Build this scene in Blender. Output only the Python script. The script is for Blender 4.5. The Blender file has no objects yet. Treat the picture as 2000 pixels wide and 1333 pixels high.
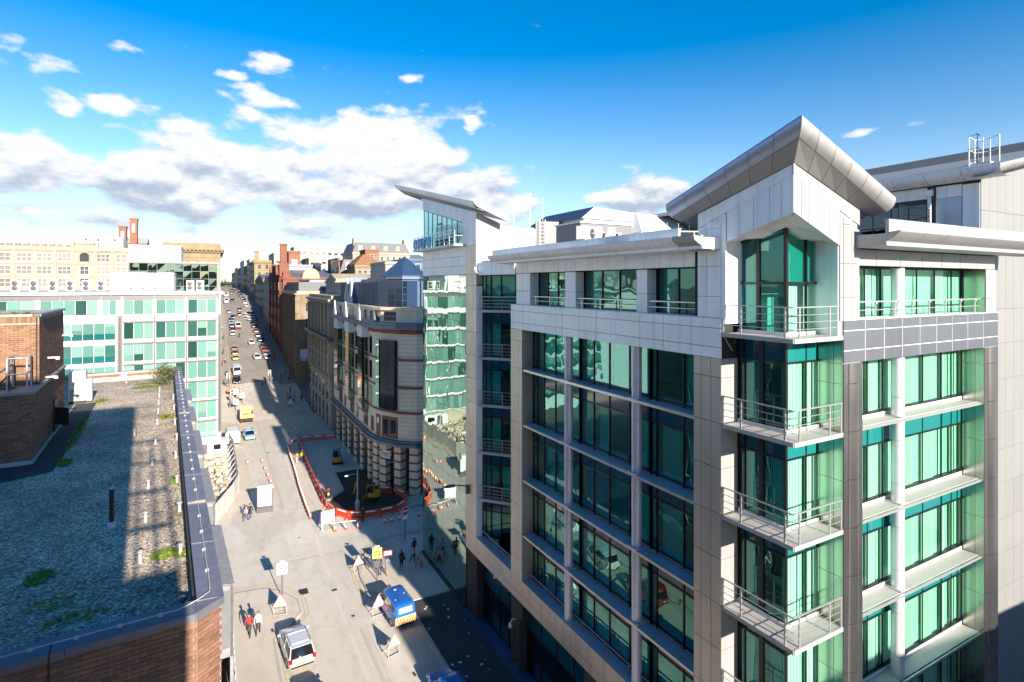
import bpy, math, random
from mathutils import Vector, Matrix
random.seed(11)
scene = bpy.context.scene
COL = scene.collection
R = math.radians
# ---------------------------------------------------------------- camera
cam_data = bpy.data.cameras.new('camera')
cam = bpy.data.objects.new('camera', cam_data)
COL.objects.link(cam)
cam.location = (0.0, 0.0, 26.6)
cam.rotation_euler = (R(90), 0, R(-28.48))
cam_data.sensor_width = 36.0
cam_data.lens = 19.393
cam_data.shift_y = -0.05525
cam_data.clip_start = 0.1
cam_data.clip_end = 9000
scene.camera = cam
# ---------------------------------------------------------------- view
scene.view_settings.view_transform = 'Standard'
scene.view_settings.look = 'None'
scene.view_settings.exposure = 1.3
scene.view_settings.gamma = 1.0
scene.view_settings.use_curve_mapping = False
# ---------------------------------------------------------------- sun
SUN_EL, SUN_AZ = 20.0, 174.8          # azimuth clockwise from +Y
sun_data = bpy.data.lights.new('sun', 'SUN')
sun_data.energy = 5.0
sun_data.angle = R(0.5)
sun_data.color = (1.0, 0.905, 0.77)
sun = bpy.data.objects.new('sun', sun_data)
COL.objects.link(sun)
_d = Vector((math.sin(R(SUN_AZ)) * math.cos(R(SUN_EL)), math.cos(R(SUN_AZ)) * math.cos(R(SUN_EL)), math.sin(R(SUN_EL))))
sun.rotation_euler = _d.to_track_quat('Z', 'Y').to_euler()
sun.location = _d * 300
# ---------------------------------------------------------------- world: Nishita sky and cumulus
world = bpy.data.worlds.new('World')
scene.world = world
world.use_nodes = True
WN, WL = world.node_tree.nodes, world.node_tree.links
WN.clear()


def wn(t, **k):
    n = WN.new(t)
    for a, b in k.items():
        if a[0] == 'i' and a[1:].isdigit():
            if hasattr(b, 'is_output') or isinstance(b, bpy.types.NodeSocket):
                WL.new(b, n.inputs[int(a[1:])])
            else:
                n.inputs[int(a[1:])].default_value = b
        else:
            setattr(n, a, b)
    return n


def wm(op, a, b=0.0, c=None):
    n = wn('ShaderNodeMath', operation=op, i0=a, i1=b)
    if c is not None:
        if isinstance(c, bpy.types.NodeSocket):
            WL.new(c, n.inputs[2])
        else:
            n.inputs[2].default_value = c
    return n.outputs[0]


def wsmooth(x, lo, hi):
    n = wn('ShaderNodeMapRange', interpolation_type='SMOOTHSTEP', i0=x, i1=lo, i2=hi, i3=0.0, i4=1.0)
    return n.outputs[0]


sky = wn('ShaderNodeTexSky', sky_type='NISHITA', sun_disc=False, sun_elevation=R(SUN_EL), sun_rotation=R(SUN_AZ),
         altitude=50, air_density=1.0, dust_density=0.25, ozone_density=3.0)
tc = wn('ShaderNodeTexCoord')
sep = wn('ShaderNodeSeparateXYZ', i0=tc.outputs['Generated'])
az = wm('MULTIPLY', wm('ARCTAN2', sep.outputs[0], sep.outputs[1]), 57.29578)
el = wm('MULTIPLY', wm('ARCSINE', sep.outputs[2]), 57.29578)
hsv = wn('ShaderNodeHueSaturation', i0=0.5, i1=wm('ADD', 1.12, wm('MULTIPLY', wsmooth(el, 6.0, 30.0), .42)), i2=1.28, i3=1.0, i4=sky.outputs[0])


def cloud_noise(scale, detail, off_el=0.0, rough=0.54, sq=2.1):
    cx = wn('ShaderNodeCombineXYZ', i0=wm('MULTIPLY', az, scale), i1=wm('MULTIPLY', wm('ADD', el, off_el), scale * sq), i2=3.7)
    n = wn('ShaderNodeTexNoise', noise_dimensions='2D', i2=1.0, i3=detail, i4=rough)
    WL.new(cx.outputs[0], n.inputs['Vector'])
    return n.outputs[0]


# cloud banks seen in the photograph: azimuth, elevation, half sizes (degrees), strength
CLOUDS = [(14.8, 12.4, 9.4, 5.4, .57), (2.3, 10.2, 12.5, 4.2, .50), (-4.5, 8.2, 11.0, 3.2, .45), (22.6, 9.2, 9.4, 3.4, .50), (11.0, 8.0, 13.0, 2.6, .46),
          (-13.2, 9.4, 6.6, 3.0, .50), (28.6, 8.6, 4.6, 1.7, .42), (16.2, 14.6, 5.0, 2.1, .42), (41.9, 8.8, 4.8, 2.3, .50),
          (5.0, 19.9, 2.3, 1.3, .30), (-7.8, 15.0, 2.8, 1.2, .37), (-11.2, 16.8, 2.4, 1.1, .34), (-10.5, 14.2, 1.9, 0.8, .32),
          (1.0, 18.4, 1.8, .7, .34), (5.0, 17.0, 4.2, 1.4, .31), (2.1, 14.8, 3.0, 1.3, .28), (10.1, 23.2, 1.6, .9, .25),
          (-14.4, 17.0, 2.0, 2.2, .22), (17.8, 20.5, 1.8, .8, .27), (64.8, 13.2, 2.2, .7, .27), (60.6, 13.2, 2.8, .6, .25),
          (24.1, 16.1, 1.5, .7, .33), (-1.5, 20.6, 2.4, .7, .25), (-6.5, 19.4, 2.6, .6, .25), (8.0, 5.2, 24.0, 1.3, .24), (-8.0, 5.6, 12.0, 1.6, .30)]
warp = cloud_noise(.16, 3.0, 7.0)
warp2 = cloud_noise(.13, 3.0, 31.0)
azw = wm('ADD', az, wm('MULTIPLY', wm('SUBTRACT', warp, 0.5), 4.5))
elw = wm('ADD', el, wm('MULTIPLY', wm('SUBTRACT', warp2, 0.5), 2.4))
mask = None
for (a0, e0, ra, re, st) in CLOUDS:
    dx = wm('DIVIDE', wm('SUBTRACT', azw, a0), ra)
    dy = wm('DIVIDE', wm('SUBTRACT', elw, e0), re)
    d2 = wm('ADD', wm('MULTIPLY', dx, dx), wm('MULTIPLY', dy, dy))
    g = wm('MULTIPLY', wm('POWER', 2.71828, wm('MULTIPLY', d2, -1.0)), st)
    mask = g if mask is None else wm('MAXIMUM', mask, g)
# the same kind of low cumulus goes on all round the horizon
ring = wm('MULTIPLY', wm('SUBTRACT', 1.0, wsmooth(wm('ABSOLUTE', wm('SUBTRACT', el, 8.0)), 1.0, 8.0)), wm('MULTIPLY', wsmooth(cloud_noise(.035, 2.0, 3.0), .47, .6), .4))
inview = wm('SUBTRACT', 1.0, wsmooth(wm('ABSOLUTE', wm('SUBTRACT', az, 28.5)), 42.0, 52.0))
ring = wm('MULTIPLY', ring, wm('SUBTRACT', 1.0, inview))
mask = wm('MAXIMUM', mask, ring)
n_main = cloud_noise(.175, 9.0)
n_up = cloud_noise(.175, 5.0, .9)
dens = wm('ADD', wm('MULTIPLY', n_main, 0.72), mask)
cover = wsmooth(dens, .530, .690)
shade = wsmooth(wm('SUBTRACT', wm('MULTIPLY', wm('SUBTRACT', n_up, n_main), 1.6), wm('MULTIPLY', wm('SUBTRACT', el, 9.0), .055)), -.24, .36)
ccol = wn('ShaderNodeMix', data_type='RGBA')
WL.new(shade, ccol.inputs[0])
ccol.inputs[6].default_value = (6.5, 6.5, 6.55, 1)
ccol.inputs[7].default_value = (3.0, 3.4, 4.3, 1)
# low haze towards the horizon
hz = wn('ShaderNodeMix', data_type='RGBA')
WL.new(wm('MULTIPLY', wm('SUBTRACT', 1.0, wsmooth(el, -1.0, 15.0)), .55), hz.inputs[0])
WL.new(hsv.outputs[0], hz.inputs[6])
hz.inputs[7].default_value = (4.3, 5.3, 6.5, 1)
mx = wn('ShaderNodeMix', data_type='RGBA')
WL.new(wm('MULTIPLY', cover, .94), mx.inputs[0])
WL.new(hz.outputs[2], mx.inputs[6])
WL.new(ccol.outputs[2], mx.inputs[7])
bg = wn('ShaderNodeBackground', i1=0.066)
WL.new(mx.outputs[2], bg.inputs[0])
wo = wn('ShaderNodeOutputWorld')
WL.new(bg.outputs[0], wo.inputs[0])
# ---------------------------------------------------------------- mesh helpers
class MB:
    def __init__(s):
        s.v, s.f, s.m, s.sm = [], [], [], []

    def face(s, idx, mi=0, smooth=False):
        s.f.append(tuple(idx)); s.m.append(mi); s.sm.append(smooth)

    def poly(s, pts, mi=0):
        n = len(s.v); s.v += [tuple(p) for p in pts]
        s.face(range(n, n + len(pts)), mi)
        return s

    def hexa(s, p, mi=0):                      # p: bottom 4 ccw, top 4 ccw
        n = len(s.v); s.v += [tuple(q) for q in p]
        for q in ((3, 2, 1, 0), (4, 5, 6, 7), (0, 1, 5, 4), (1, 2, 6, 5), (2, 3, 7, 6), (3, 0, 4, 7)):
            s.face([n + i for i in q], mi)
        return s

    def box(s, x0, x1, y0, y1, z0, z1, mi=0):
        if x0 > x1: x0, x1 = x1, x0
        if y0 > y1: y0, y1 = y1, y0
        if z0 > z1: z0, z1 = z1, z0
        return s.hexa([(x0, y0, z0), (x1, y0, z0), (x1, y1, z0), (x0, y1, z0), (x0, y0, z1), (x1, y0, z1), (x1, y1, z1), (x0, y1, z1)], mi)

    def bar(s, p, q, w, h, mi=0, up=(0, 0, 1)):   # square bar from p to q
        p, q = Vector(p), Vector(q); d = (q - p).normalized(); u = Vector(up)
        if abs(d.dot(u)) > .98: u = Vector((0, 1, 0))
        a = d.cross(u).normalized() * (w / 2); b = a.cross(d).normalized() * (h / 2)
        return s.hexa([p - a - b, p + a - b, q + a - b, q - a - b, p - a + b, p + a + b, q + a + b, q - a + b], mi)

    def prism(s, pts, z0, z1, mi=0, mtop=None, smooth=False):   # pts ccw; z1 number or list
        n = len(s.v); k = len(pts)
        zt = z1 if isinstance(z1, (list, tuple)) else [z1] * k
        s.v += [(p[0], p[1], z0) for p in pts] + [(p[0], p[1], t) for p, t in zip(pts, zt)]
        s.face([n + i for i in reversed(range(k))], mi)
        s.face([n + k + i for i in range(k)], mi if mtop is None else mtop)
        for i in range(k):
            j = (i + 1) % k
            s.face((n + i, n + j, n + k + j, n + k + i), mi, smooth)
        return s

    def tube(s, pts, r, n=8, mi=0, caps=True, smooth=True):     # r number or list
        pts = [Vector(p) for p in pts]; k = len(pts)
        rr = r if isinstance(r, (list, tuple)) else [r] * k
        base = len(s.v); ref = None
        for i, p in enumerate(pts):
            d = (pts[min(i + 1, k - 1)] - pts[max(i - 1, 0)])
            d = d.normalized() if d.length > 1e-9 else Vector((0, 0, 1))
            if ref is None:
                ref = Vector((0, 0, 1)) if abs(d.z) < .9 else Vector((1, 0, 0))
            a = d.cross(ref); a = a.normalized() if a.length > 1e-6 else d.orthogonal().normalized()
            b = a.cross(d).normalized(); ref = b
            for j in range(n):
                t = 2 * math.pi * j / n
                s.v.append(tuple(p + (a * math.cos(t) + b * math.sin(t)) * rr[i]))
        for i in range(k - 1):
            for j in range(n):
                j2 = (j + 1) % n
                s.face((base + i * n + j, base + i * n + j2, base + (i + 1) * n + j2, base + (i + 1) * n + j), mi, smooth)
        if caps:
            s.cap(base, n, True, mi); s.cap(base + (k - 1) * n, n, False, mi)
        return s

    def loft(s, rings, mi=0, closed=True, caps=True, smooth=True):
        base = len(s.v); n = len(rings[0])
        for r in rings: s.v += [tuple(p) for p in r]
        for i in range(len(rings) - 1):
            for j in range(n if closed else n - 1):
                j2 = (j + 1) % n
                s.face((base + i * n + j, base + i * n + j2, base + (i + 1) * n + j2, base + (i + 1) * n + j), mi, smooth)
        if caps and closed:
            s.cap(base, n, True, mi); s.cap(base + (len(rings) - 1) * n, n, False, mi)
        return s

    def cap(s, start, n, rev, mi):          # end face with its own corners, so that it never bends the side shading
        k = len(s.v); s.v += s.v[start:start + n]
        s.face([k + j for j in (reversed(range(n)) if rev else range(n))], mi)

    def ball(s, c, r, n=10, m=6, mi=0, sc=(1, 1, 1)):
        rings = []
        for i in range(m + 1):
            t = math.pi * (i + .02) / (m + .04)
            rings.append([(c[0] + r * sc[0] * math.sin(t) * math.cos(2 * math.pi * j / n), c[1] + r * sc[1] * math.sin(t) * math.sin(2 * math.pi * j / n), c[2] - r * sc[2] * math.cos(t)) for j in range(n)])
        return s.loft(rings, mi)

    def lathe(s, prof, c=(0, 0, 0), n=16, mi=0, smooth=True):
        return s.loft([[(c[0] + r * math.cos(2 * math.pi * j / n), c[1] + r * math.sin(2 * math.pi * j / n), c[2] + z) for j in range(n)] for r, z in prof], mi, smooth=smooth)

    def mesh(s, name, mats):
        me = bpy.data.meshes.new(name)
        me.from_pydata(s.v, [], s.f)
        for m in (mats if isinstance(mats, (list, tuple)) else [mats]):
            me.materials.append(m)
        me.polygons.foreach_set('material_index', s.m)
        me.polygons.foreach_set('use_smooth', s.sm)
        me.update()
        return me


def link(o, parent=None):
    COL.objects.link(o)
    if parent is not None:
        o.parent = parent
    return o


def tag(o, label=None, cat=None, group=None, kind=None):
    if label: o['label'] = label
    if cat: o['category'] = cat
    if group: o['group'] = group
    if kind: o['kind'] = kind
    return o


def thing(name, label, cat, loc=(0, 0, 0), rz=0.0, group=None):
    o = bpy.data.objects.new(name, None)
    o.empty_display_size = .3
    o.location = loc; o.rotation_euler = (0, 0, rz)
    link(o); tag(o, label, cat, group)
    return o


def part(name, mb, mats, parent=None, label=None, kind=None, local=True):
    """local: mesh is in the parent's own frame; otherwise in world coordinates (parent unrotated)."""
    me = mb if isinstance(mb, bpy.types.Mesh) else mb.mesh(name, mats)
    o = bpy.data.objects.new(name, me)
    link(o, parent)
    if parent is not None and not local:
        p, off = parent, Vector((0, 0, 0))
        while p is not None:
            off += p.location if p.parent is None else Vector((0, 0, 0)); p = p.parent
        if parent.parent is None:
            o.matrix_parent_inverse = Matrix.Translation(-parent.location)
    tag(o, label, None, None, kind)
    return o


def wpart(name, mb, mats, parent, label=None, kind=None):
    return part(name, mb, mats, parent, label, kind, local=False)


def inst(name, me, parent, loc, rz=0.0, world=True, sc=None, rot=None):
    o = bpy.data.objects.new(name, me)
    link(o, parent)
    if world and parent is not None and parent.parent is None:
        o.matrix_parent_inverse = Matrix.Translation(-parent.location)
    o.location = loc
    o.rotation_euler = rot if rot else (0, 0, rz)
    if sc: o.scale = sc
    return o


def struct(name, mb, mats, kind='structure'):
    o = part(name, mb, mats); o['kind'] = kind
    return o


def single(name, mb, mats, label, cat, group=None):
    o = part(name, mb, mats); return tag(o, label, cat, group)


KIDS = {}


def copy_tree(src, loc=None, rz=None, label=None, group=None, swap=None):
    def rec(o, par):
        c = o.copy(); COL.objects.link(c)
        if par is not None: c.parent = par
        if swap and c.type == 'MESH':
            for i, sl in enumerate(c.material_slots):
                if sl.material in swap:
                    mt = swap[sl.material]; sl.link = 'OBJECT'; sl.material = mt
        for ch in KIDS.get(o.name) or [k for k in o.children]:
            rec(ch, c)
        return c
    r = rec(src, None)
    if loc is not None: r.location = loc
    if rz is not None: r.rotation_euler = (0, 0, rz)
    if label: r['label'] = label
    if group: r['group'] = group
    return r


# ---------------------------------------------------------------- materials
def mat(name, col, rough=.6, metal=0.0, spec=.5, var=0.0, vscale=1.0, vcol=None, bump=0.0, bscale=40.0, bdist=.01,
        island=0.0, obj=0.0, streak=0.0, coat=0.0, emit=None, aniso=0.0, rvar=0.0):
    m = bpy.data.materials.new(name); m.use_nodes = True
    nt = m.node_tree; N, L = nt.nodes, nt.links
    b = N['Principled BSDF']
    b.inputs['Roughness'].default_value = rough
    b.inputs['Metallic'].default_value = metal
    b.inputs['Specular IOR Level'].default_value = spec
    if coat: b.inputs['Coat Weight'].default_value = coat; b.inputs['Coat Roughness'].default_value = .05
    if aniso: b.inputs['Anisotropic'].default_value = aniso
    c4 = (col[0], col[1], col[2], 1)
    b.inputs['Base Color'].default_value = c4
    if emit:
        b.inputs['Emission Color'].default_value = (*emit[:3], 1); b.inputs['Emission Strength'].default_value = emit[3]
    out = None
    g = N.new('ShaderNodeNewGeometry') if (var or island or bump or streak or rvar) else None

    def mixc(a, bcol, fac):
        x = N.new('ShaderNodeMix'); x.data_type = 'RGBA'
        if hasattr(fac, 'links'): L.new(fac, x.inputs[0])
        else: x.inputs[0].default_value = fac
        for i, q in ((6, a), (7, bcol)):
            if hasattr(q, 'links'): L.new(q, x.inputs[i])
            else: x.inputs[i].default_value = q
        return x.outputs[2]

    def noise(scale, detail=5.0, sx=None):
        n = N.new('ShaderNodeTexNoise'); n.inputs['Scale'].default_value = scale; n.inputs['Detail'].default_value = detail
        src = g.outputs['Position']
        if sx:
            mp = N.new('ShaderNodeMapping'); L.new(src, mp.inputs['Vector']); mp.inputs['Scale'].default_value = sx; src = mp.outputs[0]
        L.new(src, n.inputs['Vector'])
        return n.outputs[0]

    def ramp(x, lo, hi, a=0.0, bb=1.0):
        r = N.new('ShaderNodeMapRange'); L.new(x, r.inputs[0])
        for i, q in enumerate((lo, hi, a, bb)): r.inputs[i + 1].default_value = q
        return r.outputs[0]
    cur = c4
    if var:
        v4 = (*vcol, 1) if vcol else (col[0] * .55, col[1] * .55, col[2] * .55, 1)
        cur = mixc(cur, v4, ramp(noise(vscale), .38, .68, 0, var))
    if streak:
        d4 = (col[0] * .45, col[1] * .42, col[2] * .38, 1)
        cur = mixc(cur, d4, ramp(noise(1.0, 4.0, (3.2, 3.2, .16)), .5, .75, 0, streak))

    def bright(cur, rnd, amt):
        h = N.new('ShaderNodeHueSaturation')
        L.new(ramp(rnd, 0, 1, 1 - amt, 1 + amt), h.inputs['Value'])
        if hasattr(cur, 'links'): L.new(cur, h.inputs['Color'])
        else: h.inputs['Color'].default_value = cur
        return h.outputs[0]
    if island: cur = bright(cur, g.outputs['Random Per Island'], island)
    if obj:
        oi = N.new('ShaderNodeObjectInfo'); cur = bright(cur, oi.outputs['Random'], obj)
    if hasattr(cur, 'links'): L.new(cur, b.inputs['Base Color'])
    if rvar: L.new(ramp(noise(vscale * .7), .3, .7, rough - rvar, rough + rvar), b.inputs['Roughness'])
    if bump:
        bp = N.new('ShaderNodeBump'); bp.inputs['Strength'].default_value = bump; bp.inputs['Distance'].default_value = bdist
        L.new(noise(bscale, 6.0), bp.inputs['Height']); L.new(bp.outputs[0], b.inputs['Normal'])
    return m


def glass(name, tint, gloss=(.9, 1, .95), base=.10, power=3.0, gain=.85, wave=.012, wscale=1.3, rough=.0):
    """coated architectural glass: tinted transmission and a mirror that strengthens towards grazing angles"""
    m = bpy.data.materials.new(name); m.use_nodes = True
    nt = m.node_tree; N, L = nt.nodes, nt.links; N.clear()
    out = N.new('ShaderNodeOutputMaterial'); mix = N.new('ShaderNodeMixShader')
    t = N.new('ShaderNodeBsdfTransparent'); t.inputs[0].default_value = (*tint, 1)
    gl = N.new('ShaderNodeBsdfGlossy'); gl.inputs['Color'].default_value = (*gloss, 1); gl.inputs['Roughness'].default_value = rough
    lw = N.new('ShaderNodeLayerWeight'); lw.inputs[0].default_value = .5
    p = N.new('ShaderNodeMath'); p.operation = 'POWER'; L.new(lw.outputs['Facing'], p.inputs[0]); p.inputs[1].default_value = power
    q = N.new('ShaderNodeMath'); q.operation = 'MULTIPLY_ADD'; L.new(p.outputs[0], q.inputs[0]); q.inputs[1].default_value = gain; q.inputs[2].default_value = base
    q.use_clamp = True
    g = N.new('ShaderNodeNewGeometry'); n = N.new('ShaderNodeTexNoise'); n.inputs['Scale'].default_value = wscale; n.inputs['Detail'].default_value = 1.0
    oi = N.new('ShaderNodeObjectInfo'); ad = N.new('ShaderNodeVectorMath'); ad.operation = 'MULTIPLY_ADD'
    cb = N.new('ShaderNodeCombineXYZ')
    for i in range(3): L.new(oi.outputs['Random'], cb.inputs[i])
    L.new(cb.outputs[0], ad.inputs[0]); ad.inputs[1].default_value = (37, 53, 71); L.new(g.outputs['Position'], ad.inputs[2])
    L.new(ad.outputs[0], n.inputs['Vector'])
    bp = N.new('ShaderNodeBump'); bp.inputs['Strength'].default_value = 1.0; bp.inputs['Distance'].default_value = wave
    L.new(n.outputs[0], bp.inputs['Height']); L.new(bp.outputs[0], gl.inputs['Normal'])
    L.new(q.outputs[0], mix.inputs[0]); L.new(t.outputs[0], mix.inputs[1]); L.new(gl.outputs[0], mix.inputs[2]); L.new(mix.outputs[0], out.inputs[0])
    return m


M = {}
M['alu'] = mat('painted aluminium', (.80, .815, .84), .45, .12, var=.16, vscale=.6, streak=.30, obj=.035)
M['alu_lit'] = mat('sunlit aluminium', (.36, .36, .365), .45, .25, var=.14, vscale=.5, streak=.22, obj=.03)  # sunlit copy of the cladding, toned down; the shaded copy is lightened
M['steel'] = mat('brushed stainless steel', (.42, .405, .41), .30, .93, var=.16, vscale=.35, streak=.2, obj=.05, aniso=.5, rvar=.06)
M['steelA'] = mat('shaded pier steel', (.50, .455, .41), .38, .55, var=.18, vscale=.35, streak=.34, obj=.06, rvar=.06)  # pier steel for the shaded facade, street reflection put into the tint
M['steel_band'] = mat('stainless band panel', (.36, .38, .43), .34, .85, var=.12, vscale=.4, streak=.16, obj=.05)  # sky reflection put into the bluish base
M['reveal_steel'] = mat('mirror steel reveal', (.40, .43, .38), .22, .95, var=.15, vscale=.5, obj=.04)  # green reflection of the glazing put into the steel tint
M['column'] = mat('column casing', (.60, .60, .66), .33, .3, streak=.08, obj=.02)
M['dark_gap'] = mat('dark joint backing', (.02, .02, .022), .8)
M['light_gap'] = mat('pale joint backing', (.62, .62, .60), .5)
M['frame'] = mat('black window frame', (.012, .013, .016), .35, .2)
M['ledge'] = mat('grey ledge metal', (.50, .50, .56), .45, .3, var=.12, vscale=1.2)
M['ledge_top'] = mat('walkway grating', (.40, .375, .355), .6, .1, var=.12, vscale=6)
M['rail'] = mat('pale rail metal', (.52, .52, .52), .30, .6)
M['white'] = mat('white paint', (.62, .62, .61), .45, var=.08, vscale=.6)
M['white_box'] = mat('white plant cladding', (.64, .64, .62), .5, var=.10, vscale=.5, streak=.10)
M['glassA'] = glass('green tinted glass', (.12, .62, .60), (.42, .92, .84), base=.11, power=2.0, gain=.68, wave=.010, wscale=.9)  # facade glass in its shaded tint; the sunlit side has a lighter copy
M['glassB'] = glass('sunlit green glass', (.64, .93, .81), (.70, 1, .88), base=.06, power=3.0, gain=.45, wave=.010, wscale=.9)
M['glassT'] = glass('mirror curtain glass', (.10, .30, .27), (.74, .95, .88), base=.34, power=2.2, gain=.52, wave=.006, wscale=.6)
M['glassC'] = glass('teal penthouse glass', (.12, .45, .46), (.55, .95, 1.0), base=.22, power=2.0, gain=.7, wave=.01)
M['glassL'] = glass('mint office glass', (.42, .78, .66), (.75, 1, .95), base=.10, power=3.0, gain=.5, wave=.012, wscale=1.2)
M['glassD'] = glass('dark office glass', (.05, .07, .09), (.75, .85, 1), base=.10, power=2.5, gain=.7, wave=.014)
M['spandrel'] = mat('teal spandrel glass', (.010, .155, .155), .08, 0, .5, obj=.06)
M['spandrel_shade'] = mat('shaded spandrel glass', (.004, .060, .105), .06, 0, .55, obj=.08)  # spandrel teal darkened for the sides in shade
M['interior'] = mat('office interior', (.50, .52, .48), .8, var=.4, vscale=.7)
M['interior_dk'] = mat('dim office interior', (.16, .17, .15), .8, var=.6, vscale=.8)
M['gap_sheet'] = mat('green grey sheer', (.36, .52, .44), .8, var=.3, vscale=3)
M['blind'] = mat('vertical blind fabric', (.72, .72, .69), .8, island=.06)
M['roof_felt'] = mat('roof felt', (.22, .22, .22), .85, var=.4, vscale=.8)
M['granite'] = mat('dark granite', (.055, .052, .052), .25, 0, .5, var=.5, vscale=9)
# ---------------------------------------------------------------- ground
HP = [(-4000, 0), (118, 0), (135, .9), (150, 2.4), (175, 5.2), (200, 7.9), (240, 12.2), (280, 16.6), (320, 20.0), (360, 22.2), (420, 23.6), (520, 24.4), (700, 24.6), (9000, 24.6)]


def hgt(y):
    for (a, p), (b, q) in zip(HP, HP[1:]):
        if a <= y <= b:
            return p + (q - p) * (y - a) / (b - a)
    return 0.0


YS = [-3500, -200, -60, -10, 20, 45, 53, 66, 72, 90, 100, 118, 126, 135, 142, 150, 162, 175, 187, 200, 220, 240, 260, 280, 300, 320, 340, 360, 390, 420, 470, 520, 700, 1200, 4500]


def strip(x0, x1, y0, y1, dz, wav=None):
    mb = MB(); ys = sorted(set([y0, y1] + [y for y in YS if y0 < y < y1]))
    for a, b in zip(ys, ys[1:]):
        mb.poly([(x0, a, hgt(a) + dz), (x1, a, hgt(a) + dz), (x1, b, hgt(b) + dz), (x0, b, hgt(b) + dz)])
    return mb


def slab(pts, dz=0.12, z0=-.05):
    return MB().prism(pts, z0, dz)


def ground_mat(name, col, col2, patch, crack=True, speck=.12, rough=.85):
    m = bpy.data.materials.new(name); m.use_nodes = True
    nt = m.node_tree; N, L = nt.nodes, nt.links; b = N['Principled BSDF']; b.inputs['Roughness'].default_value = rough
    b.inputs['Specular IOR Level'].default_value = .3
    g = N.new('ShaderNodeNewGeometry')

    def nz(scale, det, sx=(1, 1, 1)):
        mp = N.new('ShaderNodeMapping'); L.new(g.outputs['Position'], mp.inputs[0]); mp.inputs['Scale'].default_value = sx
        n = N.new('ShaderNodeTexNoise'); n.inputs['Scale'].default_value = scale; n.inputs['Detail'].default_value = det; n.inputs['Roughness'].default_value = .6
        L.new(mp.outputs[0], n.inputs['Vector']); return n.outputs[0]

    def rg(x, lo, hi, a=0., bb=1.):
        r = N.new('ShaderNodeMapRange'); L.new(x, r.inputs[0])
        for i, q in enumerate((lo, hi, a, bb)): r.inputs[i + 1].default_value = q
        return r.outputs[0]

    def mx(a, c, f):
        x = N.new('ShaderNodeMix'); x.data_type = 'RGBA'
        L.new(f, x.inputs[0])
        for i, q in ((6, a), (7, c)):
            if hasattr(q, 'links'): L.new(q, x.inputs[i])
            else: x.inputs[i].default_value = (*q, 1)
        return x.outputs[2]
    cur = mx(col, col2, rg(nz(.16, 4, (1, .18, 1)), .40, .66))
    cur = mx(cur, patch, rg(nz(.07, 2, (1, .6, 1)), .52, .55, 0, .6))
    cur = mx(cur, tuple(c * .62 for c in col), rg(nz(1.1, 6, (1, .35, 1)), .50, .76, 0, .62))
    cur = mx(cur, tuple(min(1, c * 1.35) for c in col), rg(nz(22, 3), .55, .72, 0, speck * 2.2))
    cur = mx(cur, tuple(c * .5 for c in col), rg(nz(31, 2), .58, .74, 0, speck * 2.2))
    if crack:
        v = N.new('ShaderNodeTexVoronoi'); v.feature = 'DISTANCE_TO_EDGE'; v.inputs['Scale'].default_value = .17
        ad = N.new('ShaderNodeVectorMath'); ad.operation = 'MULTIPLY_ADD'
        n = N.new('ShaderNodeTexNoise'); n.inputs['Scale'].default_value = .9; n.inputs['Detail'].default_value = 5; L.new(g.outputs['Position'], n.inputs['Vector'])
        L.new(n.outputs['Color'], ad.inputs[0]); ad.inputs[1].default_value = (1.6, 1.6, 0); L.new(g.outputs['Position'], ad.inputs[2])
        L.new(ad.outputs[0], v.inputs['Vector'])
        cur = mx(cur, tuple(c * .42 for c in col), rg(v.outputs['Distance'], .0, .006, .5, 0))
    L.new(cur, b.inputs['Base Color'])
    bp = N.new('ShaderNodeBump'); bp.inputs['Strength'].default_value = .5; bp.inputs['Distance'].default_value = .01
    L.new(nz(45, 4), bp.inputs['Height']); L.new(bp.outputs[0], b.inputs['Normal'])
    return m


M['asphalt'] = ground_mat('worn asphalt', (.56, .505, .44), (.50, .45, .39), (.44, .395, .345))
M['paving'] = ground_mat('stone paving', (.56, .49, .41), (.52, .45, .375), (.46, .40, .335), crack=False)
M['setts'] = ground_mat('dark granite setts', (.060, .060, .066), (.05, .05, .055), (.045, .045, .05), crack=False, speck=.5)
M['soil'] = ground_mat('dug soil', (.05, .035, .028), (.035, .026, .022), (.06, .045, .035), crack=False, speck=.6)
M['city'] = ground_mat('city ground', (.22, .205, .19), (.18, .17, .16), (.15, .145, .14), crack=False)
M['kerb'] = mat('granite kerb', (.42, .38, .34), .8, var=.4, vscale=2)
M['yellow_line'] = mat('yellow road paint', (.56, .44, .22), .8, var=.7, vscale=5, vcol=(.43, .37, .29))
M['white_line'] = mat('white road paint', (.62, .60, .56), .8, var=.7, vscale=4, vcol=(.28, .25, .22))
M['iron'] = mat('cast iron cover', (.055, .05, .05), .55, .4, var=.5, vscale=14)

struct('ground', strip(-3500, 4500, -3500, 4500, -.03), M['city'])
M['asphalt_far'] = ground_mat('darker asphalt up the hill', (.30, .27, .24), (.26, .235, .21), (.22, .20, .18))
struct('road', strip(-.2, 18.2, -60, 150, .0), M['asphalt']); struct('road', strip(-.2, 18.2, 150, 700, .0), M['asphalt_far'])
struct('side_road', MB().poly([(18.2, 56.2, .004), (120, 56.2, .004), (120, 63.4, .004), (18.2, 63.4, .004)]).poly([(-40, 54, .004), (-.2, 54, .004), (-.2, 66, .004), (-40, 66, .004)]), M['asphalt'])
# pavements (raised 0.12) and their kerbs


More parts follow.
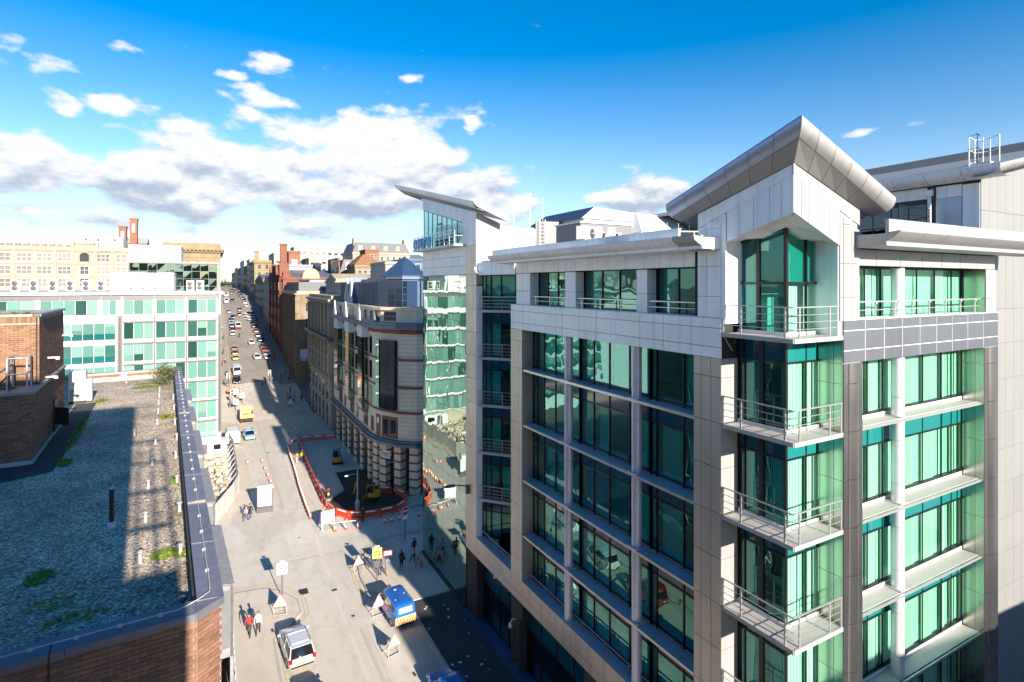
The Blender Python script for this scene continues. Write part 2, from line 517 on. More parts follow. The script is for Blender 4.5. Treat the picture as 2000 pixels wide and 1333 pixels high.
def pavement(name, pts, m, kerb_edges, dz=.12):
    struct(name, slab(pts, dz), M[m])
    for (a, b) in kerb_edges:
        p, q = Vector((*pts[a], 0)), Vector((*pts[b], 0)); L_ = (q - p).length; n = max(1, int(L_ / 1.6)); d = (q - p) / n
        for i in range(n):
            u = p + d * i + d * .004; w = p + d * (i + 1) - d * .004
            struct('kerb', MB().bar((u.x, u.y, (dz + .004) / 2 - .02), (w.x, w.y, (dz + .004) / 2 - .02), .16, dz + .048), M['kerb'])


pavement('pavement', [(-3, 5), (4.0, 5), (4.0, 44.6), (5.0, 45.6), (6.25, 47.4), (6.25, 49.4), (5.2, 51.4), (3.8, 52.6), (-3, 53.6)], 'paving', [(1, 2), (2, 3), (3, 4), (4, 5), (5, 6), (6, 7)])
pavement('pavement', [(14.3, -30), (18.2, -30), (18.2, 44.4), (14.3, 44.4)], 'setts', [(3, 0)])
pavement('pavement', [(14.3, 44.6), (18.2, 44.6), (18.2, 52.0), (60, 52.0), (60, 55.9), (19.8, 55.9), (18, 56.6), (16.3, 56.9), (14.9, 56.2), (13.7, 55.3), (12.7, 54), (12.1, 52.7), (11.8, 50.5), (11.8, 48.2), (12.4, 47.2), (14.3, 46.3)], 'paving',
         [(5, 6), (6, 7), (7, 8), (8, 9), (9, 10), (10, 11), (11, 12), (12, 13), (13, 14), (14, 15)])
struct('pavement', slab([(13.0, 71.3), (14.7, 73.0), (15.1, 80.4), (19.6, 80.4), (19.6, 119), (14.3, 119), (14.3, 101), (13.0, 97)], .10), M['paving'])
struct('soil', MB().prism([(12.2, 66.2), (13.5, 64.3), (15, 63.5), (18.5, 63.5), (20.3, 65), (20.7, 66.4), (19.8, 80.4), (15.3, 80.3), (15.0, 73.0), (13.2, 71.0), (12.3, 69.5)], -.05, .03), M['soil'])
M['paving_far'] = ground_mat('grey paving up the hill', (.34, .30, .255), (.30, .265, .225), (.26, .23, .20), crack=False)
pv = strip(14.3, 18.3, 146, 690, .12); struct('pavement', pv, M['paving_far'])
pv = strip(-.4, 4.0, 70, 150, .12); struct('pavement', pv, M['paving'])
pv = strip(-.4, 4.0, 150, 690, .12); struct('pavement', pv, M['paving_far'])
for x in (4.0, 14.3):
    k = MB()
    for a, b in zip(YS, YS[1:]):
        if a >= 100 and b <= 700 and not (x > 10 and a < 146):
            k.hexa([(x - .08, a, hgt(a) - .1), (x + .08, a, hgt(a) - .1), (x + .08, b, hgt(b) - .1), (x - .08, b, hgt(b) - .1),
                    (x - .08, a, hgt(a) + .125), (x + .08, a, hgt(a) + .125), (x + .08, b, hgt(b) + .125), (x - .08, b, hgt(b) + .125)])
    struct('kerb', k, M['kerb'])
pavement('pavement', [(19.6, 63.6), (60, 63.6), (60, 66.6), (21, 66.6)], 'paving', [(0, 1)])


def line(pts, w, m, z=.022, name='road_marking'):
    mb = MB()
    for p, q in zip(pts, pts[1:]):
        d = Vector((q[0] - p[0], q[1] - p[1], 0)).normalized(); n = Vector((-d.y, d.x, 0)) * (w / 2)
        mb.poly([(p[0] + n.x, p[1] + n.y, z), (p[0] - n.x, p[1] - n.y, z), (q[0] - n.x, q[1] - n.y, z), (q[0] + n.x, q[1] + n.y, z)])
    return struct(name, mb, m)


kl = [(4.0, 20), (4.0, 44.6), (5.0, 45.6), (6.25, 47.4), (6.25, 49.4), (5.2, 51.4), (3.8, 52.6), (-3, 53.6)]
for off in (.35, .62):
    line([(4 + off, 20), (4.0 + off, 44.4), (5.1 + off, 45.2), (6.25 + off, 47.2), (6.25 + off, 49.6), (5.3 + off, 51.8), (3.9 + off, 52.8 + off), (-3, 53.7 + off)], .09, M['yellow_line'])
    line([(14.25 - off, 20), (14.25 - off, 45.6), (12.3 - off, 46.9), (11.75 - off, 48.2), (11.75 - off, 50.5), (12.0 - off, 52.8), (13.5 - off, 55.5), (14.7 - off, 56.5), (16.2, 57.0 + off), (18, 56.8 + off), (24, 56.1 + off)], .09, M['yellow_line'])
for a in range(6): line([(14.8 + a * 1.5, 58.7), (15.5 + a * 1.5, 58.7)], .14, M['white_line'])
line([(13.6, 59.4), (21, 59.4)], .06, M['white_line'])
for q in ((4.4, 120), (4.4, 100), (4.4, 80)): line([(q[0], q[1]), (q[0], q[1] + 16)], .09, M['yellow_line'], .012)
# iron covers and patched trenches in the carriageway
for (x, y, a, b) in ((6.9, 50.6, .75, .95), (8.0, 61.6, .45, .35), (9.3, 49.6, .45, .3), (9.9, 45.0, .25, .25), (7.6, 95, .5, .5)):
    mb = MB().box(x - a / 2, x + a / 2, y - b / 2, y + b / 2, -.02, .009)
    for i in range(4): mb.box(x - a / 2 + .05, x + a / 2 - .05, y - b / 2 + .06 + i * (b - .12) / 4, y - b / 2 + .06 + i * (b - .12) / 4 + (b - .12) / 8, .009, .015)
    struct('manhole_cover', mb, M['iron'])
M['patch'] = ground_mat('trench patch', (.48, .43, .375), (.45, .40, .35), (.42, .375, .325), crack=False)
M['patch2'] = ground_mat('pale trench patch', (.59, .535, .47), (.56, .505, .445), (.53, .48, .42), crack=False)
for pts, mm in (([(9.0, 20), (9.25, 20), (9.35, 49), (9.1, 49)], 'patch2'), ([(10.7, 20), (11.9, 20), (11.6, 44), (10.5, 44.3)], 'patch2'), ([(4.6, 56.6), (11.5, 56.3), (11.5, 56.6), (4.6, 56.95)], 'patch'),
                ([(6.8, 60), (9.6, 60.3), (9.5, 66), (6.7, 65.6)], 'patch2'), ([(9.2, 52), (9.6, 52), (9.9, 92), (9.6, 92)], 'patch2'), ([(7.2, 70), (7.5, 70), (7.6, 118), (7.3, 118)], 'patch'),
                ([(5.2, 118), (13.8, 118), (13.8, 119.4), (5.2, 119.4)], 'patch'), ([(10.0, 22), (10.25, 22), (10.2, 43), (9.98, 43)], 'patch')):
    PZ = globals().get('PZ', .004) + .002
    struct('road_patch', MB().poly([(x, y, PZ) for x, y in pts]), M[mm])
M['litter'] = mat('waste paper', (.75, .74, .70), .8)
lm = MB().poly([(-.07, -.05, 0), (.08, -.06, .03), (.07, .06, .01), (-.06, .05, .04)]).mesh('litter', M['litter'])
rl = random.Random(5)
for i in range(16):
    o = inst('litter', lm, None, (rl.uniform(14.6, 17.6), rl.uniform(33.5, 43.5), .135), rl.uniform(0, 6), sc=[rl.uniform(.6, 1.7)] * 3)
    tag(o, 'small scrap of white paper lying on the dark pavement', 'litter', 'litter on the dark pavement')
# ---------------------------------------------------------------- the green-glass office building
M['edge_sky_tint'] = mat('satin roof edge metal', (.36, .42, .55), .42, .55, var=.06, vscale=.5, obj=.02)  # blue of the reflected sky put into the edge metal
M['soffit'] = mat('soffit sheet', (.30, .295, .29), .5, .2, var=.08, obj=.03)
M['screen'] = mat('silver screen sheet', (.23, .235, .245), .4, .5, var=.2, vscale=.8, streak=.5)
M['pil0'] = mat('wall joint backing', (.06, .06, .06), .7)
XA, YB = 18.18, 12.47
GA, GB = 19.08, 13.40            # glazing planes
LZ = [24.63, 20.93, 17.23, 13.53, 9.83, 6.13]
OB = thing('office_building', 'grey metal and green glass office building with winged corner roof and stacked corner balconies', 'building', (XA, YB, 0))


def fb(mb, pl, c, u0, u1, z0, z1, d0, d1, mi=0):
    """box on a facade: A faces -x (u runs along y), B faces -y (u runs along x); d is measured inwards"""
    if pl == 'A': mb.box(c + d0, c + d1, u0, u1, z0, z1, mi)
    else: mb.box(u0, u1, c + d0, c + d1, z0, z1, mi)
    return mb


def panels(pl, c, us, zs, m, gap=.024, depth=.05, name='cladding_panel', proud=0.0, parent=None):
    for a, b in zip(us, us[1:]):
        for p, q in zip(zs, zs[1:]):
            u0, u1 = min(a, b) + gap / 2, max(a, b) - gap / 2; z0, z1 = min(p, q) + gap / 2, max(p, q) - gap / 2
            j = random.uniform(-.0015, .0015)
            wpart(name, fb(MB(), pl, c, u0, u1, z0, z1, -proud + j, depth), m, parent or OB)


def pane_obj(pl, c, u0, u1, z0, z1, m, parent, tilt=0.0, name='window_pane'):
    t = [random.uniform(-tilt, tilt) for _ in range(4)]
    if pl == 'A': pts = [(c + t[0], u1, z0), (c + t[1], u0, z0), (c + t[2], u0, z1), (c + t[3], u1, z1)]
    else: pts = [(u0, c + t[0], z0), (u1, c + t[1], z0), (u1, c + t[2], z1), (u0, c + t[3], z1)]
    o = part(name, MB().poly(pts), m)
    o.parent = parent
    return o


BLINDS = {}


def blind_mesh(pl, w, h):
    k = (pl, round(w, 2), round(h, 2))
    if k not in BLINDS:
        mb = MB(); n = max(2, int(w / .085)); s = w / n
        for i in range(n):
            u = i * s
            if pl == 'A': mb.poly([(0, u, 0), (.018, u + s * .94, 0), (.018, u + s * .94, h), (0, u, h)])
            else: mb.poly([(u, 0, 0), (u + s * .94, .018, 0), (u + s * .94, .018, h), (u, 0, h)])
        BLINDS[k] = mb.mesh('blind', M['blind'])
    return BLINDS[k]


def glazing(pl, c, us, z0, z1, mg, trans=None, spand=None, thick=None, blinds=.0, cover=(.5, .8), parent=None, head=None, mull=.055):
    """a framed window: mullions at us, optional transom with a spandrel pane above"""
    us = sorted(us); fr = MB()
    for i, u in enumerate(us):
        w = mull if not thick or i not in thick else thick[i]
        fb(fr, pl, c, u - w / 2, u + w / 2, z0 - .16, z1, -.055 if pl == 'A' else -.025, .07 if pl == 'A' else .025)
    for z in [z0, z1] + ([trans] if trans else []):
        fb(fr, pl, c, us[0], us[-1], z - .035, z + .035, -.05, .065)
    f = wpart('window_frame', fr, M['frame'], parent or OB)
    for i, (a, b) in enumerate(zip(us, us[1:])):
        if b - a < .12: continue
        a2, b2 = a + mull / 2, b - mull / 2
        pane_obj(pl, c, a2, b2, z0 + .035, (trans or z1) - .035, mg, f, .002)
        if trans:
            o = part('spandrel_pane', fb(MB(), pl, c, a2, b2, trans + .035, z1 - .035, .0, .03), spand); o.parent = f
        if pl == 'B' and b - a > .2:  # added green sheet behind the glass so blind gaps read mid green
            zt = (trans or z1)
            wpart('gap_backing', MB().poly([(a2 - .05, c + .15, z0 + .04), (b2 + .08, c + .15, z0 + .04), (b2 + .08, c + .15, zt), (a2 - .05, c + .15, zt)]), M['gap_sheet'], parent or OB)
        if blinds and random.random() < blinds and b - a > .5:
            w = (b2 - a2) * random.uniform(*cover); h = (trans or z1) - z0 - .12
            me = blind_mesh(pl, round(w, 1), round(h, 1))
            u = a2 + (random.choice((-.01, .02)) if pl == 'B' else (b2 - a2 - w) * random.random())
            inst('blind', me, parent or OB, (c + .16, u, z0 + .05) if pl == 'A' else (u, c + .055, z0 + .05))
            if pl == 'B':                         # a last slat hanging beside the bunched blind
                u2 = u + w + random.uniform(.05, .09)
                if u2 + .1 < b2: inst('blind', blind_mesh(pl, .1, round(h, 1)), parent or OB, (u2, c + .06, z0 + .05))
    return f


# --- core: floors, backs of rooms, roof deck
core = MB()
for z in LZ[:-1]:
    core.prism([(GA + .12, 15.9), (20.3, 14.0), (21.6, 14.0), (21.6, GB + .12), (33.6, GB + .12), (33.6, 40), (GA + .12, 33.0)], z - .32, z - .02)
wpart('floor_slab', core, M['interior'], OB)
back = MB().box(23.4, 23.6, 16.5, 52, 5, 28).box(22.5, 32.55, 14.75, 14.9, 5, 28).box(19.1, 23.4, 33.1, 33.3, 5, 28)
wpart('inner_wall', back, M['interior'], OB)
wpart('roof_deck', MB().prism([(18.5, 33.9), (18.5, 16.9), (22.2, 16.9), (22.2, 12.9), (34.2, 12.9), (34.2, 40), (30, 52), (19, 52)], 28.2, 28.42), M['roof_felt'], OB)
# --- band above the main opening, facade A and B
YA_J = [15.67, 17.25, 18.92, 20.55, 22.35, 23.95, 25.6, 27.25, 28.9, 30.4, 32.0, 33.69]
bk = MB(); fb(bk, 'A', XA, 15.70, 33.66, 23.58, 25.19, .045, .35)
wpart('band_backing', bk, M['dark_gap'], OB)
panels('A', XA, YA_J, [23.56, 24.02, 24.80, 25.21], M['alu'])
wpart('parapet_coping', fb(MB(), 'A', XA, 15.67, 33.69, 25.212, 25.235, -.012, .9), M['alu'], OB)
XB_J = [21.17, 22.62, 23.97, 25.32, 26.72, 28.12, 29.5, 30.95, 32.5, 34.02]
wpart('band_backing', fb(MB(), 'B', YB, 21.2, 34.0, 23.58, 25.19, .008, .35), M['light_gap'], OB)
panels('B', YB, XB_J, [23.56, 24.05, 24.82, 25.21], M['steel_band'], gap=.034, depth=.02)
wpart('parapet_coping', fb(MB(), 'B', YB, 21.17, 34.02, 25.212, 25.235, -.012, .9), M['alu'], OB)
wpart('terrace_slab', MB().box(XA + .35, GA + .3, 15.9, 33.5, 24.5, 24.64).box(21.4, 34, YB + .35, GB + .3, 24.5, 24.64), M['ledge_top'], OB)
# --- piers of facade A
HZ = [5.0 + i * 1.85 for i in range(11)]
HZ = [6.72, 7.98, 9.83, 11.68, 13.53, 15.38, 17.23, 19.08, 20.93, 22.78, 23.56]
wpart('pier_core', MB().box(XA + .05, 19.6, 15.72, 17.1, 0, 28), M['dark_gap'], OB); wpart('pier_core', MB().box(XA + .05, 20.2, 32.14, 33.66, 4, 25), M['dark_gap'], OB)
panels('A', XA, [15.67, 16.2, 16.72, 17.13], HZ, M['steelA'])
panels('A', XA, [32.12, 32.62, 33.69], HZ, M['steelA'])
for zz in zip(HZ, HZ[1:]):           # side faces of the piers inside the opening
    wpart('cladding_panel', MB().box(XA + .06, GA - .06, 17.10, 17.13, zz[0] + .008, zz[1] - .008), M['steelA'], OB)
    wpart('cladding_panel', MB().box(XA + .05, GA - .06, 32.12, 32.15, zz[0] + .008, zz[1] - .008), M['steelA'], OB)
    wpart('cladding_panel', MB().box(XA + .02, 20.6, 33.66, 33.69, zz[0] + .008, zz[1] - .008), M['steelA'], OB)
    wpart('cladding_panel', MB().box(XA + .012, 19.2, 15.67, 15.70, zz[0] + .008, zz[1] - .008), M['alu_lit'], OB)
# --- ledges, columns and glazing of facade A
casing = MB().tube([(0, 0, 0), (0, 0, 1.835)], .255, 20).mesh('column_casing', M['column'])
ring = MB().tube([(0, 0, -.015), (0, 0, .015)], .235, 16).mesh('column_joint', M['dark_gap'])
COLA = [(18.56, 27.16), (18.56, 21.19)]
for (cx, cy) in COLA:
    for i in range(10):
        inst('column_casing', casing, OB, (cx, cy, 5.1 + .022 + i * 1.85)); inst('column_joint', ring, OB, (cx, cy, 5.1 + i * 1.85 + .012))
for z in LZ[1:5]:
    wpart('ledge', MB().box(XA + .14, GA - .06, 17.14, 32.11, z - .05, z), M['ledge'], OB)
    wpart('ledge_nosing', MB().box(XA + .06, XA + .12, 17.14, 32.11, z - .13, z - .005).box(XA + .12, XA + .16, 17.14, 32.11, z - .16, z - .055), M['rail'], OB)
    for u in [17.6 + i * 1.62 for i in range(9)]:
        wpart('ledge_bracket', MB().box(XA + .14, GA, u - .03, u + .03, z - .2, z - .055), M['frame'], OB)
    for (cx, cy) in COLA:
        wpart('column_foot', MB().box(cx - .33, cx + .33, cy - .33, cy + .33, z, z + .05).box(cx - .3, cx - .25, cy - .42, cy - .3, z + .03, z + .1), M['ledge'], OB)
# mullion positions on the glazing plane (three bays split by the columns)
BAYS = [[17.14, 17.45, 19.05, 20.55, 21.02], [21.9, 22.25, 23.35, 24.75, 26.15, 27.35], [28.05, 28.42, 29.9, 31.25, 31.75, 32.11]]
ROWS = list(zip(LZ[1:5] + [6.72], [23.62] + [z - .22 for z in LZ[1:5]]))
for r, (z0, z1) in enumerate(ROWS):
    for us in ([17.14, 18.55, 20.3, 20.72], [20.72, 22.3, 23.95, 25.35, 26.66], [26.66, 27.95, 29.35, 30.7, 31.55, 32.11]):
        tr = None if r == 0 else z1 - .88
        glazing('A', GA, us, z0 + .12, z1, M['glassA'], tr, M['spandrel_shade'], blinds=.78, cover=(.55, .98))
for (z0, z1) in [(24.66, 27.36)]:
    for us in ([16.95, 17.55, 18.95, 20.35], [21.2, 21.6, 23.2, 24.7, 26.4], [27.5, 27.9, 29.2, 30.4, 31.5]):
        glazing('A', GA + .1, us, z0 + .1, z1, M['glassA'], blinds=.3, cover=(.3, .6))
# --- top storey of facade A: piers, fascia, railing, curved eaves
for q_ in ((XA + .40, 19.4, 20.42, 21.12, 24.6, 27.39), (XA + .40, 19.4, 26.42, 27.45, 24.6, 27.39), (XA + .40, 20.2, 31.6, 33.4, 24.6, 27.39)): wpart('pier_core', MB().box(*q_), M['dark_gap'], OB)
wpart('fascia_core', MB().box(XA + .3, 20.4, 16.9, 33.4, 27.4, 28.2), M['dark_gap'], OB)
for (a, b) in ((20.40, 21.14), (26.4, 27.47)):
    for z in ((25.24, 26.15), (26.15, 27.33)):
        wpart('cladding_panel', MB().box(XA + .34, XA + .40, a, b, z[0] + .008, z[1] - .008).box(XA + .40, 19.1, a - .001, a + .02, z[0] + .008, z[1] - .008), M['alu'], OB)
panels('A', XA + .30, [31.55, 32.5, 33.45], [25.24, 26.15, 27.35], M['alu'])
wpart('cladding_panel', MB().box(XA + .36, 19.2, 31.55, 31.575, 25.24, 27.34), M['alu'], OB)
panels('A', XA + .22, [16.92, 18.72, 20.42, 21.85, 23.4, 25.05, 26.75, 28.4, 30.0, 31.7, 33.45], [27.36, 28.06], M['alu'])
rl_ = MB()
for u in [17.3 + i * 1.72 for i in range(9)] + [31.9]:
    rl_.box(XA + .42, XA + .47, u - .03, u + .03, 25.23, 25.78)
for z, w in ((25.80, .05), (25.52, .028)):
    rl_.bar((XA + .445, 17.1, z), (XA + .445, 32.0, z), w, w)
wpart('terrace_railing', rl_, M['rail'], OB)


def scoop(pl, c, u0, u1, mats, seg, up0=28.0, name='eave_panel', strip_top=29.0, over=1.62):
    """curved metal eaves: lip outside, rounded underside, upstand strip behind"""
    prof = [(-.05, up0 + .02), (.35, up0 + .0), (.8, up0 + .08), (1.15, up0 + .22), (1.42, up0 + .38), (over - .05, up0 + .52), (over, up0 + .57), (over - .10, up0 + .575), (1.1, up0 + .53)]
    us = [u0 + (u1 - u0) * i / seg for i in range(seg + 1)]
    for a, b in zip(us, us[1:]):
        g = .008; mb = MB()
        P = lambda u, z, w: (c - u, w, z) if pl == 'A' else (w, c - u, z)
        mb.loft([[P(u, z, a + g) for u, z in prof], [P(u, z, b - g) for u, z in prof]])
        wpart(name, mb, mats, OB)
        mb = MB(); fb(mb, pl, c, a + g, b - g, up0 + .5, strip_top, -(over - .42), -(over - .46))
        wpart('eave_upstand', mb, mats, OB)
    mb = MB(); fb(mb, pl, c, u0, u1, up0 + .05, up0 + .5, -(over - .5), .1); fb(mb, pl, c, u0 + .02, u1 - .02, up0 + .5, strip_top - .01, -(over - .465), -(over - .55))
    wpart('eave_core', mb, M['alu'] if pl == 'A' else M['alu_lit'], OB)
    wpart('eave_top', fb(MB(), pl, c, u0, u1, strip_top, strip_top + .03, -(over - .42), -(over - .6)), mats, OB)


scoop('A', XA, 16.95, 34.4, M['alu'], 11, over=1.5, strip_top=28.92)
scoop('A', XA, 15.75, 16.93, M['alu_lit'], 1, over=1.5, strip_top=28.55)
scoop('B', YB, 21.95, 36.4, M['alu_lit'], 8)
# --- facade B: piers, ledges, column, glazing
for q_ in ((21.2, 22.38), (32.62, 34.0)): wpart('pier_core', MB().box(q_[0], q_[1], YB + .06, GB + .4, 0, 25), M['light_gap'], OB)
for (a, b) in ((21.17, 22.43), (32.60, 34.02)):
    w = b - a
    for z0, z1 in zip(HZ, HZ[1:]):
        g = .02; y0 = YB
        panels('B', YB, [a, a + w * .23], [z0, z1], M['steel'], gap=g)
        panels('B', YB, [a + w * .82, b], [z0, z1], M['steel'], gap=g)
        mb = MB(); n = 6; ring0, ring1 = [], []
        for i in range(n + 1):
            t = i / n; x = a + w * (.235 + .58 * t); y = YB - .10 * math.sin(math.pi * t) ** .8 if 0 < t < 1 else YB
            ring0.append((x, y, z0 + g / 2)); ring1.append((x, y, z1 - g / 2))
        ring0 += [(a + w * .815, YB + .05, z0 + g / 2), (a + w * .235, YB + .05, z0 + g / 2)]; ring1 += [(a + w * .815, YB + .05, z1 - g / 2), (a + w * .235, YB + .05, z1 - g / 2)]
        wpart('cladding_panel', mb.loft([ring0, ring1]), M['steel'], OB)
for z0, z1 in zip(HZ, HZ[1:]):
    for (a, b) in ((YB + .02, YB + .36), (YB + .38, GB)):
        wpart('reveal_panel', MB().box(32.575, 32.60, a, b, z0 + .008, z1 - .008), M['reveal_steel'], OB)
    wpart('reveal_panel', MB().box(22.43, 22.45, YB + .02, GB, z0 + .008, z1 - .008), M['reveal_steel'], OB)
for z in LZ[1:5]:
    wpart('ledge', MB().box(22.46, 32.56, YB + .22, GB - .06, z - .06, z), M['ledge_top'], OB)
    wpart('ledge_nosing', MB().box(22.46, 32.56, YB + .10, YB + .15, z - .12, z - .01), M['rail'], OB)
    wpart('ledge_upstand', MB().box(22.46, 32.56, GB - .05, GB + .05, z, z + .16), M['white'], OB)
    for u in [22.7 + i * 1.4 for i in range(8)]:
        wpart('ledge_bracket', MB().box(u - .04, u + .04, YB + .15, YB + .24, z - .1, z - .05), M['rail'], OB)
    wpart('column_foot', MB().box(25.62, 26.28, YB + .2, YB + .86, z, z + .04), M['ledge_top'], OB)
for i in range(13):
    if 5.1 + i * 1.85 < 27.2:
        inst('column_casing', casing, OB, (25.96, 12.98, 5.1 + .022 + i * 1.85)); inst('column_joint', ring, OB, (25.96, 12.98, 5.1 + i * 1.85 + .012))
for r, (z0, z1) in enumerate(ROWS):
    tr = None if r == 0 else z1 - .95
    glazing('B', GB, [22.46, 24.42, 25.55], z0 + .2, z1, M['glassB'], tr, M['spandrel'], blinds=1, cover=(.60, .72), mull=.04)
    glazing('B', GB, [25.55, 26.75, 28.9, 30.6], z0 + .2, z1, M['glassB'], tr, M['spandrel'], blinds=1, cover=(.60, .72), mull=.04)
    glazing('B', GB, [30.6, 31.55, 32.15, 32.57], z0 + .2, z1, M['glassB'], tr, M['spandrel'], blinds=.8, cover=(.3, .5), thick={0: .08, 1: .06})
glazing('B', GB + .1, [22.2, 23.0, 24.4, 25.6], 24.7, 27.3, M['glassB'], blinds=.7, cover=(.4, .7))
glazing('B', GB + .1, [25.6, 26.9, 28.6, 30.2, 31.8, 33.0], 24.7, 27.3, M['glassB'], blinds=.3, cover=(.3, .6))
for q_ in ((24.7, 25.9), (25.92, 27.33)): wpart('reveal_panel', MB().box(33.0, 33.05, YB + .15, GB + .12, *q_), M['reveal_steel'], OB); wpart('cladding_panel', MB().box(33.06, 34.1, YB + .12, YB + .2, *q_), M['alu_lit'], OB)
panels('B', YB + .12, [22.2, 23.6, 25.4, 27.15, 28.8, 30.5, 32.2, 34.0], [27.34, 28.0], M['alu_lit'])
wpart('fascia_core', MB().box(22.2, 34.1, YB + .2, GB + .2, 27.36, 28.1), M['dark_gap'], OB)
rl_ = MB()
for u in [22.5 + i * 1.42 for i in range(8)]:
    rl_.box(u - .03, u + .03, YB + .30, YB + .35, 25.23, 25.86)
    rl_.ball((u, YB + .3, 25.83), .06, 6, 4)
for z, w in ((25.90, .055), (25.56, .03)):
    rl_.bar((22.35, YB + .32, z), (33.9, YB + .32, z), w, w)
wpart('terrace_railing', rl_, M['rail'], OB)
# --- corner bay with stacked balconies
CX, CY = 19.2, 13.5
for r, z in enumerate(LZ[:5] + [5.1]):
    top = (28.2 if r == 0 else LZ[r - 1] - .18)
    z0 = z + .06
    if r == 0: continue
    tr = top - .86
    glazing('A', CX, [CY, 14.55, 15.35, 15.72], z0, top, M['glassA'], tr, M['spandrel_shade'], thick={1: .2, 2: .07, 3: .2}, blinds=.8, cover=(.5, .9))
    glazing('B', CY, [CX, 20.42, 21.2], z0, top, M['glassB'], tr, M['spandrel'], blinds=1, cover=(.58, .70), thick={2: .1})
# sloping top windows under the wing roof
f = wpart('window_frame', MB().bar((CX, 15.72, 26.65), (CX, CY, 26.65), .1, .09).bar((CX, CY, 26.65), (21.4, CY, 26.65), .1, .09)
          .bar((CX, 15.72, 28.3), (CX, CY, 28.78), .12, .14).bar((CX, CY, 28.78), (21.4, CY, 28.36), .12, .14)
          .box(CX - .05, CX + .07, 15.55, 15.75, 24.7, 28.4).box(CX - .05, CX + .07, 14.62, 14.78, 24.7, 28.6).box(CX - .06, CX + .06, CY - .06, CY + .06, 24.7, 28.8)
          .box(20.39, 20.45, CY - .05, CY + .06, 24.7, 28.6).box(21.34, 21.43, CY - .05, CY + .06, 24.7, 28.4), M['frame'], OB)
for (a, b) in ((CY + .06, 14.62), (14.78, 15.55)):
    zs = lambda y: 28.75 - (y - CY) * .215
    for (p0, p1, q0, q1) in ((24.72, 24.72, 26.6, 26.6), (26.7, 26.7, zs(a), zs(b))):
        o = part('window_pane', MB().poly([(CX, b, p1), (CX, a, p0), (CX, a, q0), (CX, b, q1)]), M['glassA']); o.parent = f
for (a, b) in ((CX + .06, 20.39), (20.45, 21.34)):
    zs = lambda x: 28.75 - (x - CX) * .19
    for (p0, q0, q1) in ((24.72, 26.6, 26.6), (26.7, zs(a), zs(b))):
        o = part('window_pane', MB().poly([(a, CY, p0), (b, CY, p0), (b, CY, q1), (a, CY, q0)]), M['glassB']); o.parent = f
inst('blind', blind_mesh('B', .8, 1.8), OB, (CX + .12, CY + .15, 24.75)); inst('blind', blind_mesh('B', .5, 1.8), OB, (20.5, CY + .15, 24.75))
wpart('teal_backing', MB().poly([(CX + .1, CY + .1, 26.7), (21.4, CY + .1, 26.7), (21.4, CY + .1, 28.3), (CX + .1, CY + .1, 28.75)]), M['spandrel'], OB)  # added panel behind the top panes so the dark room reads teal
wpart('teal_backing', MB().poly([(CX + .1, CY + .1, 26.7), (CX + .1, 15.7, 26.7), (CX + .1, 15.7, 28.2), (CX + .1, CY + .1, 28.75)]), M['spandrel_shade'], OB)
inst('blind', blind_mesh('A', .5, 1.8), OB, (CX + .16, 14.9, 24.75))
wpart('inner_wall', MB().box(21.3, 21.4, 13.6, 17, 5, 28.2).box(19.3, 21.3, 14.9, 15.0, 5, 28.2), M['interior'], OB)
for z0, z1 in zip(HZ + [24.6, 26.4], HZ[1:] + [24.6, 26.4, 28.4]):
    if z1 <= z0: continue
    wpart('reveal_panel', MB().box(21.14, 21.17, YB + .02, YB + .36, z0 + .008, z1 - .008), M['reveal_steel'], OB)
    wpart('reveal_panel', MB().box(21.14, 21.17, YB + .38, CY - .02, z0 + .008, z1 - .008), M['reveal_steel'], OB)
    wpart('reveal_panel', MB().box(21.17, 21.43, CY - .06, CY - .03, z0 + .008, z1 - .008), M['reveal_steel'], OB)
for z in LZ[:5]:
    b = wpart('balcony', MB().prism([(18.22, 12.52), (21.12, 12.52), (21.12, CY - .07), (CX - .08, CY - .07), (CX - .08, 15.64), (18.22, 15.64)], z - .09, z + .0).bar((18.2, 15.62, z - .07), (18.2, 12.49, z - .07), .07, .16).bar((18.2, 12.49, z - .07), (21.12, 12.49, z - .07), .07, .16), M['ledge_top'], OB)
    o = part('balcony_upstand', MB().box(CX - .12, CX - .06, CY - .06, 15.6, z, z + .14).box(CX - .12, 21.1, CY - .12, CY - .06, z, z + .14), M['white']); o.parent = b
    rb = MB()
    for (x, y) in ((18.22, 15.60), (18.22, 14.75), (18.22, 12.85)): rb.box(x - .02, x + .02, y - .035, y + .035, z - .12, z + 1.12)
    for (x, y) in ((18.55, 12.51), (20.35, 12.51), (21.08, 12.51)): rb.box(x - .035, x + .035, y - .02, y + .02, z - .12, z + 1.12)
    for q, w in ((1.14, .055), (.86, .026), (.60, .026), (.34, .026)):
        rb.bar((18.22, 15.62, z + q), (18.22, 12.51, z + q), w, w * .8); rb.bar((18.22, 12.51, z + q), (21.12, 12.51, z + q), w, w * .8)
    rb.bar((18.22, 15.6, z - .1), (18.75, 15.6, z - .75), .05, .05).bar((18.22, 15.6, z - .1), (18.95, 15.6, z - .1), .05, .05)
    o = part('balcony_railing', rb, M['rail']); o.parent = b
# --- hung corner panels under the wing roof
roof_z = lambda x, y: 32.27 - .405 * (x - 17.3) - .35 * (y - 11.6)


def quadpanel(p, m, name='cladding_panel', nrm=(0, 0, 0)):
    n = Vector(nrm); a = [Vector(q) for q in p]
    return wpart(name, MB().loft([[q + n for q in a], a], smooth=False), m, OB)


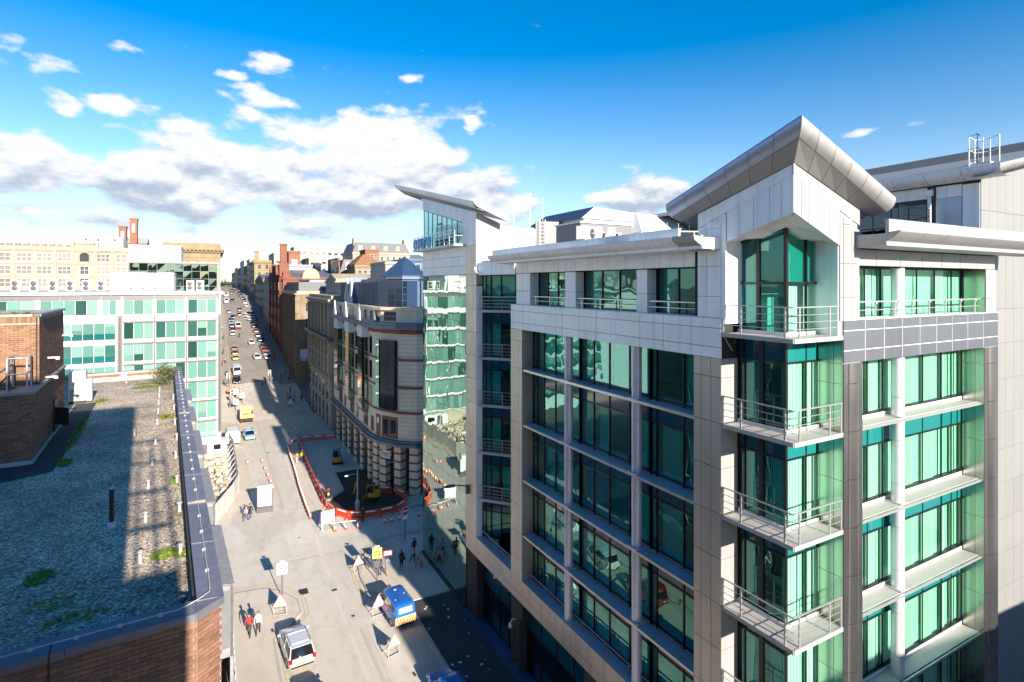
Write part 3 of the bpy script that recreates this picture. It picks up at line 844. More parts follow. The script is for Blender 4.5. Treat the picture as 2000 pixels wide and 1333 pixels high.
ztA = lambda y: 30.52 - (y - YB) * .345; zbA = lambda y: 29.17 - (y - YB) * .29
for a, b in zip([12.48, 12.98, 13.45, 14.15, 14.8, 15.4], [12.96, 13.43, 14.13, 14.78, 15.38, 15.42]):
    if b - a > .1: quadpanel([(XA, b, zbA(b)), (XA, a, zbA(a)), (XA, a, ztA(a)), (XA, b, ztA(b))], M['alu'], nrm=(.05, 0, 0))
ztB = lambda x: 30.52 - (x - XA) * .40; zbB = lambda x: 29.17 - (x - XA) * .40
for a, b in zip([18.2, 18.62, 19.05, 19.65, 20.3], [18.6, 19.03, 19.63, 20.28, 20.92]):
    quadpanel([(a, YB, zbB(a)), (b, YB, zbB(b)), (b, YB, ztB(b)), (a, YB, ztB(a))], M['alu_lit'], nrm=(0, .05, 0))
sof = lambda x, y: roof_z(x, y) - .70 + .28 * max((y - YB) / 5.4, (x - XA) / 4.85)
for (a, b) in ((12.47, 15.42), (15.42, 16.9)):
    quadpanel([(XA + .01, b, ztA(b) + .012), (XA + .01, a, ztA(a) + .012), (XA + .01, a, sof(XA, a)), (XA + .01, b, sof(XA, b))], M['alu'], nrm=(.05, 0, 0))
for (a, b) in ((18.18, 20.94), (20.94, 22.25)):
    quadpanel([(a, YB + .01, ztB(a) + .012), (b, YB + .01, ztB(b) + .012), (b, YB + .01, sof(b, YB)), (a, YB + .01, sof(a, YB))], M['alu_lit'], nrm=(0, .05, 0))
for (a, b, zs) in ((15.44, 15.67, (25.2, 26.1, 27.35, 29.46)), (15.69, 16.4, (25.24, 26.1, 27.35, 28.9, 29.2)), (16.42, 16.9, (25.24, 26.1, 27.35, 28.85, 29.0))):
    for p, q in zip(zs, zs[1:]):
        wpart('cladding_panel', MB().box(XA, XA + .05, a, b, p + .008, q - .008), M['alu'], OB)
for (a, b, zs) in ((20.94, 21.15, (25.2, 26.1, 27.4, 29.3)), (21.18, 21.7, (25.24, 26.1, 27.4, 28.9, 29.15)), (21.72, 22.2, (25.24, 26.1, 27.4, 28.75))):
    for p, q in zip(zs, zs[1:]):
        wpart('cladding_panel', MB().box(a, b, YB, YB + .05, p + .008, q - .008), M['alu_lit'], OB)
wpart('wing_core', MB().loft([[(XA + .06, 16.85, 25), (XA + .06, 15.5, 25), (20.0, 15.5, 25), (22.1, 16.85, 25)], [(XA + .06, 16.85, 29.3), (XA + .06, 15.5, 29.6), (20, 15.5, 29.5), (22.1, 16.85, 28.6)]], smooth=False)
      .loft([[(20.9, YB + .06, 24.6), (22.15, YB + .06, 24.6), (22.15, 16.8, 24.6), (21.5, 16.8, 24.6)], [(20.9, YB + .06, 29.6), (22.15, YB + .06, 29.2), (22.15, 16.8, 28.4), (21.5, 16.8, 28.6)]], smooth=False)
      .loft([[(18.24, 12.53, 29.4), (21.0, 12.53, 28.3), (21.0, 16.2, 28.3), (18.24, 15.6, 28.5)], [(18.24, 12.53, 31.0), (21.0, 12.53, 29.9), (21.0, 16.2, 28.9), (18.24, 15.6, 30.0)]], smooth=False), M['alu'], OB)
# soffit in front of the corner glass
for a, b in zip([12.53, 13.3, 14.1, 14.9], [13.28, 14.08, 14.88, 15.5]):
    wpart('soffit_panel', MB().loft([[(XA + .03, b, zbA(b) + .01), (XA + .03, a, zbA(a) + .01), (CX + .1, max(a, CY), 28.82 - (max(a, CY) - CY) * .215), (CX + .1, max(b, CY + .01), 28.82 - (max(b, CY + .01) - CY) * .215)],
                                     [(XA + .03, b, zbA(b) + .05), (XA + .03, a, zbA(a) + .05), (CX + .1, max(a, CY), 28.9 - (max(a, CY) - CY) * .215), (CX + .1, max(b, CY + .01), 28.9 - (max(b, CY + .01) - CY) * .215)]], smooth=False), M['alu'], OB)
for a, b in zip([18.25, 19.0, 19.8, 20.4], [18.98, 19.78, 20.38, 20.94]):
    wpart('soffit_panel', MB().loft([[(a, YB + .03, zbB(a) + .01), (b, YB + .03, zbB(b) + .01), (max(b, CX + .01), CY + .1, 28.82 - (max(b, CX) - CX) * .19), (max(a, CX), CY + .1, 28.82 - (max(a, CX) - CX) * .19)],
                                     [(a, YB + .03, zbB(a) + .05), (b, YB + .03, zbB(b) + .05), (max(b, CX + .01), CY + .1, 28.9 - (max(b, CX) - CX) * .19), (max(a, CX), CY + .1, 28.9 - (max(a, CX) - CX) * .19)]], smooth=False), M['alu'], OB)
wpart('wing_core', MB().poly([(18.25, 12.53, 29.25), (20.95, 12.53, 28.3), (20.95, 13.5, 28.6), (19.2, 13.5, 29.0), (19.2, 15.5, 28.6), (18.25, 15.5, 28.5)]), M['dark_gap'], OB)
# --- wing roof over the corner: rolled edge in panels, soffit panels, top


def wing(corner, sx, sy, LA, LB, zf, nA, nB, mA, mB, ov=.88, dB=0.0):
    """corner = wall corner; the edge profile is swept along both eaves and mitred at the corner"""
    prof = [(ov, 0.0), (ov + .025, -.06), (ov + .015, -.18), (ov - .045, -.31), (ov - .15, -.395), (ov - .30, -.43)]
    inner = [(ov - .32, -.433), (.0, -.66)]
    cx, cy = corner

    def PA(u, v, y): x = cx - sx * u; return (x, y, zf(x, y) + v)
    def PB(u, v, x): y = cy - sy * (u + dB); return (x, y, zf(x, y) + v)
    for i in range(nA):
        t0, t1 = i / nA, (i + 1) / nA
        r0, r1, q0, q1 = [], [], [], []
        for (pp, a0, a1) in ((prof, r0, r1), (inner, q0, q1)):
            for (u, v) in pp:
                ys, ye = cy - sy * (u + dB), cy + sy * LA
                a0.append(PA(u, v + (.28 * t0 if u == 0 else 0), ys + (ye - ys) * t0 + sy * .01)); a1.append(PA(u, v + (.28 * t1 if u == 0 else 0), ys + (ye - ys) * t1 - sy * .01))
        bk0, bk1 = (Vector(r0[0]) + Vector((sx * .03, 0, .02)), Vector(r1[0]) + Vector((sx * .03, 0, .02)))
        wpart('roof_edge_panel', MB().loft([[bk0] + r0, [bk1] + r1], closed=False, caps=False), mA, OB)
        wpart('soffit_panel', MB().loft([q0 + [Vector(q) + Vector((0, 0, .03)) for q in reversed(q0)], q1 + [Vector(q) + Vector((0, 0, .03)) for q in reversed(q1)]], smooth=False), M['soffit'], OB)
    for i in range(nB):
        t0, t1 = i / nB, (i + 1) / nB
        r0, r1, q0, q1 = [], [], [], []
        for (pp, a0, a1) in ((prof, r0, r1), (inner, q0, q1)):
            for (u, v) in pp:
                xs, xe = cx - sx * u, cx + sx * LB
                a0.append(PB(u, v + (.28 * t0 if u == 0 else 0), xs + (xe - xs) * t0 + sx * .01)); a1.append(PB(u, v + (.28 * t1 if u == 0 else 0), xs + (xe - xs) * t1 - sx * .01))
        bk0, bk1 = (Vector(r0[0]) + Vector((0, sy * .03, .02)), Vector(r1[0]) + Vector((0, sy * .03, .02)))
        wpart('roof_edge_panel', MB().loft([[bk0] + r0, [bk1] + r1], closed=False, caps=False), mB, OB)
        wpart('soffit_panel', MB().loft([q0 + [Vector(q) + Vector((0, 0, .03)) for q in reversed(q0)], q1 + [Vector(q) + Vector((0, 0, .03)) for q in reversed(q1)]], smooth=False), M['soffit'], OB)
    o2 = ov - .03
    o3, lo = o2 + dB, ov - .34
    top = [(cx - sx * o2, cy - sy * o3), (cx + sx * LB, cy - sy * o3), (cx + sx * LB, cy + sy * LA), (cx - sx * o2, cy + sy * LA)]
    if sx * sy < 0: top = top[::-1]
    zz = [zf(x, y) + .01 for x, y in top]
    low = [(cx - sx * lo, cy - sy * (lo + dB)), (cx + sx * LB, cy - sy * (lo + dB)), (cx + sx * LB, cy + sy * LA), (cx - sx * lo, cy + sy * LA)]
    if sx * sy < 0: low = low[::-1]
    wpart('roof_slab', MB().loft([[(x, y, zf(x, y) - .27) for x, y in low], [(x, y, zf(x, y) - .1) for x, y in top], [(x, y, z) for (x, y), z in zip(top, zz)]], smooth=False), M['alu_lit'], OB)


wing((XA, YB), 1, 1, 5.4, 4.85, roof_z, 6, 6, M['edge_sky_tint'], M['alu_lit'])
# --- lower band, terrace and ground floor of facade A
LJ = [15.67 + i * 1.284 for i in range(15)] + [34.9, 36.2, 37.5, 39.41]
wpart('band_backing', MB().box(XA + .05, XA + .5, 15.7, 39.4, 5.22, 6.70), M['dark_gap'], OB)
panels('A', XA, sorted(set(LJ)), [5.2, 5.75, 6.72], M['steelA'])
wpart('parapet_coping', MB().box(XA - .012, GA - .1, 15.67, 39.4, 6.722, 6.745), M['ledge'], OB)
lr = MB().tube([(XA + .4, 17.2, 7.32), (XA + .4, 32.0, 7.32)], .04, 8).tube([(XA + .4, 33.75, 7.32), (XA + .4, 39.3, 7.32)], .04, 8)
for u in [17.8 + i * 2.0 for i in range(8)] + [34.5, 36.5, 38.5]: lr.box(XA + .38, XA + .42, u - .02, u + .02, 6.74, 7.32)
wpart('terrace_railing', lr, mat('blue grey rail', (.16, .19, .30), .4, .4), OB)
for (a, b) in ((15.7, 16.8), (24.2, 25.2), (32.6, 33.8), (39.4, 41.4)):
    for z in ((0, .9), (.9, 3.0), (3.0, 5.19)):
        wpart('granite_panel', MB().box(XA + .08, XA + .8, a + .008, b - .008, z[0] + .01, z[1] - .005), M['granite'], OB)
for (a, b) in ((16.8, 24.2), (25.2, 32.6), (33.8, 39.4)):
    n = 4; us = [a + (b - a) * i / n for i in range(n + 1)]
    glazing('A', XA + .7, us, .35, 5.15, M['glassD'], 3.2, M['spandrel_shade'])
wpart('plinth', MB().box(XA - .25, XA + .7, 15.7, 41.3, 0, .26), mat('blue plinth', (.03, .07, .16), .5), OB)
wpart('inner_wall', MB().box(XA + 2.2, XA + 2.4, 15.7, 41.3, 0, 5.2), M['interior_dk'], OB)
# --- glass corner tower
TY0, TY1 = 41.41, 51.9
wpart('inner_wall', MB().box(XA + 1.6, XA + 1.8, TY0, TY1, .4, 27).box(XA + .2, 34, TY1 - .2, TY1, .4, 27.3), M['interior_dk'], OB)
for k in range(7):
    wpart('floor_slab', MB().box(XA + .25, XA + 1.6, TY0 + .05, TY1 - .25, 2.6 + k * 3.7, 2.95 + k * 3.7), M['interior'], OB)
fr = MB(); TU = [TY0 + (TY1 - TY0) * i / 8 for i in range(9)]; TZ = [.5 + i * 3.842 for i in range(8)]
for u in TU: fr.box(XA + .03, XA + .12, u - .016, u + .016, .4, 27.4)
for z in TZ: fr.box(XA + .03, XA + .12, TY0, TY1, z - .016, z + .016)
f = wpart('curtain_wall_frame', fr, M['frame'], OB)
for a, b in zip(TU, TU[1:]):
    for p, q in zip(TZ, TZ[1:]):
        pane_obj('A', XA, a + .012, b - .012, p + .012, q - .012, M['glassT'], f, .007)
wpart('plinth', MB().box(XA - .12, XA + .15, TY0, TY1 + .1, 0, .4), M['granite'], OB)
TJ = [TY0 + (TY1 - TY0) * i / 7 for i in range(8)]
wpart('band_backing', MB().box(XA + .05, XA + 1.4, TY0, TY1 - .05, 27.42, 29.8).box(XA + .06, 20.5, 39.45, TY0 - .03, 0.3, 30.8).box(XA + .06, 18.8, 39.45, TY0 - .03, 30.8, 31.9), M['dark_gap'], OB)
panels('A', XA, TJ, [27.42, 28.15, 28.95, 29.75], M['alu'])
TPZ = [5.2, 6.72] + [8.0 + i * 1.85 for i in range(11)] + [27.4, 29.7, 31.4, 33.3]
panels('A', XA, [39.41, 39.95, 40.75, 41.39], TPZ[:-1], M['steelA'])
for p, q in zip(TPZ, TPZ[1:-1]): wpart('cladding_panel', MB().box(XA + .02, 20.2, 39.39, 39.43, p + .008, q - .008), M['alu'], OB) if q < 26.6 else None
# north side of the tower
wpart('wall', MB().box(XA + .2, 36, TY1, TY1 + .1, .3, 29.7), M['alu'], OB)
# balcony with the company sign, sloping windows above
b = wpart('balcony', MB().box(17.2, XA + .02, 41.6, 52.1, 29.75, 29.92), M['ledge'], OB)
rb = MB()
for u in [41.7 + i * 1.14 for i in range(10)]: rb.box(17.28, 17.33, u - .03, u + .03, 29.9, 31.1)
for q in (31.1, 30.8, 30.5, 30.2): rb.bar((17.3, 41.65, q), (17.3, 52.05, q), .05 if q > 31 else .03, .05 if q > 31 else .03)
for q in (31.1, 30.6): rb.bar((17.3, 41.65, q), (18.15, 41.65, q), .04, .04)
o = part('balcony_railing', rb, M['rail']); o.parent = b
wing_z = lambda x, y: 37.5 - .222 * (58.7 - y) - .38 * (x - 17.3)
gz = lambda y: 33.9 - .222 * (51.9 - y)
fr = MB(); GU = [42.1 + i * 1.2 for i in range(9)]
for u in GU: fr.box(XA + .02, XA + .12, u - .03, u + .03, 29.9, gz(u))
fr.bar((XA + .06, GU[0], gz(GU[0])), (XA + .06, GU[-1], gz(GU[-1])), .1, .08).bar((XA + .06, GU[4], 32.1), (XA + .06, GU[5], 32.1), .08, .16)
f = wpart('window_frame', fr, M['frame'], OB)
for a, b in zip(GU, GU[1:]):
    o = part('window_pane', MB().poly([(XA + .05, b - .03, 29.95), (XA + .05, a + .03, 29.95), (XA + .05, a + .03, gz(a) - .03), (XA + .05, b - .03, gz(b) - .03)]), M['glassC']); o.parent = f
wpart('inner_wall', MB().box(XA + 1.3, XA + 1.4, 41.5, 51.8, 29.9, 32.2), M['interior'], OB)
cu = [39.41 + i * .695 for i in range(19)]
for a, b in zip(cu, cu[1:]):
    z0 = (gz(max(a, 42.1)) + .03) if b > 42.2 else 29.78
    z1 = lambda y: wing_z(XA, y) - .62
    wpart('cladding_panel', MB().loft([[(XA, b - .01, z0 + (.222 * (b - a) if b > 42.2 else 0)), (XA, a + .01, z0), (XA, a + .01, z1(a)), (XA, b - .01, z1(b))], [(XA + .04, b - .01, z0 + (.222 * (b - a) if b > 42.2 else 0)), (XA + .04, a + .01, z0), (XA + .04, a + .01, z1(a)), (XA + .04, b - .01, z1(b))]], smooth=False), M['alu'], OB)
# the tower's own wing roof (tip at the far corner) swept on both eaves
wing((XA, 51.9), 1, -1, 13.9, 2.2, wing_z, 8, 3, M['alu'], M['alu'], ov=.88, dB=5.9)
# south face of the tower above the main roof (sunlit)
zS = lambda x: wing_z(x, 39.4) - .6
xs = [18.2, 19.3, 20.55, 22.0, 23.6]
for a, b in zip(xs, xs[1:]):
    quadpanel([(a + .01, 39.39, 27.9), (b - .01, 39.39, 27.9), (b - .01, 39.39, max(zS(b), 31.2)), (a + .01, 39.39, max(zS(a), 31.2))], M['alu_lit'], nrm=(0, .06, 0))
quadpanel([(18.2, 39.385, 26.6), (23.6, 39.385, 26.6), (23.6, 39.385, 27.88), (18.2, 39.385, 27.88)], M['alu_lit'], nrm=(0, .06, 0))
mb = MB().loft([[(18.0, 38.6 + .78 * math.sin(t), 27.95 - .5 + .5 * (1 - math.cos(t))) for t in [i * math.pi / 12 for i in range(7)]], [(23.0, 38.6 + .78 * math.sin(t), 27.95 - .5 + .5 * (1 - math.cos(t))) for t in [i * math.pi / 12 for i in range(7)]]], closed=False, caps=False)
wpart('gutter', mb, M['alu'], OB)
# recess between tower and main facade: diagonal glazing with a balcony on every floor
D0, D1 = Vector((18.75, 39.36, 0)), Vector((21.6, 36.2, 0))
dd = (D1 - D0).normalized(); dn = Vector((-.743, -.669, 0)); LD = (D1 - D0).length
wpart('inner_wall', MB().loft([[D0 - dn * 2.2, D1 - dn * 2.2, D1 - dn * 2.3, D0 - dn * 2.3], [q + Vector((0, 0, 27)) for q in (D0 - dn * 2.2, D1 - dn * 2.2, D1 - dn * 2.3, D0 - dn * 2.3)]], smooth=False), M['interior_dk'], OB)
wpart('wall', MB().box(21.6, 21.7, 33.3, 36.3, 0, 27.3), M['alu'], OB)
for r, z in enumerate([LZ[0] + 0] + LZ[1:5] + [6.72]):
    z1 = 27.3 if r == 0 else ([LZ[0]] + LZ[1:5] + [6.72])[r - 1] - .25
    fr = MB(); ts = [0, .28, .72, 1.55, 2.75, LD]
    for t in ts:
        p = D0 + dd * t; fr.bar(p + Vector((0, 0, z)), p + Vector((0, 0, z1)), .09, .09)
    for q in ([z + .06, z1] + ([z1 - .8] if r else [])):
        fr.bar(D0 + Vector((0, 0, q)), D1 + Vector((0, 0, q)), .08, .08)
    f = wpart('window_frame', fr, M['frame'], OB)
    for a, b in zip(ts, ts[1:]):
        p, q = D0 + dd * (a + .04), D0 + dd * (b - .04); zt = z1 - .8 if r else z1
        o = part('window_pane', MB().poly([p + Vector((0, 0, z + .06)), q + Vector((0, 0, z + .06)), q + Vector((0, 0, zt)), p + Vector((0, 0, zt))]), M['glassA']); o.parent = f
        if r:
            o = part('spandrel_pane', MB().poly([p + Vector((0, 0, zt)), q + Vector((0, 0, zt)), q + Vector((0, 0, z1)), p + Vector((0, 0, z1))]), M['spandrel_shade']); o.parent = f
    for a, b in ((.75, 1.5), (1.6, 2.6)):
        if random.random() < .8:
            p, q = D0 + dd * a - dn * .2, D0 + dd * b - dn * .2
            wpart('blind', MB().poly([p + Vector((0, 0, z + .1)), q + Vector((0, 0, z + .1)), q + Vector((0, 0, zt)), p + Vector((0, 0, zt))]), M['blind'], OB)
    if r < 5:
        E0, E1 = Vector((18.3, 39.34, 0)), Vector((21.5, 35.7, 0))
        b = wpart('balcony', MB().prism([(E0.x, E0.y), (E1.x, E1.y), (D1.x, D1.y), (D0.x, D0.y)], z - .22, z - .02), M['ledge'], OB)
        rb = MB()
        for q, w in ((1.0, .05), (.72, .03), (.46, .03), (.22, .03)):
            rb.bar(E0 + Vector((.05, 0, z + q)), E1 + Vector((.05, 0, z + q)), w, w)
        for t in (.08, .42, .78):
            p = E0.lerp(E1, t); rb.bar(p + Vector((0, 0, z - .1)), p + Vector((0, 0, z + 1)), .05, .05)
        o = part('balcony_railing', rb, M['rail']); o.parent = b
wpart('fascia_core', MB().prism([(18.3, 39.3), (18.3, 33.4), (21.6, 33.4), (21.6, 36.2), (18.75, 39.36)], 27.32, 28.3), M['alu'], OB)
# --- tall white clad block at the right end with its own roof
WX, WYW = 34.4, 13.3
wpart('wall', MB().prism([(WX + .05, WYW + .06), (60, WYW + .06), (60, 40), (WX + .05, 40)], 0, [32.2, 38.6, 38.6, 32.2]), M['pil0'], OB)
M['white_panel'] = mat('white wall panel', (.235, .235, .235), .5, .1, var=.08, vscale=.4, streak=.10, obj=.03)
xs = [WX + i * .93 for i in range(8)]; zs = [0, 1.5, 3.2, 5.0, 6.85, 8.7, 10.5, 12.4, 14.2, 16.1, 17.9, 19.8, 21.6, 23.5, 25.3, 28.6, 30.4]
panels('B', WYW, xs, zs, M['white_panel'], gap=.012)
for a, b in zip(xs, xs[1:]):
    quadpanel([(a + .006, WYW, 30.41), (b - .006, WYW, 30.41), (b - .006, WYW, 32.1 + .215 * (b - WX)), (a + .006, WYW, 32.1 + .215 * (a - WX))], M['white_panel'], nrm=(0, .05, 0))
pz = lambda x: 32.45 + .215 * (x - 33.3)
wpart('roof_slab', MB().loft([[(33.2, 12.1, pz(33.2) - .12), (60, 12.1, pz(60) - .12), (60, 40, pz(60) - .12), (33.2, 40, pz(33.2) - .12)], [(33.2, 12.1, pz(33.2)), (60, 12.1, pz(60)), (60, 40, pz(60)), (33.2, 40, pz(33.2))]], smooth=False), M['white_panel'], OB)
prof = [(0, 0.0), (-.02, -.08), (.10, -.28), (.35, -.44), (.7, -.50), (1.2, -.46)]
for i in range(6):
    a, b = 12.1 + i * 1.6 + .01, 12.1 + (i + 1) * 1.6 - .01
    wpart('roof_edge_panel', MB().loft([[(33.2 + u, a, 32.42 + v) for u, v in prof], [(33.2 + u, b, 32.42 + v) for u, v in prof]], closed=False, caps=False), M['alu'], OB)
for i in range(5):
    a, b = 33.2 + i * 1.5 + .01, 33.2 + (i + 1) * 1.5 - .01
    wpart('roof_edge_panel', MB().loft([[(a, 12.1 + u, pz(a) - .02 + v) for u, v in prof], [(b, 12.1 + u, pz(b) - .02 + v) for u, v in prof]], closed=False, caps=False), M['alu_lit'], OB)
# west wall of the block above the roof terrace
for (a, b, m, zt) in ((13.35, 14.1, 'alu', 31.8), (14.12, 15.3, 'steel_band', 31.2)):
    wpart('cladding_panel', MB().box(WX - .03, WX, a, b - .015, 28.5, zt), M[m], OB)
wpart('cladding_panel', MB().box(WX - .03, WX, 14.12, 15.28, 31.22, 31.85), M['alu'], OB)
us = [15.7, 16.6, 17.5, 18.5, 19.6]
for a, b in zip(us, us[1:]):
    f = wpart('window_frame', MB().box(WX - .04, WX + .02, a, a + .05, 28.5, 31.2).box(WX - .04, WX + .02, a, b, 29.85, 29.9).box(WX - .05, WX + .02, a, b, 31.0, 31.25), M['frame'], OB)
    for p, q in ((28.5, 29.85), (29.9, 31.0)): pane_obj('A', WX - .02, a + .05, b, p, q, M['glassD'], f)
    wpart('cladding_panel', MB().box(WX - .03, WX, a, b - .012, 31.27, 31.9), M['alu'], OB)
wpart('downpipe', MB().tube([(WX - .25, 15.5, 28.5), (WX - .25, 15.5, 31.5), (WX + .1, 15.5, 31.75)], .09, 8).box(WX - .38, WX - .12, 15.35, 15.65, 31.4, 31.7), M['alu'], OB)
wpart('terrace_railing', MB().tube([(30.5, 15.2, 28.4), (30.5, 15.2, 30.6), (33.5, 15.2, 30.6), (33.5, 15.2, 28.4)], .035, 6).tube([(30.5, 15.2, 30.2), (33.5, 15.2, 30.2)], .03, 6).tube([(30.5, 15.2, 30.6), (30.5, 18.5, 30.6)], .03, 6), M['frame'], OB)
wpart('plant_screen', MB().box(24.5, 31.5, 18.2, 20.5, 28.4, 29.9).prism([(24.3, 18), (31.7, 18), (31.7, 20.7), (24.3, 20.7)], 29.9, 30.0), mat('dark plant louvre', (.05, .055, .07), .5, .3), OB)
# bow-fronted plant enclosure in ribbed silver cladding, white plant room, glazed roof lantern
for i, (a, b) in enumerate(zip([23.6 + k * .85 for k in range(6)], [24.45 + k * .85 for k in range(6)])):
    ya, yb = 39.4 - .05 * i * i * .3, 39.4 - .05 * (i + 1) ** 2 * .3
    wpart('screen_panel', MB().loft([[(a + .02, ya, 28.4), (b - .01, yb, 28.4), (b - .01, yb, 31.9), (a + .01, ya, 31.9)], [(a + .01, ya + .05, 28.4), (b - .01, yb + .05, 28.4), (b - .01, yb + .05, 31.9), (a + .01, ya + .05, 31.9)]], smooth=False), M['screen'], OB)
for i in range(6):
    a = (28.7 + i * .55, 38.9 + i * .8); b = (28.7 + (i + 1) * .55, 38.9 + (i + 1) * .8)
    wpart('screen_panel', MB().loft([[(a[0], a[1], 28.4), (b[0], b[1], 28.4), (b[0], b[1], 31.5 - i * .1), (a[0], a[1], 31.6 - i * .1)], [(a[0], a[1] + .05, 28.4), (b[0], b[1] + .05, 28.4), (b[0], b[1] + .05, 31.5 - i * .1), (a[0], a[1] + .05, 31.6 - i * .1)]], smooth=False), M['alu_lit'], OB)
pr = wpart('plant_room', MB().box(26.2, 34, 36.2, 44, 28.4, 31.9), M['white_box'], OB)
o = part('plant_room_roof', MB().loft([[(25.9, 36, 31.9), (34.3, 36, 31.9), (34.3, 44.3, 31.9), (25.9, 44.3, 31.9)], [(27.4, 36.4, 32.9), (33.5, 36.4, 32.6), (33.5, 43.8, 32.6), (27.4, 43.8, 32.9)]], smooth=False), M['white_box']); o.parent = pr
o = part('roof_louvre', MB().poly([(25.86, 36, 31.95), (25.86, 44.3, 31.95), (27.36, 43.8, 32.95), (27.36, 36.4, 32.95)]), mat('dark blue roof sheet', (.05, .07, .12), .5, .3)); o.parent = pr
wpart('roof_lantern', MB().loft([[(29.5, 33, 30.6), (44, 30, 30.6), (44, 44, 30.6), (29.5, 44, 30.6)], [(31.5, 36, 32.6), (43.5, 33, 31.9), (43.5, 43, 31.9), (31.5, 43, 32.6)]], smooth=False), M['white_box'], OB)
wpart('roof_rail', (lambda m: [m.tube([(29.7 + i * 1.0, 33 - i * .2, 30.6), (29.7 + i * 1.0, 33 - i * .2, 31.5)], .025, 5) for i in range(14)] and m)(MB()), M['rail'], OB)
for i in range(9):
    x = 27.6 + i * 1.2; y = 31.0 - i * .55
    f = wpart('window_frame', MB().box(x - .03, x + .03, y - .03, y + .03, 28.4, 30.5).bar((x, y, 30.5), (x + 1.2, y - .55, 30.5), .07, .07), M['white'], OB)
    o = part('window_pane', MB().poly([(x, y, 28.5), (x + 1.2, y - .55, 28.5), (x + 1.2, y - .55, 30.46), (x, y, 30.46)]), M['glassB']); o.parent = f
# ---------------------------------------------------------------- near brick building with the gravel roof (own frame, turned 3.6 degrees)
NB = thing('brick_building', 'brown brick building with flat gravel roof and grey lead parapet beside the street', 'building', (.13, 11.0, 0), R(3.6))
M['brick'] = mat('brown facing brick', (.21, .108, .07), .85, obj=.30, var=.45, vscale=14, bump=.25, bscale=90)
M['brick_st'] = mat('brown brick course', (.23, .105, .062), .85, island=.34, var=.35, vscale=11)
M['brick_lt'] = mat('sunlit brick course', (.21, .105, .05), .85, island=.30, var=.3, vscale=6)  # tower brick copy for the sunlit faces, sun warmth in the tone
M['mortar'] = mat('brick mortar', (.36, .30, .25), .9, var=.4, vscale=12)
M['lead'] = mat('lead coping', (.155, .15, .19), .5, .25, var=.5, vscale=5, vcol=(.24, .23, .26), obj=.10, bump=.12, bscale=14)
M['lead2'] = mat('grey bay sheet', (.25, .24, .25), .55, .2, var=.5, vscale=7, vcol=(.40, .385, .37), obj=.08)
M['felt'] = mat('black felt edging', (.035, .035, .037), .9, var=.5, vscale=4, vcol=(.07, .065, .06))
M['moss'] = mat('bright moss', (.20, .27, .025), .95, var=.6, vscale=20, vcol=(.08, .12, .015), island=.25)
M['pvc'] = mat('grey vent plastic', (.42, .42, .42), .5, var=.15, vscale=9)
M['bay_panel'] = mat('grey bay panel', (.17, .17, .175), .5, .2, var=.2, vscale=3)
M['black'] = mat('black plastic', (.02, .02, .021), .5)


def gravel_mat():
    m = bpy.data.materials.new('roof gravel'); m.use_nodes = True
    N, L = m.node_tree.nodes, m.node_tree.links; b = N['Principled BSDF']; b.inputs['Roughness'].default_value = .9
    g = N.new('ShaderNodeNewGeometry')
    v = N.new('ShaderNodeTexVoronoi'); v.inputs['Scale'].default_value = 25; L.new(g.outputs['Position'], v.inputs['Vector'])
    s = N.new('ShaderNodeSeparateColor'); L.new(v.outputs['Color'], s.inputs[0])
    r = N.new('ShaderNodeValToRGB'); L.new(s.outputs[0], r.inputs[0])
    e = r.color_ramp.elements; e[0].position = 0; e[0].color = (.11, .082, .06, 1); e[1].position = 1; e[1].color = (.92, .79, .63, 1)
    k = r.color_ramp.elements.new(.55); k.color = (.50, .385, .275, 1); k = r.color_ramp.elements.new(.85); k.color = (.64, .52, .39, 1)
    n = N.new('ShaderNodeTexNoise'); n.inputs['Scale'].default_value = .8; n.inputs['Detail'].default_value = 5; L.new(g.outputs['Position'], n.inputs['Vector'])
    mr = N.new('ShaderNodeMapRange'); L.new(n.outputs[0], mr.inputs[0])
    for i, q in enumerate((.3, .7, .62, 1.18)): mr.inputs[i + 1].default_value = q
    h = N.new('ShaderNodeHueSaturation'); L.new(r.outputs[0], h.inputs['Color']); L.new(mr.outputs[0], h.inputs['Value'])
    n2 = N.new('ShaderNodeTexNoise'); n2.inputs['Scale'].default_value = .55; n2.inputs['Detail'].default_value = 8; n2.inputs['Roughness'].default_value = .7; L.new(g.outputs['Position'], n2.inputs['Vector'])
    m2 = N.new('ShaderNodeMapRange'); L.new(n2.outputs[0], m2.inputs[0])
    for i, q in enumerate((.60, .70, 0, .55)): m2.inputs[i + 1].default_value = q
    x = N.new('ShaderNodeMix'); x.data_type = 'RGBA'; L.new(m2.outputs[0], x.inputs[0]); L.new(h.outputs[0], x.inputs[6]); x.inputs[7].default_value = (.10, .105, .035, 1)
    L.new(x.outputs[2], b.inputs['Base Color'])
    bp = N.new('ShaderNodeBump'); bp.inputs['Strength'].default_value = 1.0; bp.inputs['Distance'].default_value = .014
    dv = N.new('ShaderNodeMath'); dv.operation = 'MULTIPLY'; L.new(v.outputs['Distance'], dv.inputs[0]); dv.inputs[1].default_value = -1.0
    L.new(dv.outputs[0], bp.inputs['Height']); L.new(bp.outputs[0], b.inputs['Normal'])
    return m


M['gravel'] = gravel_mat()


def np(name, mb, m, parent=None, label=None, kind=None):
    return part(name, mb, m, parent or NB, label, kind)


BW, BH, MJ = .215, .065, .010


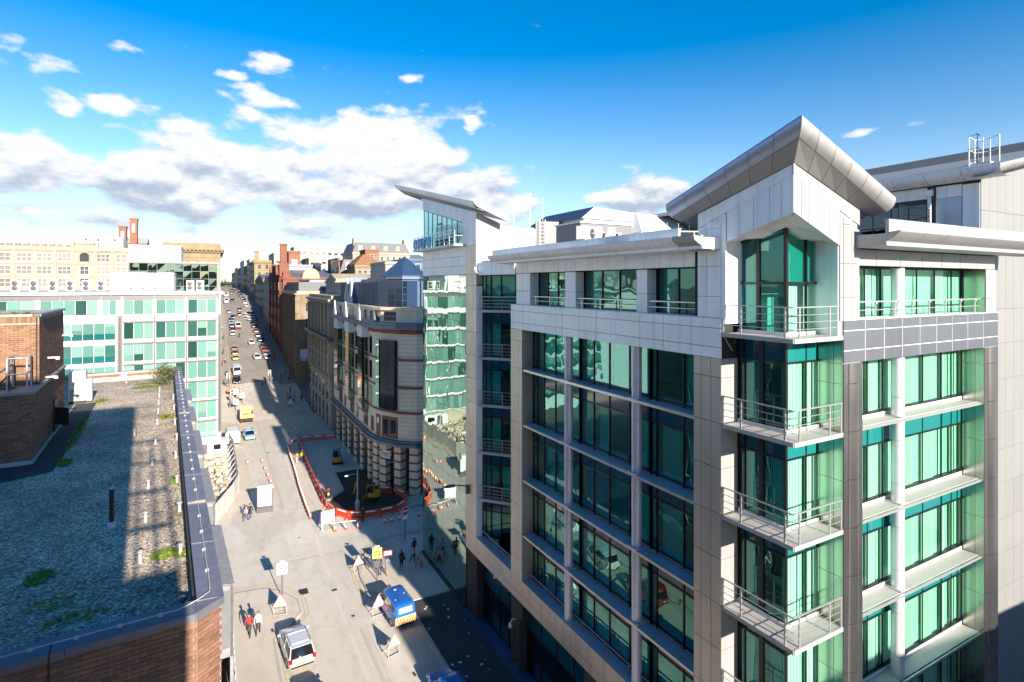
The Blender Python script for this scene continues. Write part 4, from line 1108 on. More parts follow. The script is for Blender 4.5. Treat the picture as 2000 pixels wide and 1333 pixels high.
def brick_stuff(name, o, u, nrm, L_, z0, z1, m, depth=.02):
    """joined brick courses on a wall plane: origin o, direction u, outward normal nrm"""
    o, u, nrm = Vector(o), Vector(u), Vector(nrm); mb = MB(); k = 0; z = z0
    while z + BH <= z1 + 1e-6:
        s = -(BW + MJ) / 2 if k % 2 else 0
        while s < L_:
            a, b = max(s, 0), min(s + BW, L_)
            if b - a > .03:
                j = random.uniform(0, .004)
                p = [o + u * a + Vector((0, 0, z - o.z)), o + u * b + Vector((0, 0, z - o.z)), o + u * b + Vector((0, 0, z + BH - o.z)), o + u * a + Vector((0, 0, z + BH - o.z))]
                mb.loft([p, [q + nrm * (depth * .4 + j) for q in p]], smooth=False)
            s += BW + MJ
        z += BH + MJ; k += 1
    np(name, mb, m, kind='stuff')


def brick_parts(o, u, nrm, L_, z0, z1, m, me_full):
    o, u, nrm = Vector(o), Vector(u), Vector(nrm); k = 0; z = z1 - BH
    rz = math.atan2(u.y, u.x)
    while z > z0:
        s = -(BW + MJ) / 2 if k % 2 else 0
        while s < L_:
            a, b = max(s, 0), min(s + BW, L_)
            if b - a > .03:
                q = o + u * a + nrm * random.uniform(.0, .004)
                b_ = bpy.data.objects.new('brick', me_full); link(b_, NB)
                b_.location = (q.x, q.y, z); b_.rotation_euler = (0, 0, rz); b_.scale = ((b - a) / BW, 1, 1)
            s += BW + MJ
        z -= BH + MJ; k += 1


np('wall', MB().prism([(-.38, -.285), (0, .01), (0, 32.3), (-9, 32.3), (-9, -.285)], 0, 20.45), M['mortar'])
np('parapet_wall', MB().prism([(-.38, -.285), (-.0, .0), (-.02, 32.2), (-.35, 32.2), (-.35, .14), (-.47, .05), (-9, .05), (-9, -.285)], 20.4, 21.0).box(-9, -.35, 31.95, 32.25, 20.4, 20.98), M['mortar'])
np('roof', MB().box(-9, -.35, .05, 32.0, 20.4, 20.5), M['gravel'])
bm_ = MB().box(0, BW, -.012, .02, 0, BH).mesh('brick', M['brick'])
ch = Vector((.38, .295, 0)); chn = Vector((.613, -.79, 0))
brick_parts((-3.35, -.285, 0), (1, 0, 0), (0, -1, 0), 2.965, 19.4, 20.975, M['brick'], bm_)
brick_parts((-.376, -.288, 0), ch.normalized(), chn, ch.length - .004, 19.1, 20.975, M['brick'], bm_)
# lead coping: sections with seams, a conductor tape on saddles
def coping(p, q, w, n, inner):
    p, q, inner = Vector(p), Vector(q), Vector(inner); d = (q - p) / n
    for i in range(n):
        a, b = p + d * (i + .002), p + d * (i + .998)
        o = inner * w; ex = -inner * .05
        np('coping_sheet', MB().hexa([(*(a + ex).xy, 20.96), (*(b + ex).xy, 20.96), (*(b + o).xy, 20.96), (*(a + o).xy, 20.96), (*(a + ex).xy, 21.085), (*(b + ex).xy, 21.085), (*(b + o).xy, 21.12), (*(a + o).xy, 21.12)]), M['lead'])
        np('coping_seam', MB().bar((*(a + ex).xy, 21.09), (*(a + o).xy, 21.125), .035, .012), M['lead'])
coping((0, .02, 0), (-.02, 32.2, 0), .37, 13, (-1, 0, 0))
coping((-9, -.285, 0), (-.40, -.285, 0), .35, 5, (0, 1, 0))
np('coping_sheet', MB().prism([(-.40, -.335), (-.385, -.335), (.05, 0.0), (.05, .03), (-.37, .03), (-.40, .06)], 20.962, 21.10), M['lead'])
np('coping_sheet', MB().box(-9, -.4, 31.9, 32.3, 20.96, 21.04), M['lead2'])
tp = [(-8.9, -.14, 21.135), (-.62, -.14, 21.135), (-.36, .02, 21.14), (-.17, .2, 21.14), (-.15, .5, 21.14), (-.17, 31.5, 21.13)]
np('conductor_tape', MB().tube(tp, .011, 5), M['pvc'])
sd = MB().box(-.03, .03, -.02, .02, -.03, .02).mesh('conductor_clip', M['pvc'])
for y in [1.1 + i * .98 for i in range(31)]: o = inst('conductor_clip', sd, NB, (-.16, y, 21.13), world=False)
for x in [-.9 - i * .55 for i in range(8)]: o = inst('conductor_clip', sd, NB, (x, -.14, 21.13), world=False)
np('cable', MB().tube([(-2.3, -.12, 21.12), (-2.3, -.355, 21.08), (-2.3, -.33, 20.9), (-2.28, -.32, 18)], .012, 5), M['black'])
for y in (5.0, 16.4): np('coping_strap', MB().box(-.37, .02, y, y + .1, 21.09, 21.14), M['mortar'])
# parapet inner face upstand, black felt gutter strip at the tower
np('felt_edging', MB().box(-.42, -.36, .1, 31.9, 20.5, 20.92).box(-9, -.4, .06, .12, 20.5, 20.9), M['felt'])
np('felt_edging', MB().poly([(-4.72, 13.4, 20.506), (-3.95, 12.2, 20.506), (-3.9, 15, 20.506), (-3.85, 24.6, 20.506), (-4.72, 24.6, 20.506)]).poly([(-9, 11.7, 20.506), (-5.1, 11.7, 20.506), (-3.95, 12.2, 20.506), (-4.72, 13.5, 20.506), (-9, 13.5, 20.506)]), M['felt'])
np('upstand', MB().box(-5.6, -.4, 31.86, 31.95, 20.5, 20.74), M['pvc'])
brick_stuff('brick_courses', (-9, 31.94, 20.76), (1, 0, 0), (0, -1, 0), 8.6, 20.76, 20.95, M['brick_lt'])
np('wall_vent', MB().box(-3.25, -2.95, 31.88, 31.94, 20.78, 20.95), M['white'])
# stair tower: two blocks
np('tower_wall', MB().box(-9, -4.72, 13.66, 21.0, 20.4, 22.9).box(-9, -4.77, 15.35, 21.02, 22.5, 25.45), M['mortar'])
brick_stuff('brick_courses', (-9, 13.66, 20.62), (1, 0, 0), (0, -1, 0), 4.28, 20.62, 22.86, M['brick_st'])
brick_stuff('brick_courses', (-4.72, 13.66, 20.62), (0, 1, 0), (1, 0, 0), 7.3, 20.62, 22.86, M['brick_st'])
brick_stuff('brick_courses', (-9, 15.35, 22.9), (1, 0, 0), (0, -1, 0), 4.23, 22.9, 25.2, M['brick_lt'])
brick_stuff('brick_courses', (-4.77, 15.36, 22.9), (0, 1, 0), (1, 0, 0), 5.65, 22.9, 25.35, M['brick_st'])
sc_ = MB()
for i in range(54): sc_.box(-9 + i * .078, -9 + i * .078 + .068, 15.33, 15.36, 25.21, 25.43)
np('brick_soldier_course', sc_, M['brick_lt'], kind='stuff')
np('tower_coping', MB().box(-9, -4.66, 13.58, 15.3, 22.86, 22.95).box(-5.15, -4.66, 15.3, 21.05, 22.86, 22.95), M['lead2'])
np('tower_coping', MB().box(-9, -4.72, 15.30, 15.55, 25.43, 25.52).box(-4.95, -4.70, 15.30, 21.06, 25.43, 25.52), M['lead2'])
np('tower_roof', MB().box(-9, -4.95, 15.5, 21, 25.3, 25.47), M['gravel'])
np('skirting', MB().box(-9, -4.68, 13.60, 13.645, 20.5, 20.62).box(-4.70, -4.655, 13.6, 21, 20.5, 20.62), M['pvc'])
np('door', MB().box(-4.71, -4.66, 17.9, 18.9, 20.6, 21.9).loft([[(-4.66, 17.95, 20.9), (-4.2, 17.75, 20.85), (-4.2, 17.8, 20.85), (-4.66, 18.0, 20.9)], [(-4.66, 17.95, 21.6), (-4.2, 17.75, 21.55), (-4.2, 17.8, 21.55), (-4.66, 18.0, 21.6)]], smooth=False), M['black'])
np('conduit', MB().tube([(-4.83, 15.3, 22.95), (-4.83, 15.3, 25.4)], .02, 6), M['black'])
for (y, z) in ((17.0, 23.7), (20.6, 24.3), (16.6, 23.0)):
    np('floodlight', MB().box(-4.75, -4.45, y - .05, y + .05, z, z + .06).box(-4.5, -4.38, y - .08, y + .08, z - .05, z + .05), M['white'])
# railings on the lower roof of the tower
M['galv'] = mat('galvanised rail', (.55, .54, .52), .45, .5)
M['dark_rail'] = mat('blue grey rail paint', (.06, .08, .11), .5, .2)
rb = MB().tube([(-9, 14.1, 23.45), (-6.0, 14.1, 23.45), (-5.75, 14.3, 23.5), (-5.45, 14.9, 23.75)], .03, 6).tube([(-9, 14.1, 23.2), (-6.0, 14.1, 23.2)], .025, 6)
for x in (-6.15, -7.6): rb.tube([(x, 14.1, 22.9), (x, 14.1, 23.45)], .03, 6)
rb.tube([(-5.4, 14.3, 22.9), (-5.4, 14.3, 24.0)], .03, 6)
np('tower_railing', rb, M['dark_rail'])
rb = MB()
for (x, y) in ((-5.45, 14.25), (-4.92, 14.2), (-5.45, 15.1), (-4.95, 15.1)): rb.tube([(x, y, 22.95), (x, y, 24.05)], .028, 6)
for z in (24.05, 23.5): rb.tube([(-5.45, 15.1, z), (-5.45, 14.25, z), (-4.92, 14.2, z), (-4.95, 15.1, z)], .028, 6)
np('ladder_cage', rb, M['galv'])


def blob(mb, cx, cy, cz, rx, ry, n, h=.11, rs=random):
    for i in range(n):
        a = rs.uniform(0, 6.283); q = rs.random() ** .5
        x, y = cx + rx * q * math.cos(a), cy + ry * q * math.sin(a)
        s = rs.uniform(.03, .07); z = cz + rs.uniform(0, h) * (1.1 - q)
        t = rs.uniform(0, 6.28)
        mb.poly([(x + s * math.cos(t + k * 2.09), y + s * math.sin(t + k * 2.09), z + rs.uniform(-.02, .04)) for k in range(3)])


ms = MB()
for (x, y, rx, ry, n) in ((-.85, 3.75, .28, .22, 420), (-.52, 3.6, .12, .22, 160), (-3.05, 3.95, .25, .35, 160), (-.78, 19.0, .3, .5, 380), (-3.7, 24.9, .25, .5, 220), (-1.75, 28.2, .9, .6, 420), (-3.75, 13.1, .2, .5, 220),
                         (-3.9, 18, .16, 3.2, 420), (-.55, 9.2, .16, .5, 220), (-4.6, 17, .1, 2.2, 120), (-1.9, 29.6, .6, .4, 160), (-2.2, 1.8, .5, .25, 60), (-2.7, 2.6, .4, .3, 60)):
    blob(ms, x, y, 20.5, rx, ry, n)
for i in range(9): blob(ms, -8 + i * .35, 15.9 + .1 * (i % 3), 25.47, .25, .2, 110)
for i in range(7): blob(ms, -8.6 + i * .5, 14.7, 22.95, .3, .2, 130, .12)
np('moss', ms, M['moss'], kind='stuff')
np('tower_deck', MB().box(-9, -5.1, 13.8, 15.3, 22.88, 22.94), M['felt'])


def on_roof(p):            # local roof point -> world
    a = R(3.6); return (.13 + p[0] * math.cos(a) - p[1] * math.sin(a), 11 + p[0] * math.sin(a) + p[1] * math.cos(a), p[2])


# roof furniture: short capped vents, a black flue, a plant cabinet, a self-seeded shrub
t = thing('roof_vent', 'short capped grey vent post standing in the roof gravel', 'vent', on_roof((-1.27, 6.03, 20.5)), R(3.6), 'vent posts on the gravel roof')
VENTS = [(-1.27, 6.03, t)]
part('pipe', MB().tube([(0, 0, 0), (0, 0, .21)], .04, 10), M['pvc'], t)
part('cap', MB().lathe([(.04, .20), (.075, .215), (.08, .26), (.045, .285), (0, .29)], n=10), M['lead2'], t)
for (x, y) in [(-1.31, 3.6), (-.55, 3.52), (-1.34, 1.13), (-.57, 1.01), (-1.27, 8.75), (-.52, 6.32), (-.54, 8.79), (-1.22, 11.2), (-1.17, 14.1), (-.54, 11.74), (-.47, 14.33), (-1.15, 17.55), (-.5, 17.2), (-1.15, 20.0), (-1.15, 22.38), (-.5, 20.5), (-1.14, 24.3), (-1.14, 26.34), (-.5, 23.4), (-1.91, 15.92), (-2.9, 30.6)]:
    c = copy_tree(t, on_roof((x, y, 20.5)), R(3.6 + random.uniform(-60, 60))); VENTS.append((x, y, c))
ORD = ['nearest', 'second', 'third', 'fourth', 'fifth', 'sixth', 'seventh', 'eighth', 'ninth', 'tenth', 'eleventh', 'twelfth', 'thirteenth', 'fourteenth', 'fifteenth', 'sixteenth', 'seventeenth', 'eighteenth', 'nineteenth', 'twentieth', 'twenty-first', 'twenty-second', 'twenty-third', 'twenty-fourth', 'twenty-fifth', 'twenty-sixth', 'twenty-seventh', 'twenty-eighth', 'twenty-ninth', 'thirtieth', 'thirty-first', 'thirty-second', 'thirty-third', 'thirty-fourth', 'thirty-fifth', 'thirty-sixth']
for sel, row in ((lambda x: x > -.7, 'hugging the lead parapet'), (lambda x: -1.6 < x <= -.7, 'down the middle of the sunlit strip'), (lambda x: x <= -1.6, 'standing apart to the left')):
    for i, (x, y, c) in enumerate(sorted((v for v in VENTS if sel(v[0])), key=lambda v: v[1])): c['label'] = 'short capped grey vent post, %s in the line %s' % (ORD[i], row) if sel(0) or sel(-1) else 'short capped grey vent post %s, %s one' % (row, ORD[i])
t = thing('flue', 'tall black flue pipe with a white base standing alone in the gravel', 'flue', on_roof((-1.98, 6.1, 20.5)))
part('pipe', MB().tube([(0, 0, .12), (0, 0, .98)], .055, 14), M['black'], t); part('base', MB().lathe([(.085, 0), (.085, .13), (.06, .15)], n=14), M['white'], t)
part('cap', MB().lathe([(.06, .97), (.065, 1.0), (.02, 1.03), (0, 1.03)], n=12), M['pvc'], t)
t = thing('plant_cabinet', 'white plant cabinet against the brick tower on the gravel roof', 'cabinet', on_roof((-4.68, 25.0, 20.5)), R(3.6))
part('cabinet_body', MB().box(-.35, .35, -.3, .4, .15, 1.65), M['white'], t); part('cabinet_door', MB().box(-.3, .3, -.315, -.3, .8, 1.6), M['white'], t)
part('base_frame', MB().box(-.33, .33, -.28, .38, 0, .15), M['black'], t); part('latch', MB().box(.18, .22, -.33, -.315, 1.05, 1.25), M['black'], t)
part('lower_panel', MB().box(-.3, .3, -.315, -.3, .2, .75), mat('grey panel', (.30, .29, .29), .5), t)
part('side_casing', MB().box(.36, .6, -.2, .3, .1, 1.2), M['white'], t)


def leaves(mb, c, r, n, s=(.05, .12), sq=1.0, rs=random, mi=0):
    for i in range(n):
        while True:
            p = Vector((rs.uniform(-1, 1), rs.uniform(-1, 1), rs.uniform(-1, 1)))
            if .15 < p.length < 1: break
        x, y, z = c[0] + p.x * r, c[1] + p.y * r, c[2] + p.z * r * sq
        w = rs.uniform(*s); a = Vector((rs.uniform(-1, 1), rs.uniform(-1, 1), rs.uniform(-.6, .6))).normalized() * w; b = a.cross(Vector((rs.uniform(-1, 1), rs.uniform(-1, 1), 1))).normalized() * w * .45
        v = Vector((x, y, z)); mb.poly([v - a, v - b, v + a, v + b], mi)


M['leaf'] = mat('shrub leaf', (.10, .12, .035), .7, island=.5)
M['twig'] = mat('brown twig', (.16, .11, .07), .9)
t = thing('shrub', 'straggly green shrub growing in the far corner of the gravel roof', 'shrub', on_roof((-.85, 29.6, 20.5)))
lf, tw = MB(), MB()
for i in range(26):
    a, r_ = random.uniform(0, 6.28), random.uniform(.3, 1.1); tip = (r_ * math.cos(a) * .6, r_ * math.sin(a) * 1.6, random.uniform(.25, 1.0))
    tw.tube([(0, tip[1] * .3, 0), (tip[0] * .5, tip[1] * .7, tip[2] * .6), tip], [.02, .014, .006], 5); leaves(lf, tip, .28, 60, (.03, .08)); leaves(lf, (tip[0] * .5, tip[1] * .7, tip[2] * .6), .2, 20, (.03, .07))
part('branches', tw, M['twig'], t); part('foliage', lf, M['leaf'], t)
# street side: stepped bays sheeted in grey metal, windows below, brickwork
bw = [(1.8, 5.1), (6.9, 10.3), (12.1, 16.0), (17.8, 21.4), (23.2, 27.0)]
for i, (a, b) in enumerate(bw):
    zt = 20.4 - .0 * i; w = .36
    np('bay_roof', MB().loft([[(0, a, zt), (w, a, zt - .05), (w, b, zt - .05), (0, b, zt)], [(0, a, zt + .04), (w + .02, a, zt - .01), (w + .02, b, zt - .01), (0, b, zt + .04)]], smooth=False), M['lead2'])
    np('bay_end_panel', MB().box(.0, w, a, a + .04, 18.9, zt), M['lead2']); np('bay_end_panel', MB().box(.07, w - .05, a - .015, a, 19.1, zt - .12), M['bay_panel'])
    np('bay_front', MB().box(w - .06, w, a, b, 17.9, zt - .05), M['lead2'])
    n = 3
    for k in range(n):
        u0, u1 = a + .1 + (b - a - .2) * k / n, a + .1 + (b - a - .2) * (k + 1) / n
        for z0 in (15.0, 11.4, 7.8, 4.2):
            f = np('window_frame', MB().box(w - .06, w + .02, u0, u0 + .06, z0, z0 + 2.4).box(w - .06, w + .02, u1 - .06, u1, z0, z0 + 2.4).box(w - .06, w + .02, u0, u1, z0, z0 + .06).box(w - .06, w + .02, u0, u1, z0 + 2.34, z0 + 2.4), M['white'])
            o = part('window_pane', MB().poly([(w, u0 + .06, z0 + .06), (w, u1 - .06, z0 + .06), (w, u1 - .06, z0 + 2.34), (w, u0 + .06, z0 + 2.34)]), M['glassL']); o.parent = f
    np('bay_spandrel', MB().box(w - .08, w - .01, a, b, 3.4, 18.2), M['lead2']); np('bay_back', MB().box(0.01, .05, a, b, 3.4, 18.9), M['interior_dk'])
np('shopfront', MB().box(0.0, .06, 1.5, 32, .3, 3.1), M['glassD']); np('shop_fascia', MB().box(0, .2, 1.2, 32, 3.1, 3.5), M['white'])
np('wall_window', MB().box(.005, .03, .5, 1.6, 18.6, 19.6), M['glassD'])
# ---------------------------------------------------------------- building the photograph was taken from: its shade falls on the gravel roof
VB = thing('viewpoint_building', 'tall brown brick office block behind the viewpoint with a railed corner terrace', 'building', (-.2, -1, 0))
wpart('wall', MB().box(-34, -.22, -22, -1.2, 0, 33.1), M['brick_st'], VB)
wpart('terrace', MB().box(-.2, .72, -22, -1.2, 0, 26.0), M['brick_st'], VB)
rb = MB()
for x in (-.05, .34, .70): rb.box(x - .035, x + .035, -1.32, -1.24, 26, 30.4)
for z in (27.0, 28.05, 29.2, 30.35): rb.box(-.22, .74, -1.32, -1.24, z - .05, z + .05)
wpart('scaffold_screen', rb, M['galv'], VB)
SB = thing('south_building', 'stone office block across the side road whose shade falls on the glass facade', 'building', (17.3, -10, 0))
wpart('wall', MB().prism([(17.3, -34), (70, -34), (70, -10), (17.3, -10)], 0, [19.4, 15.5, 15.5, 19.4]), mat('sand stone wall', (.36, .30, .22), .85, var=.4, vscale=.6), SB)
wpart('roof', MB().box(22, 30, -24, -14, 18.9, 20.6), M['roof_felt'], SB)
wpart('chimney', MB().box(25.4, 26.6, -11.2, -10.2, 18.5, 20.1), M['brick_st'], SB)
# ---------------------------------------------------------------- mint glass office across the left
LB = thing('glass_office', 'white banded office block with mint green windows beyond the gravel roof', 'building', (1.2, 100, 0))
M['wband'] = mat('white glass band', (.66, .66, .64), .25, 0, .5, var=.05, vscale=.4, obj=.02)
M['mint'] = mat('mint window blind', (.095, .215, .18), .12, 0, .6, obj=.22)
M['mint_dk'] = mat('dark teal lower pane', (.01, .10, .10), .1, 0, .6, obj=.2)
M['mint_open'] = mat('dim window', (.025, .085, .075), .1, 0, .6, obj=.45)
M['mint_pale'] = mat('pale mint blind', (.16, .27, .235), .15, 0, .6, obj=.15)
M['pil'] = mat('grey metal pilaster', (.13, .128, .13), .45, .4)
LY = 100.0
wpart('wall', MB().box(-60, 1.12, LY + .1, 140, 0, 24.9), M['wband'], LB)
wpart('parapet', MB().box(-60, 1.5, LY - .35, 140.4, 25.05, 25.42), M['white'], LB)
wpart('roof_deck', MB().box(-60, 1.3, LY, 140, 25.35, 25.47), mat('pale roof', (.48, .47, .45), .8, var=.4, vscale=.7), LB)
fx = [-60 + i * 2.4 for i in range(21)] + [-11.84]
for a, b in zip(fx, fx[1:]): wpart('fascia_panel', MB().box(a + .02, b - .02, LY - .02, LY + .1, 24.32, 25.05), M['pil'], LB)
for a, b in zip([-11.8, -7.8, -3.62], [-7.8, -3.62, .95]): wpart('fascia_panel', MB().box(a + .02, b - .02, LY - .02, LY + .1, 24.32, 25.05), M['pil'], LB)
ROWS_L = [(22.15, 24.25), (18.45, 20.85), (15.1, 17.65), (11.95, 14.45), (8.75, 11.25), (5.6, 8.1), (2.4, 4.9)]


def lwin(x0, x1, z0, z1, n, low=None, frame=None):
    f = wpart('window_frame', MB().box(x0, x1, LY + .02, LY + .1, z0 - .04, z0 + .04).box(x0, x1, LY + .02, LY + .1, z1 - .05, z1), M['pil'], LB)
    for i in range(n):
        a, b = x0 + (x1 - x0) * i / n, x0 + (x1 - x0) * (i + 1) / n
        r = random.random(); mm = M['mint'] if r < .58 else M['mint_pale'] if r < .84 else M['mint_open']
        j = random.uniform(-.008, .008)
        zl = z0
        if low:
            zl = z0 + (z1 - z0) * .38
            o = part('window_pane', MB().loft([[(a + .03, LY + .04, z0), (b - .03, LY + .04, z0), (b - .03, LY + .04, zl - .03), (a + .03, LY + .04, zl - .03)], [(a + .03, LY + .09, z0), (b - .03, LY + .09, z0), (b - .03, LY + .09, zl - .03), (a + .03, LY + .09, zl - .03)]], smooth=False), M['mint_dk']); o.parent = f
        o = part('window_pane', MB().loft([[(a + .03, LY + .03 + j, zl), (b - .03, LY + .03 - j, zl), (b - .03, LY + .03, z1), (a + .03, LY + .03, z1)], [(a + .03, LY + .09, zl), (b - .03, LY + .09, zl), (b - .03, LY + .09, z1), (a + .03, LY + .09, z1)]], smooth=False), mm); o.parent = f
        if random.random() < .15:
            h = random.uniform(.25, .8)
            o = part('roller_blind', MB().box(a + .08, b - .08, LY + .005, LY + .02, z1 - (z1 - zl) * h, z1 - .05), M['mint_pale']); o.parent = f


for r, (z0, z1) in enumerate(ROWS_L):
    for (a, b) in ((-11.7, -7.95), (-7.65, -3.75), (-3.45, .5)): lwin(a, b, z0, z1, 3)
    if r == 0:
        for (a, b, n) in ((-14.3, -12.6, 2), (-21.4, -14.8, 5), (-28, -21.9, 4), (-35, -28.4, 5), (-42, -35.4, 5)): lwin(a, b, z0, z1, n)
    else:
        for (a, b, n) in ((-20.5, -12.7, 6), (-29, -20.9, 6), (-38, -29.4, 6)): lwin(a, b, z0, z1, n, low=True)
for x, w in ((-12.15, .62), (.98, .46)): wpart('pilaster', MB().box(x - w / 2, x + w / 2, LY - .22, LY + .05, 3.2, 22.0).tube([(x, LY - .24, 3), (x, LY - .24, 21.6)], .1, 6), M['pil'], LB)
for x in (-7.8, -3.6): wpart('pilaster', MB().box(x - .11, x + .11, LY - .1, LY + .05, .5, 22), M['pil'], LB)
for x in (-11.9, -7.8, -3.6, .8, -14.55, -21.65): wpart('pillar', MB().box(x - .22, x + .22, LY - .08, LY + .1, 22.0, 24.32), M['white'], LB)
for (z0, z1), (y0, y1) in zip(ROWS_L, ROWS_L[1:]):
    wpart('ledge', MB().box(-11.8, .7, LY - .16, LY + .1, y1 + .02, y1 + .2), M['pil'], LB)
for (z0, z1), (y0, y1) in zip(ROWS_L, ROWS_L[1:]):
    for (a, b, n) in ((-11.72, -7.93, 3), (-7.67, -3.72, 3), (-3.48, .62, 3), (-20.5, -12.7, 4), (-29, -20.9, 4)):
        for k in range(n):
            wpart('band_panel', MB().box(a + (b - a) * k / n + .012, a + (b - a) * (k + 1) / n - .012, LY - .07, LY + .02, y1 + .24, z0 - .06), M['wband'], LB)
# its street side (seen mirrored in the facade opposite)
for (z0, z1) in ROWS_L:
    f = wpart('window_band', MB().box(1.1, 1.16, 101, 139, z0, z1), M['mint_open'], LB)
    for i in range(18):
        a = 101.2 + i * 2.1
        o = part('window_pane', MB().box(1.15, 1.19, a, a + 1.95, z0 + .05, z1 - .05), M['mint'] if random.random() < .7 else M['mint_open']); o.parent = f
wpart('base_wall', MB().box(-20, 1.3, LY - .6, LY - .1, 0, 2.2), mat('sand render', (.42, .37, .28), .8, var=.3, vscale=1), LB)
# rooftop plant on it
M['fan'] = mat('fan grille', (.05, .05, .055), .5)
t0 = thing('condenser', 'white twin fan condenser unit, second from the left on the white roof', 'air conditioner', (-27.5, 103, 25.47), 0, 'condenser units along the white roof')
part('casing', MB().box(-.55, .55, -.25, .25, .15, 1.75), M['white'], t0)
for z in (.6, 1.3):
    f = part('fan', MB().lathe([(0, 0), (.34, 0), (.36, .02), (.30, .04), (0, .03)], n=14).mesh('fan', M['fan']), None, t0); f.location = (-.08, -.255, z); f.rotation_euler = (R(90), 0, 0)
part('feet', MB().box(-.5, -.4, -.25, .25, 0, .15).box(.4, .5, -.25, .25, 0, .15), M['pil'], t0)
for k, x in enumerate((-30.2, -24.8, -22.6, -20.4, -18.6, -16.6, -14.8, -3.2, -1.8)): copy_tree(t0, (x, 102.5 + random.uniform(0, 1.5), 25.47), None, 'white twin fan condenser unit, ' + ['furthest left by the canopy', 'third from the left on the white roof', 'fourth from the left on the white roof', 'fifth from the left on the white roof', 'sixth from the left on the white roof', 'third one left of the plant room', 'last but one left of the blank plant room', 'before the mirrored glass, left one', 'before the mirrored glass, right one'][k])
t = thing('tank_room', 'blank white plant room on the roof of the mint glass office', 'plant room', (-9.8, 106, 25.47))
part('wall', MB().box(-4.3, 4.2, 0, 6, 0, 2.9), M['white_box'], t); part('roof', MB().box(-4.4, 4.3, -.1, 6.1, 2.9, 3.0), M['white'], t)
for x in (-1.6, 0, 1.6): part('wall_vent', MB().lathe([(0, 0), (.25, 0), (.25, .03), (.2, .05), (0, .05)], n=12), M['pil'], t).matrix_local = Matrix.Translation((x, -.0, .5)) @ Matrix.Rotation(R(90), 4, 'X')
part('louvre', MB().box(1.2, 2.4, -.03, 0, 1.6, 1.75), M['fan'], t); part('light_fitting', MB().box(-.2, .2, -.05, 0, 2.0, 2.3), M['pil'], t)
t = thing('roof_canopy', 'white flat canopy over dark shelter at the left end of the white roof', 'shelter', (-34.5, 104, 25.47))
part('roof', MB().box(-4, 4.4, -1, 1.2, 2.5, 2.7), M['white'], t)
for i in range(7): part('glass_panel', MB().box(-3.9 + i * 1.17, -2.83 + i * 1.17, -.95, -.9, .2, 2.4), M['glassD'], t); part('post', MB().box(-4 + i * 1.17, -3.9 + i * 1.17, -1, -.9, 0, 2.5), M['white'], t)
# glazed rooftop block: mirrored grid
t = thing('glazed_plant_block', 'dark mirrored glass rooftop block behind the white plant room', 'building', (-6, 118, 0))
wpart('wall', MB().box(-13.0, 1.0, 118.3, 134, 24, 30.4), M['interior_dk'], t); wpart('roof', MB().box(-13.2, 1.2, 117.8, 134.2, 30.4, 30.75), M['pil'], t)
wpart('corner_post', MB().box(.7, 1.15, 117.9, 118.4, 24, 30.4), M['pil'], t)
for i in range(10):
    for k in range(4):
        a, z = -12.9 + i * 1.36, 24.9 + k * 1.38
        pane_obj('B', 118.05, a, a + 1.3, z, z + 1.32, M['glassT'], wpart('window_frame', MB().box(a - .05, a, 118.0, 118.12, z, z + 1.38).box(a, a + 1.3, 118.0, 118.12, z + 1.32, z + 1.38), M['pil'], t), .02)
t = thing('white_roof_box', 'blank white rooftop box above the mirrored glass block', 'plant room', (-9.3, 122, 30.75))
part('wall', MB().box(-4.2, 4.0, 0, 8, 0, 3.0), M['white_box'], t); part('coping', MB().box(-4.3, 4.1, -.1, 8.1, 3.0, 3.12), M['white'], t); part('light_fitting', MB().box(-.1, .1, -.08, 0, 2.0, 2.4), M['pil'], t)

# ---------------------------------------------------------------- generic masonry block
M['pane_far'] = mat('far window glass', (.035, .045, .06), .08, 0, .7, obj=.5)
M['pane_pale'] = mat('sky reflection pane', (.20, .175, .165), .15, 0, .6, var=.5, vscale=1.1, obj=.35)  # pane colour lightened to stand for reflected sky
M['frame_far'] = mat('white sash frame', (.62, .60, .56), .6)
WM = {}


def win_mesh(w, h, frame, style, pl, pane=None):
    k = (round(w, 2), round(h, 2), frame.name, style, pl, pane)
    if k in WM: return WM[k]
    mb = MB(); T = .07 if w > .7 else .05

    def bx(u0, u1, z0, z1, d0, d1, mi):
        if pl == 'S': mb.box(u0, u1, d0, d1, z0, z1, mi)
        elif pl == 'W': mb.box(d0, d1, u0, u1, z0, z1, mi)
        else: mb.box(-d0, -d1, u0, u1, z0, z1, mi)
    bx(-w / 2, w / 2, 0, h, -.015, .06, 1)
    for (a, b, c, d) in ((-w / 2 - T, -w / 2, -T, h + T), (w / 2, w / 2 + T, -T, h + T), (-w / 2, w / 2, h, h + T), (-w / 2 - T * 1.6, w / 2 + T * 1.6, -T * 1.6, 0)):
        bx(a, b, c, d, -.10, .03, 0)
    if style in ('sash', 'grid'):
        bx(-w / 2, w / 2, h * .5 - .03, h * .5 + .03, -.045, .0, 0)
    if style == 'grid':
        n = max(2, int(w / .7))
        for i in range(1, n): bx(-w / 2 + w * i / n - .025, -w / 2 + w * i / n + .025, 0, h, -.04, 0, 0)
    WM[k] = mb.mesh('window', [frame, M[pane or 'pane_far']])
    return WM[k]


def windows(root, pl, c, u0, u1, zs, n, w, h, frame=None, style='sash', skip=()):
    frame = frame or M['frame_far']; me = win_mesh(w, h, frame, style, pl); k = 0
    for z in zs:
        for i in range(n):
            u = u0 + (u1 - u0) * (i + .5) / n
            if (i, z) in skip: continue
            inst('window', me, root, (u, c - .0, z) if pl == 'S' else (c, u, z)); k += 1


